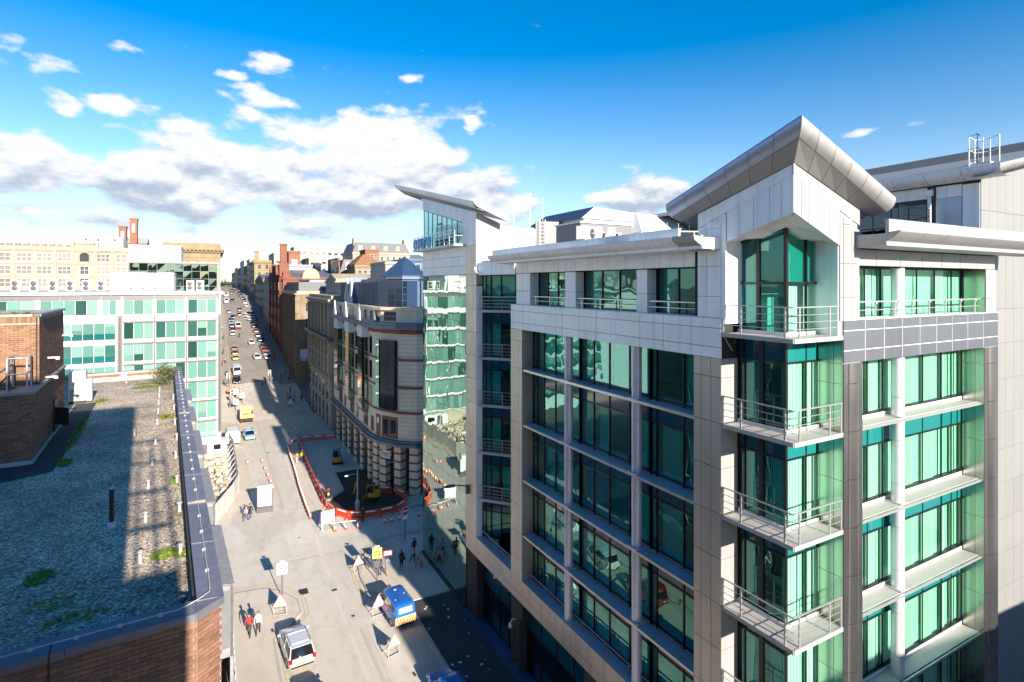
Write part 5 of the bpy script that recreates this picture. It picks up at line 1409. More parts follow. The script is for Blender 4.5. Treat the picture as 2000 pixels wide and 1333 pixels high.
def block(name, label, x0, x1, y0, y1, z0, z1, wall, cornice=None, S=None, W=None, E=None, roof=None, cm=None, frame=None, cat='building', strings=(), plinth=None, dep=.35):
    t = thing(name, label, cat, (x0, y0, z0))
    wpart('wall', MB().box(x0, x1, y0, y1, z0 - 4, z1), wall, t)
    if cornice:
        mb = MB(); mb.box(x0 - dep, x1 + dep, y0 - dep, y1 + dep, z1 - cornice, z1 - cornice * .4); mb.box(x0 - dep * .55, x1 + dep * .55, y0 - dep * .55, y1 + dep * .55, z1 - cornice * 1.5, z1 - cornice); mb.box(x0 - .06, x1 + .06, y0 - .06, y1 + .06, z1 - cornice * .4, z1 + .35)
        wpart('cornice', mb, cm or wall, t)
    for z in strings: wpart('string_course', MB().box(x0 - .14, x1 + .14, y0 - .14, y1 + .14, z, z + .28), cm or wall, t)
    for (pl, c, a, b, g) in (('S', y0, x0, x1, S), ('W', x0, y0, y1, W), ('E', x1, y0, y1, E)):
        if g:
            for d in (g if isinstance(g, list) else [g]):
                windows(t, pl, c, a + d.get('m', .6), b - d.get('m2', d.get('m', .6)), d['zs'], d['n'], d['w'], d['h'], d.get('f', frame), d.get('s', 'sash'))
    if roof:
        kind, h, m = roof
        if kind == 'hip':
            q = min(x1 - x0, y1 - y0) * .42
            wpart('roof', MB().loft([[(x0 - .2, y0 - .2, z1 + .3), (x1 + .2, y0 - .2, z1 + .3), (x1 + .2, y1 + .2, z1 + .3), (x0 - .2, y1 + .2, z1 + .3)], [(x0 + q, y0 + q, z1 + h), (x1 - q, y0 + q, z1 + h), (x1 - q, y1 - q, z1 + h), (x0 + q, y1 - q, z1 + h)]], smooth=False), m, t)
        elif kind == 'mansard':
            q = h * .35
            wpart('roof', MB().loft([[(x0, y0, z1 + .2), (x1, y0, z1 + .2), (x1, y1, z1 + .2), (x0, y1, z1 + .2)], [(x0 + q, y0 + q, z1 + h), (x1 - q, y0 + q, z1 + h), (x1 - q, y1 - q, z1 + h), (x0 + q, y1 - q, z1 + h)]], smooth=False), m, t)
        elif kind == 'gable':
            ym = (y0 + y1) / 2
            wpart('roof', MB().loft([[(x0, y0 - .2, z1), (x0, y1 + .2, z1), (x0, ym, z1 + h)], [(x1, y0 - .2, z1), (x1, y1 + .2, z1), (x1, ym, z1 + h)]], smooth=False), m, t)
        elif kind == 'flat':
            wpart('roof', MB().box(x0 + .3, x1 - .3, y0 + .3, y1 - .3, z1 + .0, z1 + .12), m, t)
    return t


M['cream'] = mat('cream glazed stone', (.31, .27, .205), .7, var=.35, vscale=.35, streak=.25)
M['sand'] = mat('honey sandstone', (.25, .195, .115), .85, var=.5, vscale=.5, streak=.3)
M['buff'] = mat('buff stone', (.38, .31, .22), .85, var=.4, vscale=.5, streak=.35)
M['brownstone'] = mat('sooty brown stone', (.25, .185, .125), .9, var=.7, vscale=.8, streak=.5)
M['redstone'] = mat('red sandstone', (.20, .075, .045), .85, var=.5, vscale=.7, streak=.35)
M['redbrick'] = mat('far red brick', (.23, .10, .06), .85, var=.35, vscale=.5)
M['slate'] = mat('slate roof', (.115, .12, .14), .6, var=.4, vscale=1.5)
M['zinc'] = mat('blue grey zinc', (.12, .15, .21), .42, .45, var=.25, vscale=.8, streak=.15)
M['bluezinc'] = mat('blue metal cladding', (.04, .08, .155), .42, .4, var=.2, vscale=.7, streak=.1, obj=.06)
M['grey_wall'] = mat('grey render', (.30, .31, .33), .8, var=.3, vscale=.4)
M['pale_wall'] = mat('pale render', (.33, .315, .295), .8, var=.25, vscale=.3, streak=.1)
M['rust_roof'] = mat('rusty roof tile', (.24, .11, .055), .85, var=.5, vscale=1.2)
# cream warehouse front far left
t = block('cream_warehouse', 'long cream stone warehouse with wide windows and a round arched gable', -75, -16.6, 150, 185, 2.4, 34.4, M['cream'], .5, cm=M['cream'], strings=(31.0, 28.2))
wz = [31.6, 28.85, 26.2, 23.4]
for (a, b) in ((-36.0, -33.3), (-32.7, -30.0), (-29.2, -26.8), (-22.5, -20.0), (-19.1, -16.9), (-39.6, -36.7), (-43, -40.3), (-46.6, -43.6)):
    for z in wz: inst('window', win_mesh(b - a - .25, 1.62, M['frame_far'], 'grid', 'S', 'pane_pale'), t, ((a + b) / 2, 150, z))
for z in (28.85, 26.2, 23.4): inst('window', win_mesh(1.5, 1.7, M['frame_far'], 'grid', 'S'), t, (-24.55, 150, z))
n = 10; arch = [(-24.55 + .85 * math.cos(math.pi * i / n), 149.95, 32.7 + .85 * math.sin(math.pi * i / n)) for i in range(n + 1)]
wpart('arched_window', MB().poly(arch + [(-25.4, 149.95, 31.6), (-23.7, 149.95, 31.6)]), M['pane_far'], t)
wpart('arch_surround', MB().tube([(-25.45, 149.95, 31.5)] + [(-24.55 - .95 * math.cos(math.pi * i / n), 149.95, 32.7 + .95 * math.sin(math.pi * i / n)) for i in range(n + 1)] + [(-23.65, 149.95, 31.5)], .16, 6), M['cream'], t)
wpart('gable', MB().loft([[(-26.6, 149.9, 34.2), (-22.4, 149.9, 34.2), (-22.9, 149.9, 35.4), (-26.1, 149.9, 35.4)], [(-26.6, 150.8, 34.2), (-22.4, 150.8, 34.2), (-22.9, 150.8, 35.4), (-26.1, 150.8, 35.4)]], smooth=False).box(-26.9, -26.3, 149.8, 150.8, 34.2, 35.9).box(-22.7, -22.1, 149.8, 150.8, 34.2, 35.9).box(-26.2, -22.8, 149.7, 150.9, 35.35, 35.7), M['cream'], t)
for x in (-39, -36.3, -32.9, -29.6, -26.6, -22.5, -19.6): wpart('pilaster', MB().box(x - .25, x + .25, 149.75, 150, 4, 34), M['cream'], t)
for i in range(14): wpart('parapet_block', MB().box(-46 + i * 1.4, -45 + i * 1.4, 149.9, 150.4, 34.7, 35.2), M['brownstone'], t)
t = thing('white_penthouse', 'white stepped penthouse on the roof of the cream warehouse', 'plant room', (-23, 153, 34.4))
part('wall', MB().box(-5.2, 5, 0, 6, 0, 2.9).box(-5.9, -5.2, 0, 6, 0, 2.0), M['white_box'], t)
for x in (-2, .2, 3.2): part('wall_vent', MB().box(x, x + .5, -.06, 0, 1.9, 2.5), M['fan'], t)
for (lab, x, w, h0, h1) in (('shorter of two orange brick stair towers with pale centre panel', -22.5, 1.75, 30, 43.3), ('taller of two orange brick stair towers with pale centre panel', -19.9, 1.75, 30, 45.6)):
    t = thing('brick_tower', lab, 'tower', (x, 190, 30), 0, 'brick stair towers')
    wpart('wall', MB().prism([(x - w / 2, 190), (x + w / 2, 190), (x + w / 2, 192.5), (x - w / 2, 192.5)], 20, h1 - .5), M['redbrick'], t)
    wpart('coping', MB().box(x - w / 2 - .1, x + w / 2 + .1, 189.9, 192.6, h1 - .5, h1 - .1), M['redbrick'], t)
    wpart('panel', MB().box(x - .4, x + .4, 189.9, 190, h1 - 4.2, h1 - 1.6), M['pale_wall'], t)
t = block('brick_block', 'low orange brick block at the foot of the two stair towers', -23, -16.8, 192, 200, 20, 38.4, M['redbrick'], roof=('gable', 2, M['pale_wall']))
# sandstone block with bracketed cornice
t = block('sandstone_block', 'honey sandstone block with heavy bracketed cornice above the street corner', -11, 1.8, 165, 200, 2.6, 36.5, M['sand'], None, strings=(33.6,), S=[dict(zs=[31.9 - 1.4, 27.2, 23.6], n=5, w=1.1, h=1.9, m=.8)], E=dict(zs=[30.5, 27.2, 23.6, 20, 16], n=10, w=1.1, h=1.9))
wpart('cornice', MB().box(-11.6, 2.7, 164.1, 201, 35.5, 35.95).box(-11.3, 2.3, 164.5, 200.5, 34.9, 35.2).box(-11.1, 1.9, 164.9, 200, 35.95, 37.4), M['sand'], t)
for i in range(15): wpart('bracket', MB().box(-10.9 + i * .92, -10.5 + i * .92, 164.2, 165, 35.15, 35.5), M['sand'], t)
for i in range(24): wpart('bracket', MB().box(1.8, 2.6, 165.5 + i * 1.4, 166 + i * 1.4, 35.15, 35.5), M['sand'], t)
t = thing('white_roof_hut', 'small white hut on top of the sandstone cornice block', 'plant room', (-7, 170, 37.4))
part('wall', MB().box(-1.9, 2.3, 0, 4, 0, 2.6).box(-2.8, -1.9, 0, 4, 0, 1.2), M['white_box'], t); part('roof', MB().box(-2, 2.4, -.1, 4.1, 2.6, 2.75), M['pil'], t); part('wall_vent', MB().box(-2.7, -2.0, -.05, 0, .7, 1.1), M['fan'], t)
# the rest of the left side of the street running up the hill
rb_ = random.Random(3)
yy = 202
for i, (d, h, wm_) in enumerate(((36, 22, 'buff'), (30, 17, 'redstone'), (40, 20, 'sand'), (45, 15, 'cream'), (50, 19, 'buff'), (60, 16, 'pale_wall'), (70, 14, 'redbrick'))):
    g = hgt(yy)
    block('street_block', ['buff', 'red', 'honey', 'cream', 'dun', 'pale', 'brick red'][i] + ' stone block lining the far left pavement ' + ['next to the honey cornice block', 'after the buff one', 'half way up', 'above the honey one', 'higher still', 'near the brow', 'last of all'][i], -16, .9, yy, yy + d - 1, g, g + h, M[wm_], .4, E=dict(zs=[g + 4.5 + k * 3.6 for k in range(int((h - 4) / 3.6))], n=int(d / 4), w=1.2, h=2), roof=('flat', 1, M['slate']))
    yy += d
# ---------------------------------------------------------------- right-hand row: banded corner building with blue metal attic
CB = thing('corner_building', 'banded stone corner building with dark glass bays, blue metal attic and pyramid roof', 'building', (20.5, 69, 0))
M['band_stone'] = mat('pale sandstone ashlar', (.72, .59, .44), .85, var=.3, vscale=.7, streak=.15)
M['red_band'] = mat('dark red stone band', (.22, .075, .055), .8, var=.3, vscale=2)
M['dk_glass'] = mat('dark blue bay glass', (.010, .016, .03), .05, 0, .8, obj=.3)
M['white_steel'] = mat('white steelwork', (.6, .61, .64), .5)
SEG = [((18.8, 100.5), (18.8, 73.6)), ((18.8, 73.6), (19.3, 71.4)), ((19.3, 71.4), (20.9, 68.5)), ((20.9, 68.5), (22.6, 66.9)), ((22.6, 66.9), (44, 66.6))]


def sg(i): p, q = Vector((*SEG[i][0], 0)), Vector((*SEG[i][1], 0)); d = (q - p); return p, d.normalized(), d.length, Vector((d.y, -d.x, 0)).normalized()


def on(i, u, z, o=0.0):
    p, d, L_, n = sg(i)
    n = Vector((d.y, -d.x, 0));  # outward: towards the streets
    if n.x > 0 and i < 4: n = -n
    if i == 4 and n.y > 0: n = -n
    return p + d * u + n * o + Vector((0, 0, z))


def sbox(mb, i, u0, u1, z0, z1, d0, d1, mi=0):
    a = [on(i, u0, z0, d1), on(i, u1, z0, d1), on(i, u1, z0, d0), on(i, u0, z0, d0)]; b = [q + Vector((0, 0, z1 - z0)) for q in a]
    return mb.hexa(a + b, mi)


def cbp(name, i, u0, u1, z0, z1, d0, d1, m, parent=None): return wpart(name, sbox(MB(), i, u0, u1, z0, z1, d0, d1), m, parent or CB)


OUT = [(18.8, 100.5), (18.8, 73.6), (19.3, 71.4), (20.9, 68.5), (22.6, 66.9), (44, 66.6), (44, 100.5)]
wpart('wall', MB().prism(OUT, 6.3, 23.4), M['band_stone'], CB)
wpart('ground_floor_wall', MB().prism([(20.3, 100.4), (20.3, 74), (21, 71.9), (22.2, 69.8), (23.4, 68.6), (44, 68.4), (44, 100.4)], 0, 6.3), M['interior_dk'], CB)


def ring_band(name, z0, z1, d, m, prof=None):
    mb = MB(); off = []
    for k in range(1, len(OUT) - 2):
        pass
    pts = [(18.8 - d, 100.5), (18.8 - d, 73.5), (19.25 - d * .95, 71.2 - d * .25), (20.75 - d * .75, 68.25 - d * .62), (22.55 - d * .35, 66.75 - d * .9), (44, 66.5 - d), (44, 67.5), (23.5, 67.9), (21.5, 69.5), (19.9, 72), (19.5, 74), (19.5, 100.5)]
    return wpart(name, mb.prism(pts, z0, z1), m, CB)


ring_band('canopy_ledge', 6.15, 6.5, .75, M['zinc']); ring_band('canopy_ledge', 6.5, 6.75, .45, M['zinc'])
ring_band('eave', 21.0, 21.35, 1.0, M['zinc']); ring_band('eave', 21.35, 21.75, .75, M['zinc']); ring_band('eave', 20.3, 20.75, .06, M['red_band'])
ring_band('parapet', 23.3, 23.65, .12, M['band_stone'])
for z in (10.15, 13.35, 16.85): ring_band('red_band', z, z + .28, .025, M['red_band'])
# stone courses (recessed joints) on the corner faces
jm = MB()
for i in (2, 3, 4):
    L_ = sg(i)[2] if i < 4 else 3.2
    for k in range(26):
        z = 7.0 + k * .52
        if z < 20.3: sbox(jm, i, 0, L_, z, z + .03, -.02, .003)
wpart('stone_joint', jm, M['brownstone'], CB, kind='stuff')
# glass bays
def bay(i, u0, u1, z0, z1, proud, rows, cols, m=None, side=True):
    f = cbp('bay_frame', i, u0, u1, z0, z1, -.2, proud - .04, M['frame'])
    for r in range(rows):
        for c in range(cols):
            a, b = u0 + (u1 - u0) * c / cols + .03, u0 + (u1 - u0) * (c + 1) / cols - .03; p, q = z0 + (z1 - z0) * r / rows + .025, z0 + (z1 - z0) * (r + 1) / rows - .025
            o = part('bay_pane', sbox(MB(), i, a, b, p, q, proud - .04, proud), m or M['dk_glass']); o.parent = f
    return f
bay(2, .35, 2.95, 10.6, 19.4, .55, 10, 2); bay(1, 1.3, 2.2, 10.6, 19.4, .3, 8, 1, M['glassT'])
bay(2, .55, 2.7, 21.9, 23.1, .03, 2, 2)
for (a, b) in ((.5, 1.35), (1.85, 2.75)):
    f = cbp('window_surround', 2, a - .22, b + .22, 6.9, 9.55, -.1, .12, M['red_band']); o = part('window_pane', sbox(MB(), 2, a, b, 7.25, 9.2, .1, .13), M['dk_glass']); o.parent = f
f = cbp('window_surround', 1, 1.1, 2.1, 6.9, 9.55, -.1, .1, M['red_band']); o = part('window_pane', sbox(MB(), 1, 1.35, 1.9, 7.25, 9.2, .08, .12), M['dk_glass']); o.parent = f
for (u0, u1) in ((3.6, 5.2), (8.5, 10.1), (14, 15.6)):
    bay(4, u0, u1, 10.4, 19.4, .05, 9, 1); f = cbp('window_surround', 4, u0 - .1, u1 + .1, 6.9, 9.55, -.1, .1, M['red_band']); o = part('window_pane', sbox(MB(), 4, u0 + .2, u1 - .2, 7.2, 9.2, .08, .12), M['dk_glass']); o.parent = f
    cbp('bay_head', 4, u0 - .2, u1 + .2, 19.4, 20.9, -.1, .4, M['white_steel']); bay(4, u0, u1, 21.9, 23.1, .03, 1, 1)
LW = sg(0)[2]
for k, u in enumerate((LW - 5.0, LW - 13.5, LW - 22.0)):
    bay(0, u, u + 2.6, 9.6, 19.4, .9, 11, 1)
    for s_ in (u - .02, u + 2.6):
        f = wpart('bay_frame', MB().loft([[on(0, s_, 9.6, .0), on(0, s_, 9.6, .88), on(0, s_, 19.4, .88), on(0, s_, 19.4, 0)], [on(0, s_ + .04, 9.6, .0), on(0, s_ + .04, 9.6, .88), on(0, s_ + .04, 19.4, .88), on(0, s_ + .04, 19.4, 0)]], smooth=False), M['glassT'], CB)
    cbp('bay_foot', 0, u, u + 2.6, 9.2, 9.6, -.1, .8, M['zinc']); cbp('bay_head', 0, u - .1, u + 2.7, 19.4, 20.95, -.1, .95, M['white_steel'])
    wpart('pinnacle', MB().loft([[on(0, u + .3, 21.7, 1.15), on(0, u + 2.3, 21.7, 1.15), on(0, u + 2.3, 21.7, .95), on(0, u + .3, 21.7, .95)], [on(0, u + 1.25, 24.0, 1.12), on(0, u + 1.35, 24.0, 1.12), on(0, u + 1.35, 24, .98), on(0, u + 1.25, 24, .98)]], smooth=False), M['white_steel'], CB)
    for a in (u + 3.3, u + 5.2):
        if a + 1.5 < LW:
            for z in (10.6, 14.0, 17.3): f = cbp('window_surround', 0, a, a + 1.3, z, z + 2.4, -.1, .05, M['frame']); o = part('window_pane', sbox(MB(), 0, a + .1, a + 1.2, z + .1, z + 2.3, .04, .06), M['glassT']); o.parent = f
    for a in (u + .1, u + 1.4, u + 4.2): f = cbp('window_surround', 0, a, a + 1.0, 7.1, 9.0, -.1, .08, M['red_band']); o = part('window_pane', sbox(MB(), 0, a + .2, a + .8, 7.3, 8.8, .07, .10), M['dk_glass']); o.parent = f
    for a in (u + .2, u + 3.6, u + 5.6): bay(0, a, a + 1.3, 21.85, 23.1, .03, 1, 1)
# banded arcade columns on the street
M['col_stone'] = M['band_stone']
cols = [(0, u) for u in (3.0, 7.6, 11.6, 16.2, 20.2, 24.6)] + [(1, .6), (2, .3), (2, 2.9), (3, 1.9), (4, 3.2), (4, 8), (4, 13)]
for (i, u) in cols:
    w = .55
    for k in range(6):
        cbp('column_block', i, u - w, u + w, k * 1.03, k * 1.03 + .80, -1.0, .02, M['col_stone']); cbp('column_band', i, u - w - .02, u + w + .02, k * 1.03 + .80, k * 1.03 + 1.03, -1.02, .05, M['red_band'])
for u in (1.2, 5.2, 9.6, 13.8, 18.2, 22.4): bay(0, u - 1.1, u + 1.3, .3, 6.0, -.55, 3, 2)
cbp('entrance_door', 2, .9, 2.3, 0, 3.6, -.9, -.8, M['dk_glass']); cbp('entrance_light', 2, 1.9, 2.3, 5.0, 5.9, -.6, -.5, mat('lit fanlight', (.7, .6, .35), .5, emit=(1, .8, .4, .9)))
cbp('entrance_canopy', 2, .85, 2.35, 3.7, 3.9, -.6, .1, M['bluezinc'])
# blue metal attic storey and pyramid turret
AT = [(19.8, 100), (19.8, 74.5), (20.2, 72.4), (21.4, 69.9), (23.2, 68.4), (44, 68), (44, 100)]
wpart('attic_wall', MB().prism(AT, 23.4, 27.0), M['bluezinc'], CB)
rib = MB()
for k in range(34): rib.box(19.76, 19.8, 75 + k * .74, 75.04 + k * .74, 23.6, 27)
for k in range(26): rib.box(23.6 + k * .78, 23.64 + k * .78, 67.98, 68.4, 23.6, 27)
wpart('standing_seam', rib, M['bluezinc'], CB, kind='stuff')
oc = lambda cx, cy, r, n=8, a0=22.5: [(cx + r * math.cos(R(a0 + 360 * k / n)), cy + r * math.sin(R(a0 + 360 * k / n))) for k in range(n)]
TC = (22.6, 71.9)
wpart('turret_wall', MB().prism(oc(*TC, 2.75), 23.4, 27.3), M['bluezinc'], CB)
wpart('turret_eave', MB().prism(oc(*TC, 3.05), 27.3, 27.75), M['zinc'], CB)
pts = oc(*TC, 3.15)
for k in range(8):
    a, b = pts[k], pts[(k + 1) % 8]
    wpart('roof_facet', MB().loft([[(*a, 27.75), (*b, 27.75), (*TC, 30.4)], [(*a, 27.65), (*b, 27.65), (*TC, 30.3)]], smooth=False), M['bluezinc'], CB)
for k in (4, 5):
    a, b = Vector((*oc(*TC, 2.78)[k], 0)), Vector((*oc(*TC, 2.78)[(k + 1) % 8], 0))
    for r in range(4):
        for c in range(2):
            p, q = a.lerp(b, c * .5 + .02), a.lerp(b, c * .5 + .48)
            wpart('turret_pane', MB().poly([p + Vector((0, 0, 23.7 + r * .85)), q + Vector((0, 0, 23.7 + r * .85)), q + Vector((0, 0, 24.5 + r * .85)), p + Vector((0, 0, 24.5 + r * .85))]), M['dk_glass'], CB)
for y0 in (88.5, 91.5):      # white steel A-frames on the attic
    fr = MB()
    for y in (y0, y0 + 2.2): fr.bar((19.3, y, 21.7), (19.3, y0 + 1.1 + (y - y0 - 1.1) * .85, 24.6), .22, .22).bar((19.3, y0 + 1.1 + (y - y0 - 1.1) * .85, 24.6), (19.5, y0 + 1.1, 27.6), .22, .22)
    for y in (y0 + .7, y0 + 1.5): fr.bar((19.35, y, 23.6), (19.4, y, 25.6), .12, .12)
    wpart('steel_gable', fr, M['white_steel'], CB)
    wpart('dormer_roof', MB().loft([[(19.35, y0 - .1, 24.5), (19.35, y0 + 2.3, 24.5), (19.5, y0 + 1.1, 27.7)], [(22, y0 - .1, 24.5), (22, y0 + 2.3, 24.5), (22, y0 + 1.1, 27.7)]], smooth=False), M['zinc'], CB)
wpart('roof', MB().box(21, 43, 74, 99, 27, 27.4), M['zinc'], CB)
wpart('security_camera', MB().box(23.4, 23.7, 66.0, 66.6, 9.7, 9.9), M['white'], CB)
sgn = thing('entrance_sign', 'white banner with dark ring logo above the corner entrance', 'sign', on(2, .5, 4.0, .15))
pz0 = on(2, .35, 4.1, .14); p_, d_, L__, _n = sg(2); n_ = (on(2, 0, 0, 1) - on(2, 0, 0, 0))
wpart('board', sbox(MB(), 2, .3, 1.75, 4.15, 5.15, .08, .14), M['white'], sgn)
M['ink'] = mat('dark print', (.03, .03, .05), .6)
ringp = [on(2, .58 + .2 * math.cos(t), 4.65 + .22 * math.sin(t), .15) for t in [R(-60 + 28 * k) for k in range(11)]]
wpart('logo', MB().tube(ringp, .045, 5), M['ink'], sgn)
tx = MB()
for (a, b, z) in ((.90, 1.62, 4.70), (.90, 1.38, 4.42)):
    u = a
    while u < b: w = random.uniform(.05, .09); sbox(tx, 2, u, u + w, z, z + random.uniform(.12, .17), .14, .15); u += w + .03
wpart('lettering', tx, M['ink'], sgn)
# ---------------------------------------------------------------- classical block behind it
t = block('classical_building', 'buff stone classical building with tall pilasters between two cornices', 18.8, 40, 103, 128.5, 0, 24.2, M['buff'], .7, dep=.7)
CLB = t
for z, d in ((16.6, .9), (9.3, .25)): wpart('cornice', MB().box(18.8 - d, 40, 103 - d, 128.5 + d, z, z + .35).box(18.8 - d * .6, 40, 103 - d * .6, 128.5 + d * .6, z - .3, z), M['buff'] if z < 12 else M['zinc'], t)
for k in range(7):
    y = 104.3 + k * 4.0
    for (z0, z1) in ((17, 23), (9.7, 16.2)): wpart('pilaster', MB().box(18.45, 18.8, y - .45, y + .45, z0, z1).box(18.4, 18.8, y - .55, y + .55, z1 - .4, z1), M['buff'], t)
    if k < 6:
        for (z0, z1) in ((17.4, 22.8), (10.2, 13), (13.3, 15.9), (5.2, 8.6), (.4, 4.6)):
            f = wpart('window_frame', MB().box(18.7, 18.82, y + .8, y + 3.2, z0, z1), M['frame_far'] if z0 < 17 else M['frame'], t)
            for (a, b) in ((y + .9, y + 1.95), (y + 2.05, y + 3.1)):
                zz = (z0 + z1) / 2
                for (p, q) in ((z0 + .1, zz - .05), (zz + .05, z1 - .1)): o = part('window_pane', MB().box(18.68, 18.72, a, b, p, q), M['pane_far']); o.parent = f
for (x, z) in ((20.2, 18), (22.5, 18), (25, 18), (27.5, 18)): inst('window', win_mesh(1.0, 2.4, M['frame_far'], 'sash', 'S'), t, (x, 103, z))
block('flat_roof_annex', 'pale flat roofed penthouse on the classical building', 21.5, 33, 107, 122, 24.4, 26.6, M['pale_wall'], .3, roof=('flat', 1, M['pale_wall']))
# brown stone block beyond the cross street
BR = block('brownstone_building', 'soot stained brown stone building with pale cornice and a blue poster on its end wall', 18.5, 36, 147, 176.5, 1.6, 24.6, M['brownstone'], .5, dep=.6, cm=M['buff'], strings=(11.2,), plinth=1,
           W=[dict(zs=[20.6, 16.8, 12.6], n=8, w=1.2, h=2.4, f=M['buff']), dict(zs=[5.0], n=8, w=1.9, h=4.4, f=M['brownstone'])], S=dict(zs=[19.8, 15.8], n=4, w=1.1, h=2.2, f=M['buff']))
wpart('attic', MB().box(19.2, 35, 149, 176, 24.9, 27.2), M['slate'], BR)
for k in range(9): wpart('pilaster', MB().box(18.15, 18.5, 147.2 + k * 3.55, 147.9 + k * 3.55, 2, 23.6), M['brownstone'], BR)
wpart('end_wall_porch', MB().box(18.2, 22.5, 146.4, 147, 1, 10.8).box(18, 22.8, 146.1, 147, 10.8, 11.6), M['brownstone'], BR)
t = thing('wall_poster', 'pale blue poster board high on the brown end wall', 'poster', (20, 146.3, 8))
wpart('board', MB().box(19.2, 21.0, 146.15, 146.35, 8.2, 10.4), mat('blue poster', (.45, .56, .80), .6, var=.5, vscale=2.5, vcol=(.72, .76, .85)), t); wpart('caption_strip', MB().box(19.5, 20.7, 146.15, 146.35, 7.5, 8.0), M['white'], t)
# red sandstone tenement with gables and stacks
RS = block('red_tenement', 'tall red sandstone tenement with bay windows, gables and chimney stacks', 18.5, 36, 178, 221, 5.4, 28.5, M['redstone'], .4, W=[dict(zs=[24.5, 20.6, 16.7, 12.8], n=9, w=1.3, h=2.3)], S=dict(zs=[24.5], n=3, w=1, h=2), roof=('gable', 3, M['slate']))
for y in (181, 192, 203, 214):
    wpart('bay', MB().prism([(18.5, y - 2), (17.6, y - 1.1), (17.6, y + 1.1), (18.5, y + 2)], 9, 29.5), M['redstone'], RS)
    wpart('gable', MB().loft([[(17.7, y - 2, 29), (17.7, y + 2, 29), (17.7, y + .3, 33), (17.7, y - .3, 33)], [(20.5, y - 2, 29), (20.5, y + 2, 29), (20.5, y + .3, 33), (20.5, y - .3, 33)]], smooth=False), M['redstone'], RS)
    for z in (13, 17, 21, 25): inst('window', win_mesh(1.2, 2.2, M['frame_far'], 'sash', 'W'), RS, (17.6, y, z))
for (x, y, h) in ((19.5, 178.6, 30.5), (19.6, 188, 39.5), (21, 200, 34), (20, 221, 34)):
    wpart('chimney', MB().box(x - .9, x + 1.1, y - .5, y + .8, 24, h).box(x - 1.05, x + 1.25, y - .65, y + .95, h - .5, h - .15), M['redstone'], RS)
wpart('dome_gable', MB().loft([[(24, 177.9, 28), (29, 177.9, 28)] + [(26.5 + 2.5 * math.cos(R(a)), 177.9, 29 + 2.6 * math.sin(R(a))) for a in range(0, 181, 20)], [(24, 179.5, 28), (29, 179.5, 28)] + [(26.5 + 2.5 * math.cos(R(a)), 179.5, 29 + 2.6 * math.sin(R(a))) for a in range(0, 181, 20)]], smooth=False), M['buff'], RS)
g = hgt(224)
block('pale_fronted_block', 'pale narrow block after the red tenement', 18.4, 36, 222, 250, g, 27.2, M['pale_wall'], .4, W=dict(zs=[g + 4 + k * 3.5 for k in range(4)], n=7, w=1.2, h=2), roof=('gable', 3, M['slate']))
g = hgt(252)
block('grey_tenement', 'grey stone tenement halfway up the hill', 18.4, 36, 251, 300, g, 28.6, M['brownstone'], .4, W=dict(zs=[g + 4 + k * 3.5 for k in range(3)], n=12, w=1.2, h=2), roof=('gable', 2.5, M['slate']))
g = hgt(308)
t = block('cream_end_block', 'cream stone block with tall chimney and sunlit end wall up the hill', 18.4, 37, 306, 345, g, 38.6, M['sand'], .9, dep=.7, S=dict(zs=[34.5, 30.6, 26.8, 23], n=5, w=1.3, h=2.1, f=M['buff']), W=dict(zs=[34.5, 30.6, 26.8, 23], n=9, w=1.3, h=2.1), strings=(33.6,))
wpart('chimney', MB().box(18.6, 20.6, 306.4, 308, 38, 43.5).box(18.2, 21.0, 306, 308.4, 43.0, 43.6), M['sand'], t)
yy = 346
for i, (d, z1, wm_) in enumerate(((30, 41, 'buff'), (34, 38, 'redstone'), (50, 43, 'pale_wall'), (60, 39, 'brownstone'), (70, 41, 'buff'), (90, 38, 'redbrick'))):
    g = hgt(yy); lab = ['buff stone block just beyond the cream end wall', 'red stone block near the brow of the hill', 'pale tall block at the brow of the hill', 'dark stone block past the brow', 'buff block near the end of the street', 'brick block closing the view at street end'][i]
    block('street_block', lab, 18.4, 38, yy, yy + d - 1, g, z1, M[wm_], .5, W=dict(zs=[g + 4 + k * 3.6 for k in range(int((z1 - g - 5) / 3.6))], n=int(d / 4), w=1.3, h=2), S=dict(zs=[z1 - 4], n=4, w=1.3, h=2), roof=('flat', 1, M['slate']))
    yy += d
# ---------------------------------------------------------------- roofs behind the right-hand row, far city, hills
G4 = lambda z0, n, s=3.6: [z0 + k * s for k in range(n)]
block('white_slab_block', 'long white modern block behind the red tenement', 27, 53, 300, 330, 19, 42.3, M['pale_wall'], .3, S=dict(zs=G4(30, 3), n=9, w=2.0, h=1.2, s='plain'))
t = block('red_brick_tower', 'red brick lift tower standing over the grey attic block', 26, 30.2, 230, 236, 11, 39.4, M['redbrick'], .4)
wpart('white_panel', MB().box(27, 29.2, 229.9, 230, 30, 36.5), M['pale_wall'], t)
block('grey_attic_block', 'blue grey clad attic block with a white framed window strip', 20.5, 32, 200, 215, 8, 33.0, M['zinc'], .3, S=dict(zs=[30.0], n=9, w=.9, h=1.5, s='plain', f=M['white']), roof=('flat', 1, M['zinc']))
block('orange_roof_house', 'orange brick gabled roof house in front of the grey attic block', 23, 31, 190, 196, 6, 28.4, M['rust_roof'], None, S=dict(zs=[25.4], n=3, w=1, h=1.4), roof=('gable', 2.4, M['rust_roof']))
t = block('mansard_terrace', 'red brick terrace with grey mansard roof and white window rows', 37, 58, 188, 205, 7, 30.4, M['redbrick'], .4, S=dict(zs=[27.9, 25.2], n=12, w=1.1, h=1.7, s='grid', f=M['white']), roof=('mansard', 4.6, M['slate']))
for x in (39, 47): wpart('dormer', MB().box(x, x + 1.7, 188.3, 191, 31.3, 34.0), M['white'], t)
wpart('gable_wall', MB().box(36.2, 37, 187.6, 205, 7, 35.4), M['redbrick'], t)
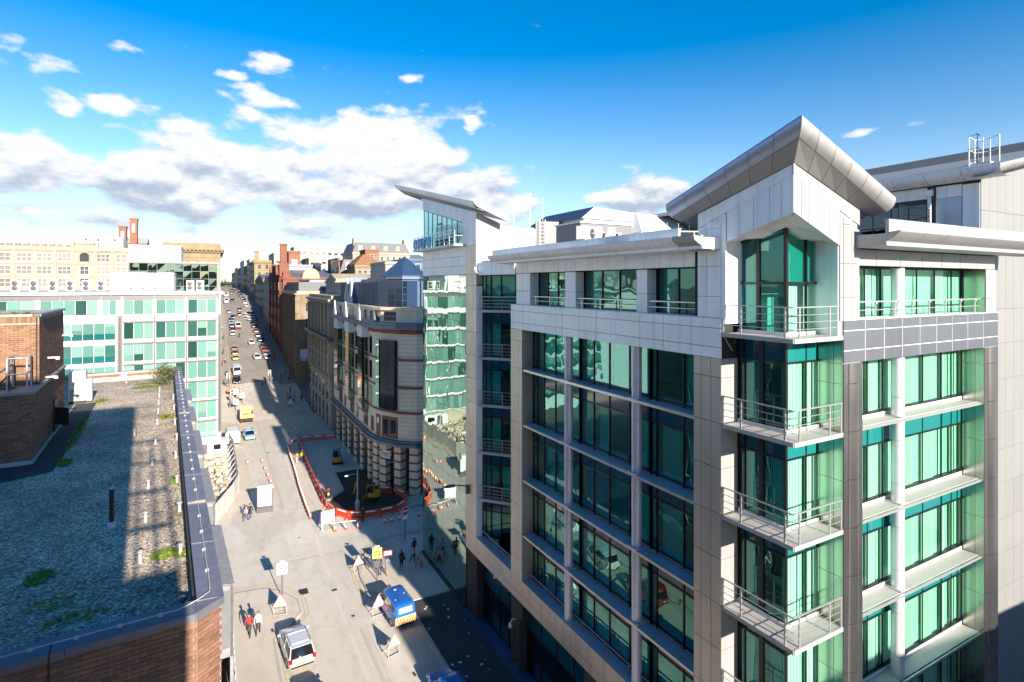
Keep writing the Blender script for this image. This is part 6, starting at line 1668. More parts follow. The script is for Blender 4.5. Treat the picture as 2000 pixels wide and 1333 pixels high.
block('white_roof_range', 'long white rooftop range along the skyline behind the terraces', 40, 96, 330, 345, 22, 47.6, M['pale_wall'], .4, S=dict(zs=[43.4], n=16, w=2, h=1.4, s='plain'))
t = block('mansard_hotel', 'cream stone hotel with big slate mansard roof on the skyline', 57.5, 85, 262, 285, 15, 41.5, M['cream'], .5, S=dict(zs=G4(31, 3, 3.4), n=9, w=1.2, h=2.0), roof=('mansard', 5, M['slate']))
for x in (60, 66, 72, 78): wpart('dormer', MB().box(x, x + 2.2, 262.4, 265, 42, 45), M['cream'], t)
for x in (58.5, 83): wpart('chimney', MB().box(x, x + 1.6, 265, 268, 41, 48.5), M['cream'], t)
block('brick_house', 'small red brick house with flat top beside the hotel', 58, 64, 240, 250, 13, 41.5, M['redbrick'], .3, S=dict(zs=[38, 34.5], n=3, w=1, h=1.6))
block('hipped_roof_house', 'orange stone house with brown hipped roof behind the pyramid turret', 38, 46, 170, 182, 5, 32.4, M['sand'], .4, S=dict(zs=[29.2, 26], n=4, w=1.1, h=1.7), roof=('hip', 3.6, M['rust_roof']))
block('blue_clad_block', 'blue grey metal clad block right of the pyramid turret', 34.9, 52, 110, 128, 0, 31.6, M['bluezinc'], .2, S=dict(zs=[28.6], n=4, w=1.0, h=2.2, s='plain', f=M['white']))
block('white_stair_block', 'plain white stair block beside the blue clad block', 31.2, 34.6, 112, 124, 0, 31.0, M['pale_wall'], .2)
block('pale_office', 'pale office slab in the middle distance with ribbon windows', 32, 36.2, 220, 240, 10, 36.4, M['pale_wall'], .3, S=dict(zs=G4(28, 3, 2.8), n=2, w=1.6, h=1.4, s='plain'))
block('dark_glass_slab', 'thin dark glass slab left of the red brick terrace', 34.6, 35.9, 184, 190, 6, 34.2, M['dk_glass'], .2)
block('dark_glass_slab', 'dark glazed slab standing behind the orange roof house', 30.8, 32.4, 196, 205, 7, 33.5, M['dk_glass'], .2)
block('low_white_roofs', 'low white flat roofed range behind the brown stone building', 22, 40, 150, 170, 3, 27.4, M['pale_wall'], .3, roof=('flat', 1, M['white_box']))
block('pediment_house', 'buff stone house with a shallow pediment behind the classical building', 25, 41, 131, 144, 2, 27.6, M['buff'], .5, S=dict(zs=[24.4], n=5, w=1, h=1.9), roof=('gable', 1.6, M['buff']))
rr = random.Random(21)
far = [(45, 150), (52, 215), (70, 190), (66, 230), (88, 210), (100, 250), (90, 300), (110, 330), (125, 280), (62, 300), (75, 340), (140, 360), (48, 360), (110, 200), (98, 175), (78, 150)]
WORDS = ['buff', 'red brick', 'pale', 'grey', 'honey', 'brown']
for i, (x, y) in enumerate(far):
    w, d, h = rr.uniform(14, 22), rr.uniform(12, 18), rr.uniform(17, 22); k = i % 6; g = hgt(y)
    block('city_block', '%s city block with %s roof among the rooftops, %s' % (WORDS[k], ['slate', 'hipped', 'flat'][i % 3], ['just past the blue clad block', 'behind the long terrace', 'left of the roof garden', 'behind the hipped house', 'beyond the lantern roof', 'far right on the ridge', 'below the white range', 'on the far ridge', 'behind the plant room', 'next to the hotel', 'over the hotel roof', 'last on the right', 'behind the white slab', 'over the office roof', 'close behind the tower', 'close to the turret'][i]),
          x, x + w, y, y + d, g, g + h * (.8 if y < 180 else 1), M[['buff', 'redbrick', 'pale_wall', 'grey_wall', 'sand', 'brownstone'][k]], .4, S=dict(zs=[g + h * .8 - 3.5 - 3.4 * q for q in range(2)], n=5, w=1.2, h=1.8),
          roof=[('hip', 4, M['slate']), ('mansard', 3.5, M['slate']), ('flat', 1, M['slate'])][i % 3])
M['hill'] = mat('far blue hills', (.20, .24, .27), 1, var=.4, vscale=.01)
hl = MB(); n = 60; r0, r1 = [], []
for i in range(n + 1):
    x = -2600 + 5200 * i / n; r0.append((x, 3000, -20)); r1.append((x, 3000, 24 + 62 * (.5 + .5 * math.sin(i * .71)) * (.6 + .4 * math.sin(i * .23 + 1))))
hl.loft([r0, r1, [(p[0], 3600, p[2] * .5) for p in r1]], closed=False, caps=False)
struct('hills', hl, M['hill'])
ft = MB()
for i in range(420):
    y = rr.uniform(720, 2200); x = rr.uniform(-700, 900) if i > 140 else rr.uniform(-60, 90); w = rr.uniform(8, 26); h = rr.uniform(6, 15) + (rr.random() < .05) * 22
    ft.box(x, x + w, y, y + w, 20, 24.6 + h)
struct('far_city', ft, mat('far city walls', (.40, .36, .32), .9, island=.5), 'stuff')
tr = MB()
for i in range(160): leaves(tr, (rr.uniform(-90, 120), rr.uniform(705, 760), 27), 4.0, 26, (.8, 1.9), .8, rr)
struct('far_trees', tr, mat('far tree leaves', (.07, .085, .04), .9, island=.4), 'stuff')
# left background infill seen over the white roof
for i, (x, y, h, k) in enumerate(((-60, 210, 34, 'buff'), (-42, 240, 37, 'redbrick'), (-78, 190, 33, 'pale_wall'), (-30, 215, 34, 'grey_wall'))):
    block('city_block', '%s block far left behind the cream warehouse' % ['buff', 'red brick', 'pale', 'grey'][i], x, x + 18, y, y + 16, 8, h, M[k], .4, S=dict(zs=[h - 4], n=5, w=1.2, h=1.8))
# ---------------------------------------------------------------- people
def body_mesh(name, J, RAD, E):
    """grow one continuous figure from a joint skeleton"""
    me = bpy.data.meshes.new(name + '_skeleton'); names = list(J)
    me.from_pydata([J[k] for k in names], [(names.index(a), names.index(b)) for a, b in E], [])
    o = bpy.data.objects.new(name, me); COL.objects.link(o)
    md = o.modifiers.new('skin', 'SKIN'); md.use_smooth_shade = True
    for i, k in enumerate(names):
        v = me.skin_vertices[0].data[i]; r = RAD[k]; v.radius = r if isinstance(r, tuple) else (r, r); v.use_root = (k == 'pelvis')
    sb = o.modifiers.new('sub', 'SUBSURF'); sb.levels = 1; sb.render_levels = 1
    dg = bpy.context.evaluated_depsgraph_get(); dg.update()
    ev = o.evaluated_get(dg); nm = bpy.data.meshes.new_from_object(ev)
    bpy.data.objects.remove(o); bpy.data.meshes.remove(me)
    nm.name = name
    return nm


E_ = [('pelvis', 'waist'), ('waist', 'chest'), ('chest', 'neck'), ('neck', 'chin'), ('chin', 'crown'), ('pelvis', 'hipl'), ('hipl', 'kneel'), ('kneel', 'anklel'), ('anklel', 'toel'), ('pelvis', 'hipr'), ('hipr', 'kneer'), ('kneer', 'ankler'), ('ankler', 'toer'),
      ('chest', 'shl'), ('shl', 'ell'), ('ell', 'wrl'), ('wrl', 'hal'), ('chest', 'shr'), ('shr', 'elr'), ('elr', 'wrr'), ('wrr', 'har')]
RAD = dict(pelvis=(.15, .11), waist=(.135, .10), chest=(.155, .11), neck=.055, chin=.085, crown=.085, hipl=.095, kneel=.06, anklel=.042, toel=.035, hipr=.095, kneer=.06, ankler=.042, toer=.035,
           shl=.062, ell=.045, wrl=.033, hal=.035, shr=.062, elr=.045, wrr=.033, har=.035)


def pose(step, arm):
    s = step
    return dict(pelvis=(0, 0, .93), waist=(0, 0, 1.10), chest=(0, .01, 1.34), neck=(0, .01, 1.49), chin=(0, .02, 1.58), crown=(0, .02, 1.68),
                hipl=(-.09, 0, .88), kneel=(-.10, s * .5 + .02, .49), anklel=(-.10, s * .9 - .02, .08), toel=(-.10, s * .9 + .13, .04),
                hipr=(.09, 0, .88), kneer=(.10, -s * .4 + .04, .49), ankler=(.10, -s * .95 - .02, .09 + .04 * (s > .1)), toer=(.10, -s * .95 + .12, .04),
                shl=(-.19, 0, 1.39), ell=(-.245, -arm * .5, 1.12), wrl=(-.25, -arm * .5 + .08, .88), hal=(-.25, -arm * .5 + .10, .80),
                shr=(.19, 0, 1.39), elr=(.245, arm * .5, 1.12), wrr=(.25, arm * .5 + .10, .89), har=(.25, arm * .5 + .13, .81))


POSES = [body_mesh('body', pose(.28, .22), RAD, E_), body_mesh('body', pose(.03, .03), RAD, E_), body_mesh('body', pose(-.24, -.2), RAD, E_)]
M['skin'] = mat('skin', (.52, .32, .24), .6)
CL = {k: mat(k + ' cloth', c, .85, var=.25, vscale=8) for k, c in dict(black=(.018, .018, .02), red=(.42, .03, .025), white=(.6, .6, .58), navy=(.03, .045, .10), grey=(.18, .18, .19), denim=(.06, .09, .17), tan=(.36, .26, .15), lilac=(.36, .34, .50), hivis=(.62, .80, .06), orange=(.75, .22, .03)).items()}
M['hair'] = mat('dark hair', (.035, .022, .015), .7); M['hair_b'] = mat('brown hair', (.16, .085, .04), .7)
M['shoe'] = mat('shoe leather', (.02, .018, .017), .5)
BM = {}


def person(label, loc, rz, top, legs, hair='hair', ps=0, long=False, group='pedestrians', bag=None, helmet=None):
    key = (ps, top, legs, long)
    if key not in BM:
        me = POSES[ps].copy(); me.materials.clear()
        for m in (M['skin'], CL[top], CL[legs], M['shoe']): me.materials.append(m)
        for p in me.polygons:
            c = p.center
            hand = c.z < .90 and abs(c.x) > .205
            p.material_index = 0 if (c.z > 1.485 or hand) else 1 if c.z > (.62 if long and abs(c.x) < .2 else .92) or (abs(c.x) > .19 and c.z > .88) else 3 if c.z < .10 else 2
        BM[key] = me
    t = thing('person', label, 'person', loc, rz, group)
    part('body', BM[key], None, t)
    hm = MB().ball((0, 0, 1.665), .105, 10, 6, 0, (.98, 1.05, 1.0)).ball((0, -.04, 1.60), .095, 8, 5)
    part('hair', hm, M[hair], t)
    part('face', MB().ball((0, .10, 1.60), .022, 6, 4, 0, (.8, 1, 1.3)).ball((-.035, .092, 1.64), .012, 5, 4, 1).ball((.035, .092, 1.64), .012, 5, 4, 1), [M['skin'], M['hair']], t)
    if long: part('coat_skirt', MB().lathe([(.17, .56), (.175, .75), (.165, .95), (.15, 1.05)], n=12), CL[top], t)
    if bag: part('bag', MB().box(.24, .36, -.12, .14, .72, 1.0).tube([(.30, .1, 1.0), (.22, .03, 1.42), (.30, -.1, 1.0)], .012, 5), CL[bag], t)
    if helmet: part('helmet', MB().lathe([(.15, 1.70), (.125, 1.71), (.11, 1.78), (0, 1.82)], n=12), CL[helmet], t)
    return t


person('woman in red top and dark trousers on the left pavement', (2.42, 45.94, .12), R(165), 'red', 'black', ps=0)
person('person in white jacket walking beside the one in red', (3.02, 45.9, .12), R(170), 'white', 'black', 'hair_b', ps=2)
person('person in long black coat and boots with black handbag on the shaded corner', (15.47, 50.14, .12), R(10), 'black', 'black', ps=1, long=True, bag='black')
person('person in lilac shirt and black trousers near the glass wall', (16.66, 50.5, .12), R(200), 'lilac', 'black', ps=0)
person('person in dark jacket closest to the glass corner', (17.3, 51.9, .12), R(30), 'black', 'navy', ps=2)
person('person in black jacket with red bag behind the yellow sign pole', (13.35, 49.9, .12), R(190), 'black', 'navy', ps=1, bag='red')
person('person in pale grey coat beside the yellow sign pole', (13.95, 49.6, .12), R(20), 'grey', 'tan', ps=2, long=True)
person('worker in high visibility yellow jacket inside the cones', (11.75, 87.6, 0), R(200), 'hivis', 'navy', ps=0, helmet='hivis', group='site workers')
person('worker in orange vest walking by the red barrier', (11.0, 87.2, 0), R(10), 'orange', 'lilac', ps=2, group='site workers')
person('worker in black standing at the bend of the red barrier', (14.75, 62.2, 0), R(150), 'black', 'black', ps=1, group='site workers')
rp = random.Random(9)
tops = ['black', 'navy', 'grey', 'tan', 'red', 'white', 'denim', 'lilac']
SPOT = [(3.3, 68.5, 'by the advertising panel'), (3.7, 68.9, 'near the advertising panel, second'), (11.2, 145.1, 'crossing the street at the lights'), (10.5, 145.4, 'halfway over the crossing'), (15.2, 150, 'under the brown stone wall'), (16.3, 151, 'by the brown stone porch'), (17.3, 150.4, 'at the brown stone door'),
        (16.8, 149, 'waiting at the far kerb'), (15.6, 128.6, 'on the shaded corner with the warning sign'), (14.9, 128.9, 'beside the triangular sign on the corner'), (14.6, 131, 'stepping off the shaded corner'), (17.2, 129, 'along the classical building'), (3.2, 130, 'on the far left pavement by the poles'), (2.6, 148, 'left pavement past the tipper'), (3.0, 157, 'left pavement by the pickup'),
        (2.2, 168, 'left pavement by the yellow car'), (3.1, 171, 'left pavement near the yellow car'), (2.7, 182, 'left pavement by the pink car'), (2.4, 195, 'left pavement half way up'), (3.2, 205, 'left pavement further up'), (2.9, 221, 'left pavement by the grey cars'), (15.8, 176, 'right pavement by the white parked car'), (16.4, 190, 'right pavement below the red tenement'),
        (15.2, 204, 'right pavement further up'), (16.7, 215, 'right pavement by the tenement end'), (15.5, 232, 'right pavement high up'), (2.1, 236, 'left pavement high up'), (7.9, 207, 'standing in the carriageway up the hill'), (3.4, 142, 'by the works barriers on the left'), (4.4, 140.5, 'inside the works on the left')]
for i, (x, y, w) in enumerate(SPOT):
    a = tops[rp.randrange(8)]; b = ['black', 'navy', 'denim', 'grey'][rp.randrange(4)]
    person('distant pedestrian in %s %s' % (a, w), (x, y, hgt(y) + (.12 if (x < 4 or x > 14.3) else 0)), rp.uniform(0, 6.28), a, b, ps=rp.randrange(3), long=rp.random() < .3)
# ---------------------------------------------------------------- vehicles (front towards +y)
M['tyre'] = mat('tyre rubber', (.015, .015, .016), .8); M['alloy'] = mat('alloy rim', (.45, .45, .46), .3, .8)
M['car_glass'] = mat('car window glass', (.010, .012, .015), .04, 0, .8); M['tail'] = mat('red tail lamp', (.35, .01, .012), .15); M['head'] = mat('clear headlamp', (.7, .7, .72), .08, .3)
M['trim'] = mat('black trim', (.018, .018, .019), .5); M['plate_y'] = mat('yellow number plate', (.65, .50, .06), .5); M['plate_w'] = mat('white number plate', (.7, .7, .68), .5)


def paint(n, c): return mat(n + ' car paint', c, .28, .15, .5, coat=.8)


PT = dict(white=paint('white', (.60, .60, .60)), silver=paint('silver', (.42, .43, .45)), grey=paint('grey', (.13, .135, .145)), black=paint('black', (.015, .015, .018)), red=paint('red', (.25, .02, .02)), blue=paint('blue', (.02, .13, .48)), sky=paint('light blue', (.30, .50, .66)),
          yellow=paint('yellow', (.45, .36, .06)), pink=paint('dusty red', (.45, .14, .13)), navy=paint('navy', (.03, .05, .11)), green=paint('green', (.05, .12, .07)), sand=paint('sand yellow', (.55, .40, .17)))


def wheel(t, x, y, r, w=.2):
    o = part('wheel', MB().tube([(-w / 2, 0, 0), (w / 2, 0, 0)], r * .62, 14), M['alloy'], t); o.location = (x, y, r)
    c = part('tyre', MB().loft([[(sx * w / 2, q * math.cos(2 * math.pi * j / 16), q * math.sin(2 * math.pi * j / 16)) for j in range(16)] for sx, q in ((-1, r * .62), (-1, r * .94), (-.7, r), (.7, r), (1, r * .94), (1, r * .62))], caps=False), M['tyre'], o)
    return o


def car(label, loc, rz, p, L=4.2, W=1.78, H=1.48, kind='hatch', group='cars in the street', name='car', cat='car', nose=.9, rails=False):
    t = thing(name, label, cat, loc, rz, group)
    y0_near = loc[1] < 60
    h = L / 2; w = W / 2; belt = H * .60; pm = PT[p]
    van = kind == 'van'
    # side profile of the lower body: (y, top z, half width)
    st = [(-h, belt * .62, w * .80), (-h + .06, belt * .93, w * .90), (-h + .35, belt, w * .985), (-h * .4, belt + .02, w), (h * .25, belt, w), (h - 1.15 * nose, belt * .97, w * .985), (h - .55 * nose, belt * .90, w * .95), (h - .16, belt * .78, w * .86), (h, belt * .55, w * .74)]
    rings = []
    for (y, z, ww) in st:
        zb = .2 if abs(y) < h - .2 else .28
        rings.append([(-ww * .94, y, zb), (-ww, y, zb + .12), (-ww, y, z * .82), (-ww * .95, y, z * .97), (-ww * .80, y, z), (ww * .80, y, z), (ww * .95, y, z * .97), (ww, y, z * .82), (ww, y, zb + .12), (ww * .94, y, zb)])
    bo = part('body', MB().loft(rings), pm, t); sb_ = bo.modifiers.new('round', 'SUBSURF'); sb_.levels = 1; sb_.render_levels = 2 if y0_near else 1
    # greenhouse
    yr0, yf0 = (-h + (.10 if kind in ('hatch', 'suv', 'van') else .85)), h - 1.25 * nose - (0 if not van else -.25)
    yr1, yf1 = yr0 + (.12 if van else .38 if kind != 'sedan' else .55), yf0 - (.55 if van else .72)
    b0, b1 = w * .93, w * .76 if not van else w * .84
    def gh(q, z, grow=0.0):              # rounded plan of the greenhouse at height fraction q
        bb = b0 + (b1 - b0) * q + .035 * math.sin(math.pi * q) + grow; a_, c_ = yr0 + (yr1 - yr0) * q ** 1.2, yf0 + (yf1 - yf0) * q ** 1.1
        return [(-bb * .80, a_ - .05 - grow, z), (bb * .80, a_ - .05 - grow, z), (bb * .97, a_ + .10, z), (bb, a_ + .35, z), (bb, c_ - .5, z), (bb * .96, c_ - .14, z), (bb * .78, c_ + .05 + grow, z), (-bb * .78, c_ + .05 + grow, z), (-bb * .96, c_ - .14, z), (-bb, c_ - .5, z), (-bb, a_ + .35, z), (-bb * .97, a_ + .10, z)]
    part('windows', MB().loft([gh(0, belt - .06), gh(.5, belt + (H - belt) * .5), gh(.92, H - .09)]), M['car_glass'], t)
    r0_ = gh(.86, H - .10, .012); cxm = sum(p[1] for p in r0_) / 12
    dome = [[(p[0] * k, cxm + (p[1] - cxm) * k, z) for p in r0_] for k, z in ((1, H - .10), (.99, H - .06), (.90, H - .012), (.5, H + .01), (.02, H + .015))]
    part('roof_panel', MB().loft(dome, caps=False), pm, t)
    pl = MB()
    for s in (-1, 1):
        for (ya, yb) in ((yr0, yr1), (yf0, yf1)): pl.bar((s * b0 * .93, ya, belt - .03), (s * b1 * .95, yb, H - .07), .07, .07)
        ym = (yr0 + yf0) / 2; pl.bar((s * (b0 + .004), ym, belt - .03), (s * (b1 + .004), ym - .05, H - .05), .03, .09)
    part('pillar_frame', pl, pm, t)
    if van:
        part('side_panel', MB().loft([[(-b0 - .012, yr0 + .05, belt), (-b0 - .012, ym - .05, belt), (-b1 - .012, ym - .1, H - .08), (-b1 - .012, yr1 + .02, H - .08)], [(-b0 + .02, yr0 + .05, belt), (-b0 + .02, ym - .05, belt), (-b1 + .02, ym - .1, H - .08), (-b1 + .02, yr1 + .02, H - .08)]], smooth=False), pm, t)
        part('side_panel', MB().loft([[(b0 + .012, yr0 + .05, belt), (b0 + .012, ym - .05, belt), (b1 + .012, ym - .1, H - .08), (b1 + .012, yr1 + .02, H - .08)], [(b0 - .02, yr0 + .05, belt), (b0 - .02, ym - .05, belt), (b1 - .02, ym - .1, H - .08), (b1 - .02, yr1 + .02, H - .08)]], smooth=False), pm, t)
    for s in (-1, 1):
        for y in (-h + .78, h - .82): wheel(t, s * (w - .10), y, .33 if kind != 'suv' else .37)
        part('tail_lamp', MB().box(s * w * .70, s * w * .96, -h - .005, -h + .14, belt * .66, belt * .90), M['tail'], t)
        part('headlamp', MB().box(s * w * .52, s * w * .84, h - .14, h + .003, belt * .56, belt * .76), M['head'], t)
        part('wing_mirror', MB().box(s * (w - .02), s * (w + .16), yf0 - .28, yf0 - .18, belt + .02, belt + .16), pm, t)
    part('number_plate', MB().box(-.26, .26, -h - .02, -h + .04, belt * .52, belt * .64), M['plate_y'], t); part('number_plate', MB().box(-.26, .26, h - .02, h + .02, .38, .48), M['plate_w'], t)
    part('bumper_trim', MB().box(-w * .8, w * .8, -h - .01, -h + .1, .26, .38).box(-w * .7, w * .7, h - .08, h + .012, .26, .36), M['trim'], t)
    if rails:
        for s in (-1, 1): part('roof_rail', MB().tube([(s * (b1 - .04), yr1 + .1, H + .0), (s * (b1 - .04), yr1 + .25, H + .05), (s * (b1 - .04), yf1 - .3, H + .05), (s * (b1 - .04), yf1 - .15, H)], .022, 6), M['alloy'], t)
        part('roof_glass', MB().box(-b1 + .16, b1 - .16, yr1 + .25, yf1 - .35, H, H + .012), PT['white'], t)
        part('roof_crossbar', MB().box(-b1, b1, yf1 - .62, yf1 - .55, H + .03, H + .06), M['alloy'], t)
        part('rear_spoiler', MB().box(-b1 + .05, b1 - .05, yr1 - .2, yr1 + .05, H - .05, H - .01), pm, t)
    return t


car('white crossover car with roof rails pulled up at the left kerb', (5.3, 42.6, 0), R(4), 'white', 4.5, 1.86, 1.54, 'suv', rails=True, group='cars in the street')
c = car('blue small van with chevron tail parked by the right kerb', (13.0, 43.6, 0), R(3), 'blue', 4.3, 1.82, 1.82, 'van', name='van', cat='van', nose=.8)
M['chev_y'] = mat('chevron yellow', (.72, .58, .25), .5); M['chev_r'] = mat('chevron red', (.55, .12, .05), .5)
part('tailgate', MB().loft([[(-.78, -2.15, .98), (.78, -2.15, .98), (.74, -2.03, 1.78), (-.74, -2.03, 1.78)], [(-.78, -2.19, .98), (.78, -2.19, .98), (.74, -2.07, 1.78), (-.74, -2.07, 1.78)]], smooth=False), PT['blue'], c)
part('rear_window', MB().loft([[(-.56, -2.17, 1.22), (.56, -2.17, 1.22), (.54, -2.11, 1.62), (-.54, -2.11, 1.62)], [(-.56, -2.20, 1.22), (.56, -2.20, 1.22), (.54, -2.14, 1.62), (-.54, -2.14, 1.62)]], smooth=False), mat('sunlit rear glass', (.35, .42, .5), .15), c)
part('chevron_panel', MB().box(-.82, .82, -2.20, -2.16, .42, .98), M['chev_y'], c)
cv = MB()
for k in range(4):
    for s in (-1, 1):
        a = s * (.02 + k * .22); cv.poly([(a, -2.206, .44 + .0), (a + s * .10, -2.206, .44), (a + s * .10 + s * .0 - s * .0, -2.206, .44), (a + s * .30 if abs(a + s * .3) < .8 else s * .8, -2.206, .96), (a + s * .20 if abs(a + s * .2) < .8 else s * .8, -2.206, .96)])
part('chevron_stripes', cv, M['chev_r'], c)
part('door_graphic', MB().loft([[(-.935, -.3, .7), (-.935, .5, .7), (-.93, .4, 1.0), (-.93, -.2, 1.0)], [(-.915, -.3, .7), (-.915, .5, .7), (-.915, .4, 1.0), (-.915, -.2, 1.0)]], smooth=False), mat('pink graphic', (.6, .25, .25), .5), c)
part('roof_marker', MB().box(-.1, .1, .2, .32, 1.82, 1.86).box(-.5, -.42, -1.2, -1.1, 1.82, 1.85).box(.4, .48, -.6, -.5, 1.82, 1.85), M['white'], c)
car('dark blue car waiting at the bottom edge of the right kerb', (13.35, 32.9, 0), R(3), 'blue', 4.2, 1.8, 1.5)
car('dark red car just entering at the bottom of the left lane', (5.6, 35.9, 0), R(3), 'red', 4.1, 1.78, 1.45)
car('light blue hatchback facing down the street below the tipper', (5.55, 105.6, 0), R(182), 'sky')
CARS = [(5.2, 151.5, 'black', 180, 'black car with pale roof parked behind the works'), (5.7, 176, 'yellow', 0, 'yellow car parked on the left'), (5.8, 188.5, 'pink', 0, 'dusty red car parked on the left'), (5.75, 182.4, 'grey', 0, 'grey car between the yellow and the dusty red one'),
        (7.1, 248, 'black', 0, 'black car in the left lane up the hill'), (6.2, 241, 'navy', 0, 'navy car parked up the hill'), (6.15, 235, 'silver', 0, 'silver car parked up the hill'), (6.2, 228, 'navy', 0, 'dark blue car parked below the silver one'), (6.0, 213, 'silver', 0, 'silver car at the lower end of the parked row'), (6.1, 220, 'black', 0, 'black car in the parked row'),
        (9.6, 254, 'red', 0, 'red car moving uphill'), (10.2, 267, 'black', 0, 'black car moving uphill behind the red one'), (12.8, 279, 'white', 20, 'white car turning out up the hill'), (13.0, 255, 'white', 60, 'first white car parked nose in on the right'), (13.3, 247.5, 'white', 60, 'second white car parked nose in on the right'), (13.5, 240.5, 'silver', 60, 'silver car parked nose in on the right'),
        (13.5, 226, 'black', 0, 'black car in the shade on the right'), (13.5, 216, 'red', 0, 'dark red car in the shade on the right'), (13.6, 208, 'grey', 0, 'grey car in the shade on the right'), (13.8, 200, 'black', 0, 'black car above the shaded row'), (13.8, 189.8, 'navy', 0, 'navy car in the shaded row'), (13.85, 184.4, 'red', 0, 'red car in the shaded row'), (13.9, 179.6, 'pink', 0, 'dusty red car in the shaded row'), (13.95, 174.6, 'white', 0, 'white car heading the shaded row'),
        (10.9, 196, 'white', 182, 'white car driving down the middle, upper one'), (11.2, 175, 'white', 184, 'white car driving down the middle, lower one'), (9.1, 343, 'grey', 0, 'grey car near the brow'), (11.5, 355, 'black', 0, 'black car near the brow'), (12.5, 338, 'navy', 0, 'navy car near the brow'), (12.9, 323, 'black', 0, 'black car in the far shaded row'), (13.4, 310, 'grey', 0, 'grey car in the far shaded row'),
        (13.5, 300, 'black', 0, 'black car at the low end of the far row'), (13.4, 290, 'silver', 0, 'silver car in the far row'), (12.6, 350, 'silver', 0, 'silver car at the brow'), (10, 372, 'black', 0, 'black car on the brow'), (12.8, 368, 'grey', 0, 'grey car on the brow'), (8.4, 300, 'black', 182, 'black car coming down from the brow'), (6, 262, 'grey', 0, 'grey car high in the left row')]
protos = {}
for (x, y, p, rz, lab) in CARS:
    pit = math.atan2(hgt(y + 2) - hgt(y - 2), 4)
    if p not in protos:
        c = car(lab, (x, y, hgt(y)), R(rz), p, group='cars in the street'); protos[p] = c
    else: c = copy_tree(protos[p], (x, y, hgt(y)), R(rz), lab)
    c.rotation_euler = (pit if abs(rz) < 90 else -pit, 0, R(rz))
for (x, y, lab) in ((5.7, 295, 'white van parked far up on the left'), (6.2, 324, 'white van furthest up on the left'), (5.5, 160, 'white pickup van by the street works')):
    c = car(lab, (x, y, hgt(y)), 0, 'white', 5.2, 1.95, 2.3, 'van', name='van', cat='van', group='vans in the street')
    c.rotation_euler = (math.atan2(hgt(y + 2) - hgt(y - 2), 4), 0, 0)
c = car('white and red delivery van driving uphill in the left lane', (8.1, 225, hgt(225)), 0, 'white', 5.6, 2.0, 2.5, 'van', name='van', cat='van', group='vans in the street'); c.rotation_euler = (.09, 0, 0)
part('red_tail_panel', MB().box(-.85, .85, -2.86, -2.8, .4, 1.1), PT['red'], c)
# tipper lorry seen from behind
t = thing('tipper_lorry', 'sand coloured tipper lorry with open back on the left side of the street', 'lorry', (5.8, 119.6, hgt(119)), R(-2))
part('cab', MB().loft([[(-1.1, 1.6, .7), (1.1, 1.6, .7), (1.1, 3.3, .7), (-1.1, 3.3, .7)], [(-1.1, 1.6, 1.7), (1.1, 1.6, 1.7), (1.1, 3.3, 1.7), (-1.1, 3.3, 1.7)], [(-1.0, 1.65, 2.5), (1.0, 1.65, 2.5), (1.0, 2.9, 2.5), (-1.0, 2.9, 2.5)]], smooth=False), PT['sand'], t)
part('windscreen', MB().loft([[(-.95, 3.27, 1.72), (.95, 3.27, 1.72), (.88, 2.92, 2.42), (-.88, 2.92, 2.42)], [(-.95, 3.31, 1.72), (.95, 3.31, 1.72), (.88, 2.96, 2.42), (-.88, 2.96, 2.42)]], smooth=False), M['car_glass'], t)
b = part('tipper_body', MB().box(-1.15, 1.15, -2.6, 1.4, .95, 1.05), PT['sand'], t)
for (a, c_) in (((-1.15, -1.08, -2.6, 1.4), 0), ((1.08, 1.15, -2.6, 1.4), 0), ((-1.15, 1.15, 1.33, 1.4), 0), ((-1.15, 1.15, -2.62, -2.55), 1)): part('side_board' if not c_ else 'tailboard', MB().box(*a, 1.05, 1.85 if not c_ else 1.55), PT['sand'], b)
part('load', MB().ball((0, -.5, 1.0), 1.0, 12, 6, 0, (1.0, 1.7, .35)), mat('sand load', (.50, .37, .20), .95, var=.5, vscale=5), t)
part('chassis', MB().box(-.5, .5, -2.5, 3.1, .5, .9).box(-1.1, 1.1, -2.7, -2.55, .45, .75), M['trim'], t)
for x in (-.95, .95):
    for y in (-1.8, -.9, 2.5): wheel(t, x, y, .48, .3)
    part('tail_lamp', MB().box(x - .15, x + .15, -2.74, -2.68, .5, .68), M['tail'], t)
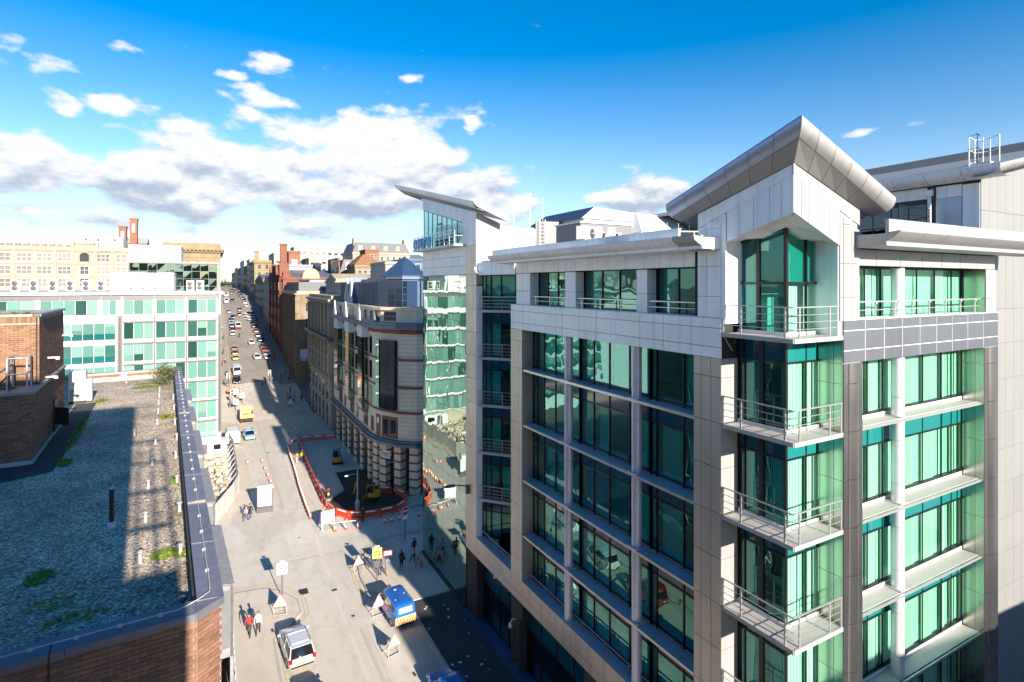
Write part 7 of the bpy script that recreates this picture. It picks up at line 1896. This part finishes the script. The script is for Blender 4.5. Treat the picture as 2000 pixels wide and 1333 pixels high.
# ---------------------------------------------------------------- two small excavators in the works
def digger(label, loc, rz, boom):
    t = thing('excavator', label, 'excavator', loc, rz, 'small yellow excavators'); t.scale = (.84, .84, .84)
    y_ = mat('excavator yellow', (.50, .28, .02), .5)
    for s in (-1, 1):
        k = part('track', MB().loft([[(s * .55, 1.0 * math.cos(a), .28 + .27 * math.sin(a)) for a in [R(q) for q in range(0, 360, 20)]], [(s * .85, 1.0 * math.cos(a), .28 + .27 * math.sin(a)) for a in [R(q) for q in range(0, 360, 20)]]]), M['tyre'], t)
    part('undercarriage', MB().box(-.5, .5, -.6, .6, .25, .55), M['trim'], t); part('blade', MB().box(-.85, .85, 1.1, 1.2, .05, .45), y_, t)
    part('body', MB().prism([(-.75, -.3), (-.6, -1.0), (0, -1.2), (.6, -1.0), (.75, -.3), (.75, .5), (-.75, .5)], .6, 1.25), y_, t)
    part('cab_frame', (lambda m: [m.bar((x, y, 1.2), (x, y, 2.35), .07, .07) for x in (-.7, .1) for y in (-.35, .65)] and m)(MB()).box(-.76, .16, -.42, .72, 2.35, 2.45), y_ if boom else M['trim'], t)
    part('cab_roof', MB().box(-.78, .18, -.44, .74, 2.45, 2.52), mat('cab roof blue', (.06, .20, .42), .5) if not boom else M['trim'], t); part('cab_glass', MB().box(-.68, .08, -.33, .63, 1.25, 2.34), M['car_glass'], t)
    pts = [(.35, .6, 1.0), (.35, 1.5, 2.5), (.35, 2.5, 2.5)] if boom else [(.35, .5, 1.0), (.35, 1.1, 2.3), (.35, 1.9, 2.0)]
    part('boom', MB().bar(pts[0], pts[1], .2, .26).bar(pts[1], pts[2], .2, .24), M['trim'], t)
    e = pts[2]; q = (e[0], e[1] + .35, .75); part('dipper_arm', MB().bar(e, q, .16, .2), y_, t)
    part('bucket', MB().loft([[(q[0] - .25, q[1] - .1, q[2] + .1), (q[0] - .25, q[1] + .3, q[2] - .1), (q[0] - .25, q[1] + .05, q[2] - .45), (q[0] - .25, q[1] - .25, q[2] - .3)], [(q[0] + .25, q[1] - .1, q[2] + .1), (q[0] + .25, q[1] + .3, q[2] - .1), (q[0] + .25, q[1] + .05, q[2] - .45), (q[0] + .25, q[1] - .25, q[2] - .3)]], smooth=False), M['trim'], t)
    part('hydraulic_ram', MB().tube([(.35, .7, 1.2), (.35, 1.4, 2.1)], .05, 8), M['alloy'], t)


digger('yellow excavator with blue cab roof beside the arcade', (16.2, 84.0, .1), R(-10), False)
digger('yellow excavator digging soil inside the barrier bend', (17.3, 68.0, .05), R(60), True)
# ---------------------------------------------------------------- barriers, cones, signs
M['bar_red'] = mat('orange red barrier plastic', (.70, .075, .02), .5, var=.15, vscale=4); M['bar_white'] = mat('white reflective strip', (.78, .76, .74), .4)
bt = thing('barrier', 'orange red plastic barrier panel at the far end against the arcade wall', 'barrier', (0, 0, -50), 0, 'orange red barriers round the works')
fr = MB().box(-.97, .97, -.025, .025, .12, .22).box(-.97, .97, -.025, .025, .84, .98).box(-.97, -.87, -.025, .025, .12, .98).box(.87, .97, -.025, .025, .12, .98).box(-.97, .97, -.02, .02, .44, .54)
for k in range(9): fr.box(-.80 + k * .19, -.74 + k * .19, -.02, .02, .2, .9)
part('panel', fr, M['bar_red'], bt)
part('reflective_strip', MB().box(-.62, .62, -.03, .03, .74, .88), M['bar_white'], bt)
for x in (-.72, .72): part('foot', MB().box(x - .06, x + .06, -.28, .28, 0, .13), M['bar_red'], bt)
CH = [(18.6, 97.6), (12.9, 99.0), (12.6, 96.5), (12.25, 87.9), (11.95, 75.2), (11.85, 68.2), (12.4, 65.4), (13.5, 63.6), (14.8, 62.9), (16.6, 62.6), (18.6, 62.8), (20.5, 64.2), (21.1, 66.2), (20.2, 68.3), (18.4, 70.6)]
BARS, first = 0, True
for p, q in zip(CH, CH[1:]):
    v = Vector((q[0] - p[0], q[1] - p[1])); n = max(1, round(v.length / 2.0))
    for i in range(n):
        m_ = Vector(p) + v * ((i + .5) / n); rz = math.atan2(v.y, v.x)
        if first: bt.location = (m_.x, m_.y, .02); bt.rotation_euler = (0, 0, rz); bt.scale = (v.length / n / 2.0, 1, 1); first = False
        else:
            BARS += 1; c = copy_tree(bt, (m_.x, m_.y, .02), rz + random.uniform(-.04, .04), 'orange red plastic barrier panel, %s along the chain from its far wall end' % ORD[BARS]); c.scale = (min(1.05, v.length / n / 2.0), 1, 1)
M['cone_red'] = mat('cone orange', (.80, .13, .03), .5)


def cone(loc, label, group, h=.75):
    t = thing('traffic_cone', label, 'traffic cone', loc, random.uniform(0, 3), group)
    part('base', MB().box(-.19, .19, -.19, .19, 0, .05), M['trim'] if h > .8 else M['cone_red'], t)
    s = h / .75
    part('cone_body', MB().lathe([(.135, .05), (.105, .25 * s)], n=12).lathe([(.07, .48 * s), (.03, .75 * s), (0, .75 * s)], n=12), M['cone_red'], t)
    part('reflective_sleeve', MB().lathe([(.105, .25 * s), (.07, .48 * s)], n=12), M['bar_white'], t)
    return t


pc = cone((13.9, 60.9, .01), 'orange and white cone furthest left in the shaded side road', 'cones in the shaded side road')
for (x, y, w_) in ((16.84, 60.8, 'second from the left in the shaded side road'), (17.6, 60.76, 'third from the left in the shaded side road'), (18.5, 60.76, 'just left of the no entry sign'), (20.8, 60.8, 'right of the no entry sign near the glass tower')): copy_tree(pc, (x, y, .01), random.uniform(0, 3), 'orange and white cone ' + w_)
pc = cone((9.74, 66.0, .01), 'white and red banded cone at the near end of the long line', 'cone line along the works', .95)
CN = 0
W_ = [(9.74, 66), (9.78, 69.5), (9.84, 72.7), (9.98, 76.9), (10.2, 81.1), (10.38, 85.8), (10.5, 91.1), (10.7, 96.0), (11.6, 98.4), (12.4, 100.2)]
for p, q in zip(W_, W_[1:]):
    n = max(1, round((Vector(q) - Vector(p)).length / 1.15))
    for i in range(n):
        m_ = Vector(p).lerp(Vector(q), (i + 1) / n); CN += 1; copy_tree(pc, (m_.x, m_.y, .01), random.uniform(0, 3), 'white and red banded cone, %s from the near end of the long line' % ORD[CN])
pc = cone((6.5, 90.1, .01), 'orange and white cone at the far end of the short lane row', 'cones in the left lane')
for (x, y, w_) in ((6.6, 86, 'second from the far end of the short lane row'), (6.7, 83.1, 'in the middle of the short lane row'), (6.8, 80.2, 'last but one at the near end of the lane row'), (6.85, 77.6, 'at the near end of the short lane row'), (4.5, 90.3, 'alone by the left kerb'), (11.56, 61.4, 'under the left end of the tape rail'), (12.69, 61.2, 'under the right end of the tape rail')): copy_tree(pc, (x, y, .01), random.uniform(0, 3), 'orange and white cone ' + w_)
t = thing('tape_rail', 'thin white tape rail strung between cones at the works end', 'rail', (10.4, 62.0, 0)); part('rail_bar', MB().tube([(0, 0, .8), (3.4, -.75, .75)], .035, 6), M['bar_white'], t)
for (x, y) in ((.0, 0), (1.1, -.3), (2.2, -.5)): part('post', MB().tube([(x, y, 0), (x, y, .8)], .05, 6), M['bar_white'], t)
# triangular warning boards on frames
M['sign_red'] = mat('sign red', (.55, .02, .03), .4); M['sign_pink'] = mat('glare paled red border', (.55, .16, .14), .4); M['sign_white'] = mat('sign white', (.78, .78, .76), .4); M['sign_yellow'] = mat('sign yellow', (.66, .52, .12), .5); M['sign_back'] = mat('sign back grey', (.10, .08, .11), .5); M['sign_blue'] = mat('sign blue', (.05, .12, .45), .4)  # border red paled to stand for glare on the boards


def warn(label, loc, rz, glyph, s=1.0, ladder=True):
    t = thing('warning_sign', label, 'road sign', loc, rz, 'triangular roadworks boards')
    T = lambda r, y, z0: [(-.62 * r * s, y, z0 - .36 * r * s), (.62 * r * s, y, z0 - .36 * r * s), (0, y, z0 + .72 * r * s)]
    zc = .98 * s + .15
    part('board', MB().loft([T(1, 0, zc), T(1, .03, zc)], smooth=False), M['sign_back'], t)
    part('red_border', MB().loft([T(1, -.008, zc), T(1, -.002, zc)], smooth=False), M['sign_pink'], t); part('white_face', MB().loft([T(.84, -.014, zc), T(.84, -.009, zc)], smooth=False), M['sign_white'], t)
    g = MB()
    if glyph == 'man':
        g.ball((.02, -.02, zc + .16 * s), .045 * s, 8, 5).bar((.0, -.02, zc + .1 * s), (-.08 * s, -.02, zc - .08 * s), .07, .02).bar((-.08 * s, -.02, zc - .06 * s), (-.14 * s, -.02, zc - .24 * s), .05, .02).bar((-.06 * s, -.02, zc - .06 * s), (.0, -.02, zc - .24 * s), .05, .02).bar((.0, -.02, zc + .06 * s), (.14 * s, -.02, zc - .06 * s), .04, .02).poly([(.1 * s, -.02, zc - .24 * s), (.3 * s, -.02, zc - .24 * s), (.2 * s, -.02, zc - .1 * s)])
    else:
        g.bar((-.07 * s, -.02, zc - .24 * s), (-.04 * s, -.02, zc + .22 * s), .035, .02).bar((.12 * s, -.02, zc - .24 * s), (.04 * s, -.02, zc + .22 * s), .035, .02)
    part('symbol', g, M['ink'], t)
    for x in (-.5, .5):
        part('leg', MB().bar((x * s, 0, 0), (x * s, .02, zc - .3 * s), .04, .04).bar((x * s, .95, 0), (x * s * .9, .03, zc - .1 * s), .04, .04), M['galv'], t)
    part('cross_rail', MB().bar((-.5 * s, .95, .05), (.5 * s, .95, .05), .035, .035).bar((-.5 * s, 0, .1), (.5 * s, 0, .1), .035, .035).bar((-.5 * s, .45, .5), (.5 * s, .45, .5), .03, .03), M['galv'], t)
    part('sandbag', MB().ball((0, .5, .5), .22, 8, 5, 0, (1.2, .8, .55)), CL['tan'], t)
    return t


warn('triangular works board on the kerb corner just before the side road', (11.85, 51.6, 0), R(8), 'man', .85)
warn('triangular works board beside the left flank of the blue van', (11.7, 44.0, 0), R(6), 'narrow', .95)
warn('triangular works board with ladder frame nearest on the right carriageway', (11.4, 38.7, 0), R(12), 'man', .9)
warn('triangular works board with ladder frame on the left kerb bulge', (4.75, 47.6, .12), R(-14), 'narrow', .95)
t = warn('triangular works board in the shade at the far corner', (14.6, 126.4, .1), R(0), 'man', 1.2)
t = thing('sandwich_board', 'folding works sign leaning at the foot of the glass wall', 'road sign', (17.35, 49.7, .12), R(62))
part('board', MB().loft([[(-.55, 0, 0), (.55, 0, 0), (.55, .25, 1.1), (-.55, .25, 1.1)], [(-.55, .04, 0), (.55, .04, 0), (.55, .29, 1.1), (-.55, .29, 1.1)]], smooth=False), M['sign_red'], t)
part('face', MB().loft([[(-.46, -.012, .08), (.46, -.012, .08), (.46, .21, 1.02), (-.46, .21, 1.02)], [(-.46, 0, .08), (.46, 0, .08), (.46, .22, 1.02), (-.46, .22, 1.02)]], smooth=False), M['sign_white'], t)
part('symbol', MB().poly([(-.3, -.0, .15), (.3, -.0, .15), (0, .13, .75)]), M['sign_red'], t)
part('leg', MB().bar((-.5, .6, 0), (-.5, .27, 1.1), .05, .05).bar((.5, .6, 0), (.5, .27, 1.1), .05, .05), M['sign_back'], t)


def disc(name, t, r, y, z, m, th=.02, n=24, x=0):
    return part(name, MB().loft([[(x + r * math.cos(2 * math.pi * k / n), y, z + r * math.sin(2 * math.pi * k / n)) for k in range(n)], [(x + r * math.cos(2 * math.pi * k / n), y + th, z + r * math.sin(2 * math.pi * k / n)) for k in range(n)]], smooth=False), m, t)


t = thing('no_entry_sign', 'round red no entry sign on a pole at the shaded corner', 'road sign', (17.5, 55.4, .12), R(22))
part('pole', MB().tube([(0, .05, 0), (0, .05, 3.5)], .045, 8), M['trim'], t); disc('disc', t, .42, -.02, 3.05, M['sign_red']); part('white_bar', MB().box(-.30, .30, -.035, -.025, 2.98, 3.12), M['sign_white'], t)
part('rim', MB().tube([(.42 * math.cos(R(a)), -.02, 3.05 + .42 * math.sin(R(a))) for a in range(0, 361, 20)], .022, 6), M['sign_white'], t); part('plate', MB().box(-.30, .30, -.02, .0, 2.2, 2.55), M['sign_white'], t)
t = thing('no_right_turn_sign', 'white square no right turn sign on a thin pole on the left kerb bulge', 'road sign', (5.15, 50.2, .12), R(-8))
part('pole', MB().tube([(0, .05, 0), (0, .05, 3.1)], .04, 8), M['sign_back'], t); part('board', MB().box(-.40, .40, -.02, .02, 2.0, 2.95), M['sign_white'], t)
part('ring', MB().tube([(.26 * math.cos(R(a)), -.03, 2.47 + .26 * math.sin(R(a))) for a in range(0, 361, 20)], .04, 6), M['sign_red'], t)
part('slash', MB().bar((-.18, -.035, 2.65), (.18, -.035, 2.29), .05, .02), M['sign_red'], t); part('arrow', MB().bar((-.04, -.03, 2.36), (-.04, -.03, 2.54), .06, .02).bar((-.06, -.03, 2.54), (.08, -.03, 2.54), .02, .06).poly([(.06, -.035, 2.46), (.06, -.035, 2.62), (.16, -.035, 2.54)]), M['ink'], t)
part('cap_plate', MB().box(-.16, .16, -.02, .02, 3.0, 3.14), M['sign_white'], t)
t = thing('direction_sign', 'tall pole with yellow diversion plates on the sunlit right kerb', 'road sign', (12.9, 49.0, .12), R(-4))
part('pole', MB().tube([(0, .06, 0), (0, .06, 3.1)], .045, 8), M['sign_back'], t)
part('plate', MB().box(-.42, .42, -.02, .02, 2.05, 2.95), M['sign_yellow'], t); part('plate', MB().box(-.26, .26, -.02, .02, 1.25, 1.85), M['sign_back'], t); part('cap', MB().box(-.2, .2, -.05, .1, 3.05, 3.14), M['sign_white'], t)
part('arrow', MB().box(-.28, .18, -.03, -.021, 2.30, 2.36).poly([(.14, -.03, 2.22), (.14, -.03, 2.44), (.32, -.03, 2.33)]).box(-.3, .3, -.03, -.021, 2.62, 2.70), M['ink'], t)
t = thing('diversion_board', 'small red and white board strapped beside the yellow sign pole', 'road sign', (14.1, 49.9, .12), R(-10))
part('pole', MB().tube([(0, .05, 0), (0, .05, 2.1)], .035, 6), M['sign_back'], t); part('board', MB().box(-.4, .4, -.02, .02, 1.6, 2.1), M['sign_red'], t); part('face', MB().box(-.32, .32, -.03, -.021, 1.68, 2.02), M['sign_white'], t); part('slash', MB().bar((-.25, -.04, 1.75), (.25, -.04, 1.95), .05, .015), M['sign_red'], t)
t = thing('works_board', 'large white works board on a frame with a dark back at the works end', 'road sign', (11.0, 62.3, 0), R(10))
part('board', MB().box(-.72, .72, -.02, .03, .75, 2.0), M['sign_white'], t); part('back_frame', MB().box(-.76, .76, .035, .06, .7, 2.05), M['sign_back'], t)
part('leg', MB().bar((-.7, 0, 0), (-.7, .02, 2), .05, .05).bar((.7, 0, 0), (.7, .02, 2), .05, .05).bar((-.7, .9, 0), (-.7, .06, 1.6), .05, .05).bar((.7, .9, 0), (.7, .06, 1.6), .05, .05), M['galv'], t)
# street lamp in the works, litter bin, advertising panel, traffic lights
t = thing('street_lamp', 'grey street lamp with a wide base door standing in the dug soil', 'street lamp', (14.9, 65.4, 0)); LC = mat('grey lamp column', (.34, .36, .40), .5, .2)
part('base', MB().lathe([(.26, 0), (.26, 1.1), (.2, 1.3), (.12, 1.45)], n=12), LC, t); part('column', MB().tube([(0, 0, 1.4), (0, 0, 4.9)], [.09, .06], 10), LC, t); part('arm', MB().tube([(0, 0, 4.4), (-.6, -.1, 4.5), (-1.1, -.2, 4.45)], .035, 6), LC, t); part('lantern', MB().ball((-1.3, -.22, 4.45), .16, 8, 5, 0, (1.6, .9, .6)), M['sign_white'], t)
t = thing('litter_bin', 'black litter bin with gold emblem inside the works barrier', 'litter bin', (12.6, 71.2, .05)); part('bin_body', MB().lathe([(.3, 0), (.32, .1), (.32, 1.0)], n=14), M['black'], t); part('lid', MB().lathe([(.36, 1.15), (.36, 1.28), (.2, 1.42), (0, 1.45)], n=14), M['black'], t); part('rim', MB().lathe([(.34, 1.0), (.34, 1.05)], n=14), M['sign_red'], t); part('emblem', MB().box(-.1, .1, -.34, -.31, .45, .75), M['sign_yellow'], t)
t = thing('advertising_panel', 'tall white advertising panel with grey base on the left pavement side', 'billboard', (5.35, 70.5, 0), R(-8))
part('case', MB().box(-.82, .82, -.12, .14, .35, 3.15), M['sign_back'], t); part('poster_face', MB().box(-.74, .74, -.14, -.11, .75, 2.85), M['white'], t); part('base', MB().box(-.86, .86, -.2, .22, 0, .5), M['pil'], t); part('head', MB().box(-.84, .84, -.15, .16, 2.9, 3.2), mat('green grey head', (.25, .34, .30), .4), t)


def lights(label, loc, rz, group='traffic lights'):
    t = thing('traffic_light', label, 'traffic light', loc, rz, group)
    part('pole', MB().tube([(0, 0, 0), (0, 0, 2.5)], .06, 8), M['trim'], t); part('backing_board', MB().box(-.30, .30, .0, .03, 2.3, 3.6), M['sign_white'], t); part('head', MB().box(-.2, .2, -.14, 0, 2.38, 3.52), M['trim'], t)
    for z, m in ((3.3, 'tail'), (2.95, 'sign_yellow'), (2.6, 'hair')): disc('lens', t, .11, -.16, z, M[m], .02, 10)
    return t


l0 = lights('traffic light at the far right kerb of the cross street', (14.8, 146.6, hgt(146) + .12), 0)
for (x, y, lab) in ((12.2, 146.4, 'traffic light on the island of the cross street'), (14.9, 129.6, 'traffic light on the near shaded corner'), (3.6, 131, 'traffic light on the left kerb below the works'), (3.2, 146, 'traffic light on the far left kerb')): copy_tree(l0, (x, y, hgt(y) + .1), random.uniform(-.2, .2), lab)
# street works on the left: sign plates, rubble pile, boards
for i, (x, y, m) in enumerate(((4.2, 128, 'sign_white'), (5.6, 133, 'sign_white'), (4.5, 136.5, 'sign_white'), (3.4, 139, 'cone_red'))):
    t = thing('temporary_sign', ['white board sign nearest the tipper lorry', 'tall white board sign above the tipper', 'white board sign by the left works', 'orange board sign at the works edge'][i], 'road sign', (x, y, hgt(y))); part('pole', MB().tube([(0, 0, 0), (0, 0, 2.2)], .05, 6), M['trim'], t); part('board', MB().box(-.5, .5, -.04, 0, 1.2, 2.3), M[m], t)
pc = cone((6.2, 139, hgt(139)), 'cone standing alone right of the left street works', 'cones round the left works', .95)
for k in range(9): copy_tree(pc, (3.9 + (k % 3) * .9, 137.5 + k * .9, hgt(137.5 + k * .9)), 0, 'cone in the left street works, %s going up the hill, %s of its rank' % (ORD[k], ['left', 'middle', 'right'][k % 3]))
pc = cone((13.0, 104, .05), 'small cone in the shaded lane, at the near end of its row', 'cones in the shaded lane')
for k in range(9): copy_tree(pc, (13.1 + .08 * k, 106 + k * 1.6, .05), 0, 'small cone in the shaded lane, %s from the near end' % ORD[k + 1])
# ---------------------------------------------------------------- hoarding and rubble yard on the left
M['hoard'] = mat('white hoarding panel', (.62, .61, .59), .5, var=.08, vscale=1.2)
HO = thing('site_hoarding', 'white hoarding with raking props along the rubble yard', 'hoarding', (2.2, 75.4, 0))
HL = [(.3, 69.2), (2.2, 75.4), (2.9, 78.5), (2.95, 86.2), (2.85, 96.4), (2.3, 101.5)]
for p, q in zip(HL, HL[1:]):
    v = Vector((q[0] - p[0], q[1] - p[1], 0)); n = max(1, round(v.length / 2.4)); nn = Vector((-v.y, v.x, 0)).normalized()
    for i in range(n):
        a, b = Vector((*p, 0)) + v * (i / n), Vector((*p, 0)) + v * ((i + .97) / n)
        wpart('panel', MB().bar(a + Vector((0, 0, 1.2)), b + Vector((0, 0, 1.2)), .05, 2.3), M['hoard'], HO)
        wpart('raking_prop', MB().bar(a + Vector((0, 0, 2.0)), a + nn * 1.5, .08, .08).bar(a + nn * 1.5 + Vector((0, 0, .1)), a + Vector((0, 0, .3)), .07, .07), M['galv'], HO)
rb = MB(); rs = random.Random(4)
for i in range(520):
    x, y = rs.uniform(-7, 2.0), rs.uniform(72, 98); s = rs.uniform(.12, .5)
    if x > 1.2 and y < 78: continue
    c = Vector((x, y, .1 + s * .5 + .9 * max(0, math.sin((y - 72) / 8)) * max(0, 1 - abs(x + 1) / 4))); a = [c + Vector((rs.uniform(-1, 1), rs.uniform(-1, 1), rs.uniform(-.7, .7))) * s for _ in range(8)]
    rb.hexa([c + Vector((-s, -s * .7, -s * .5)), c + Vector((s * .8, -s, -s * .5)), c + Vector((s, s * .6, -s * .5)), c + Vector((-s * .9, s, -s * .5)), c + Vector((-s * .5, -s * .5, s * .5)), c + Vector((s * .6, -s * .5, s * .4)), c + Vector((s * .5, s * .5, s * .6)), c + Vector((-s * .6, s * .6, s * .4))])
struct('rubble', rb, mat('demolition rubble', (.46, .37, .28), .9, island=.45), 'stuff')
struct('yard_ground', MB().poly([(-12, 69, .13), (.2, 69, .13), (2.8, 78, .13), (2.8, 99.3, .13), (-12, 99.3, .13)]), mat('sandy yard', (.50, .43, .34), .95, var=.5, vscale=.6))
t = thing('site_cabin', 'long white site cabin at the far end of the rubble yard', 'cabin', (-.3, 97.6, .13)); part('wall', MB().box(-2, 2.2, -1, 1, 0, 2.2), M['white_box'], t); part('roof', MB().box(-2.1, 2.3, -1.1, 1.1, 2.2, 2.3), M['white'], t); part('door', MB().box(-1.2, -.4, -1.03, -1, .1, 2.0), M['pil'], t); part('window', MB().box(.4, 1.4, -1.03, -1, 1.0, 1.8), M['car_glass'], t)
t = thing('white_tarpaulin_trailer', 'white covered trailer standing at the kerb before the mint office', 'trailer', (2.9, 103.2, 0)); part('cover', MB().loft([[(-1.05, -1.6, .5), (1.05, -1.6, .5), (1.05, 1.6, .5), (-1.05, 1.6, .5)], [(-1.05, -1.6, 2.1), (1.05, -1.6, 2.1), (1.05, 1.6, 2.1), (-1.05, 1.6, 2.1)], [(-.8, -1.6, 2.45), (.8, -1.6, 2.45), (.8, 1.6, 2.45), (-.8, 1.6, 2.45)]], smooth=False), M['white_box'], t); part('chassis', MB().box(-1, 1, -1.6, 1.6, .4, .5), M['trim'], t)
for s in (-1, 1): wheel(t, s * .9, 0, .35)
# low walls and garden left of the pavement
t = thing('railing', 'white kerbside railing running below the brick building', 'railing', (1.35, 30, .12))
for k in range(12): part('post', MB().box(-.03, .03, k * 1.9, k * 1.9 + .06, 0, 1.1), M['white'], t)
for z in (1.1, .6): part('rail_bar', MB().bar((0, 0, z), (0, 21, z), .05, .05), M['white'], t)
# ---------------------------------------------------------------- things on the office roof and facade
t = thing('air_conditioner', 'white condenser unit with black fan on the office roof edge', 'air conditioner', (20.9, 28.6, 28.42), R(26))
part('casing', MB().box(-.78, .72, -.25, .3, 1.0, 1.85), M['white'], t); part('stand', MB().box(-.75, .7, -.2, .25, .9, 1.0).box(-.75, -.67, -.2, .25, 0, .9).box(.62, .7, -.2, .25, 0, .9), M['trim'], t)
f = part('fan', MB().lathe([(0, 0), (.30, 0), (.32, .02), (.28, .045), (.08, .03), (.08, .06), (0, .06)], n=18), M['fan'], t); f.location = (.30, -.26, 1.43); f.rotation_euler = (R(90), 0, 0)
f = part('fan_hub', MB().lathe([(0, .06), (.07, .06), (.05, .09), (0, .09)], n=10), M['pvc'], t); f.location = (.30, -.26, 1.43); f.rotation_euler = (R(90), 0, 0)
part('side_grille', MB().box(.52, .53, -.27, -.25, 1.05, 1.8), M['pil'], t)
for k, (x, y) in enumerate(((22.0, 28.4), (23.0, 28.3))):
    t = thing('duct_cowl', ['slanted white duct cowl next to the black fan unit', 'slanted white duct cowl second along from the fan unit'][k], 'duct', (x, y, 28.42), R(26)); part('duct', MB().box(-.35, .35, 0, .6, 0, 1.4), M['white_box'], t); part('cowl', MB().loft([[(-.35, -.02, 1.1), (.35, -.02, 1.1), (.35, .5, 1.1), (-.35, .5, 1.1)], [(-.05, .2, 1.9), (.35, .2, 1.9), (.35, .5, 1.9), (-.05, .5, 1.9)]], smooth=False), M['white_box'], t); part('opening', MB().loft([[(-.3, -.05, .5), (.1, -.05, .5), (.35, -.05, 1.5), (.05, -.05, 1.5)], [(-.3, -.03, .5), (.1, -.03, .5), (.35, -.03, 1.5), (.05, -.03, 1.5)]], smooth=False), M['black'], t)
t = thing('plant_housing', 'boxy white plant housing behind the duct cowls', 'plant room', (23.6, 30.5, 28.42)); part('wall', MB().box(-1.8, 2.6, 0, 3, 0, 2.35), mat('shade toned housing', (.17, .165, .18), .5), t); part('roof', MB().box(-1.9, 2.7, -.1, 3.1, 2.35, 2.45), M['alu'], t); part('wall_vent', MB().box(-.6, .2, -.03, 0, 1.6, 1.8).box(1, 1.7, -.03, 0, 1.6, 1.8), M['pvc'], t)  # white housing in a lilac grey that stands for shade
t = thing('roof_ladder', 'thin ladder fixed to the cream tower wall on the office roof', 'ladder', (24.1, 39.2, 28.42))
for x in (-.25, .25): part('stile', MB().box(x - .025, x + .025, -.12, -.08, 0, 3.6), M['galv'], t)
for k in range(11): part('rung', MB().bar((-.25, -.1, .3 + k * .3), (.25, -.1, .3 + k * .3), .025, .025), M['galv'], t)
t = thing('aerial', 'thin aerial mast with crossbars above the office tower roof', 'aerial', (24.0, 41, 31.9)); part('mast', MB().tube([(0, 0, -3), (0, 0, 2.6)], .03, 6), M['galv'], t)
for z in (1.2, 1.9, 2.5): part('crossbar', MB().tube([(-.6, 0, z), (.6, 0, z)], .015, 5), M['galv'], t)
part('whip', MB().tube([(1.3, 0, -3), (1.3, 0, 2.2)], .02, 5).tube([(-1.6, 0, -3), (-1.6, 0, 1.6)], .02, 5), M['galv'], t)
t = thing('roof_access_cage', 'white tubular access cage on the sloping roof at far right', 'ladder cage', (35.6, 13.7, 32.9))
for (x, y) in ((-.55, 0), (-.25, .5), (.55, .2), (.55, -.5), (1.1, .1), (.9, .7)): part('post', MB().tube([(x, y, -.1), (x, y, 1.55)], .03, 6), M['white'] if x > -.5 else M['dark_rail'], t)
for z in (1.55, .85, .2): part('hoop', MB().tube([(-.55, 0, z), (-.25, .5, z), (.9, .7, z), (1.1, .1, z), (.55, -.5, z)], .025, 6), M['white'], t)
for z in (1.5, .8, .1): part('rung', MB().tube([(-.9, -.1, z), (-.3, 0, z)], .025, 6), M['dark_rail'], t)
part('platform', MB().box(-.2, 1.1, -.4, .7, .0, .1), M['white'], t)
t = thing('wall_lamp', 'grey bracket street lamp fixed to the tower pier', 'street lamp', (18.1, 40.9, 10.4)); part('bracket', MB().box(-.15, .05, -.12, .12, -.7, 0), M['pil'], t); part('arm', MB().tube([(0, 0, -.1), (-.9, .1, .1)], .05, 6), M['pil'], t); part('lantern', MB().ball((-1.5, .15, .1), .3, 10, 6, 0, (1.9, .8, .35)), M['pil'], t)
t = thing('security_camera', 'white dome security camera on the granite pier', 'security camera', (18.1, 33.0, 3.4)); part('bracket', MB().tube([(.1, 0, .35), (-.2, 0, .4), (-.32, 0, .2)], .04, 6), M['white'], t); part('dome', MB().lathe([(0, -.28), (.12, -.2), (.14, -.05), (.08, .1), (0, .2)], (-.33, 0, .1), 12), M['white'], t)
# company lettering on the tower balcony
def text_mesh(txt, size, depth):
    cu = bpy.data.curves.new('lettering_curve', 'FONT'); cu.body = txt; cu.size = size; cu.extrude = depth; cu.space_character = .9; cu.offset = size * .02
    o = bpy.data.objects.new('lettering_curve', cu); COL.objects.link(o)
    dg = bpy.context.evaluated_depsgraph_get(); dg.update()
    me = bpy.data.meshes.new_from_object(o.evaluated_get(dg)); bpy.data.objects.remove(o); bpy.data.curves.remove(cu)
    return me


M['sign_face'] = mat('blue lettering', (.03, .27, .58), .35)
ES = thing('company_sign', 'blue raised letters reading esure on the tower balcony rail', 'sign', (17.16, 51.7, 29.95))
xo = 0.0
for chv in 'esure':
    me = text_mesh(chv, 2.0, .06); w = max(v.co.x for v in me.vertices) - min(v.co.x for v in me.vertices)
    me.materials.append(M['sign_face'])
    o = part('letter', me, None, ES); o.location = (0, -xo, .02); o.rotation_euler = (R(90), 0, R(-90)); xo += w + .16
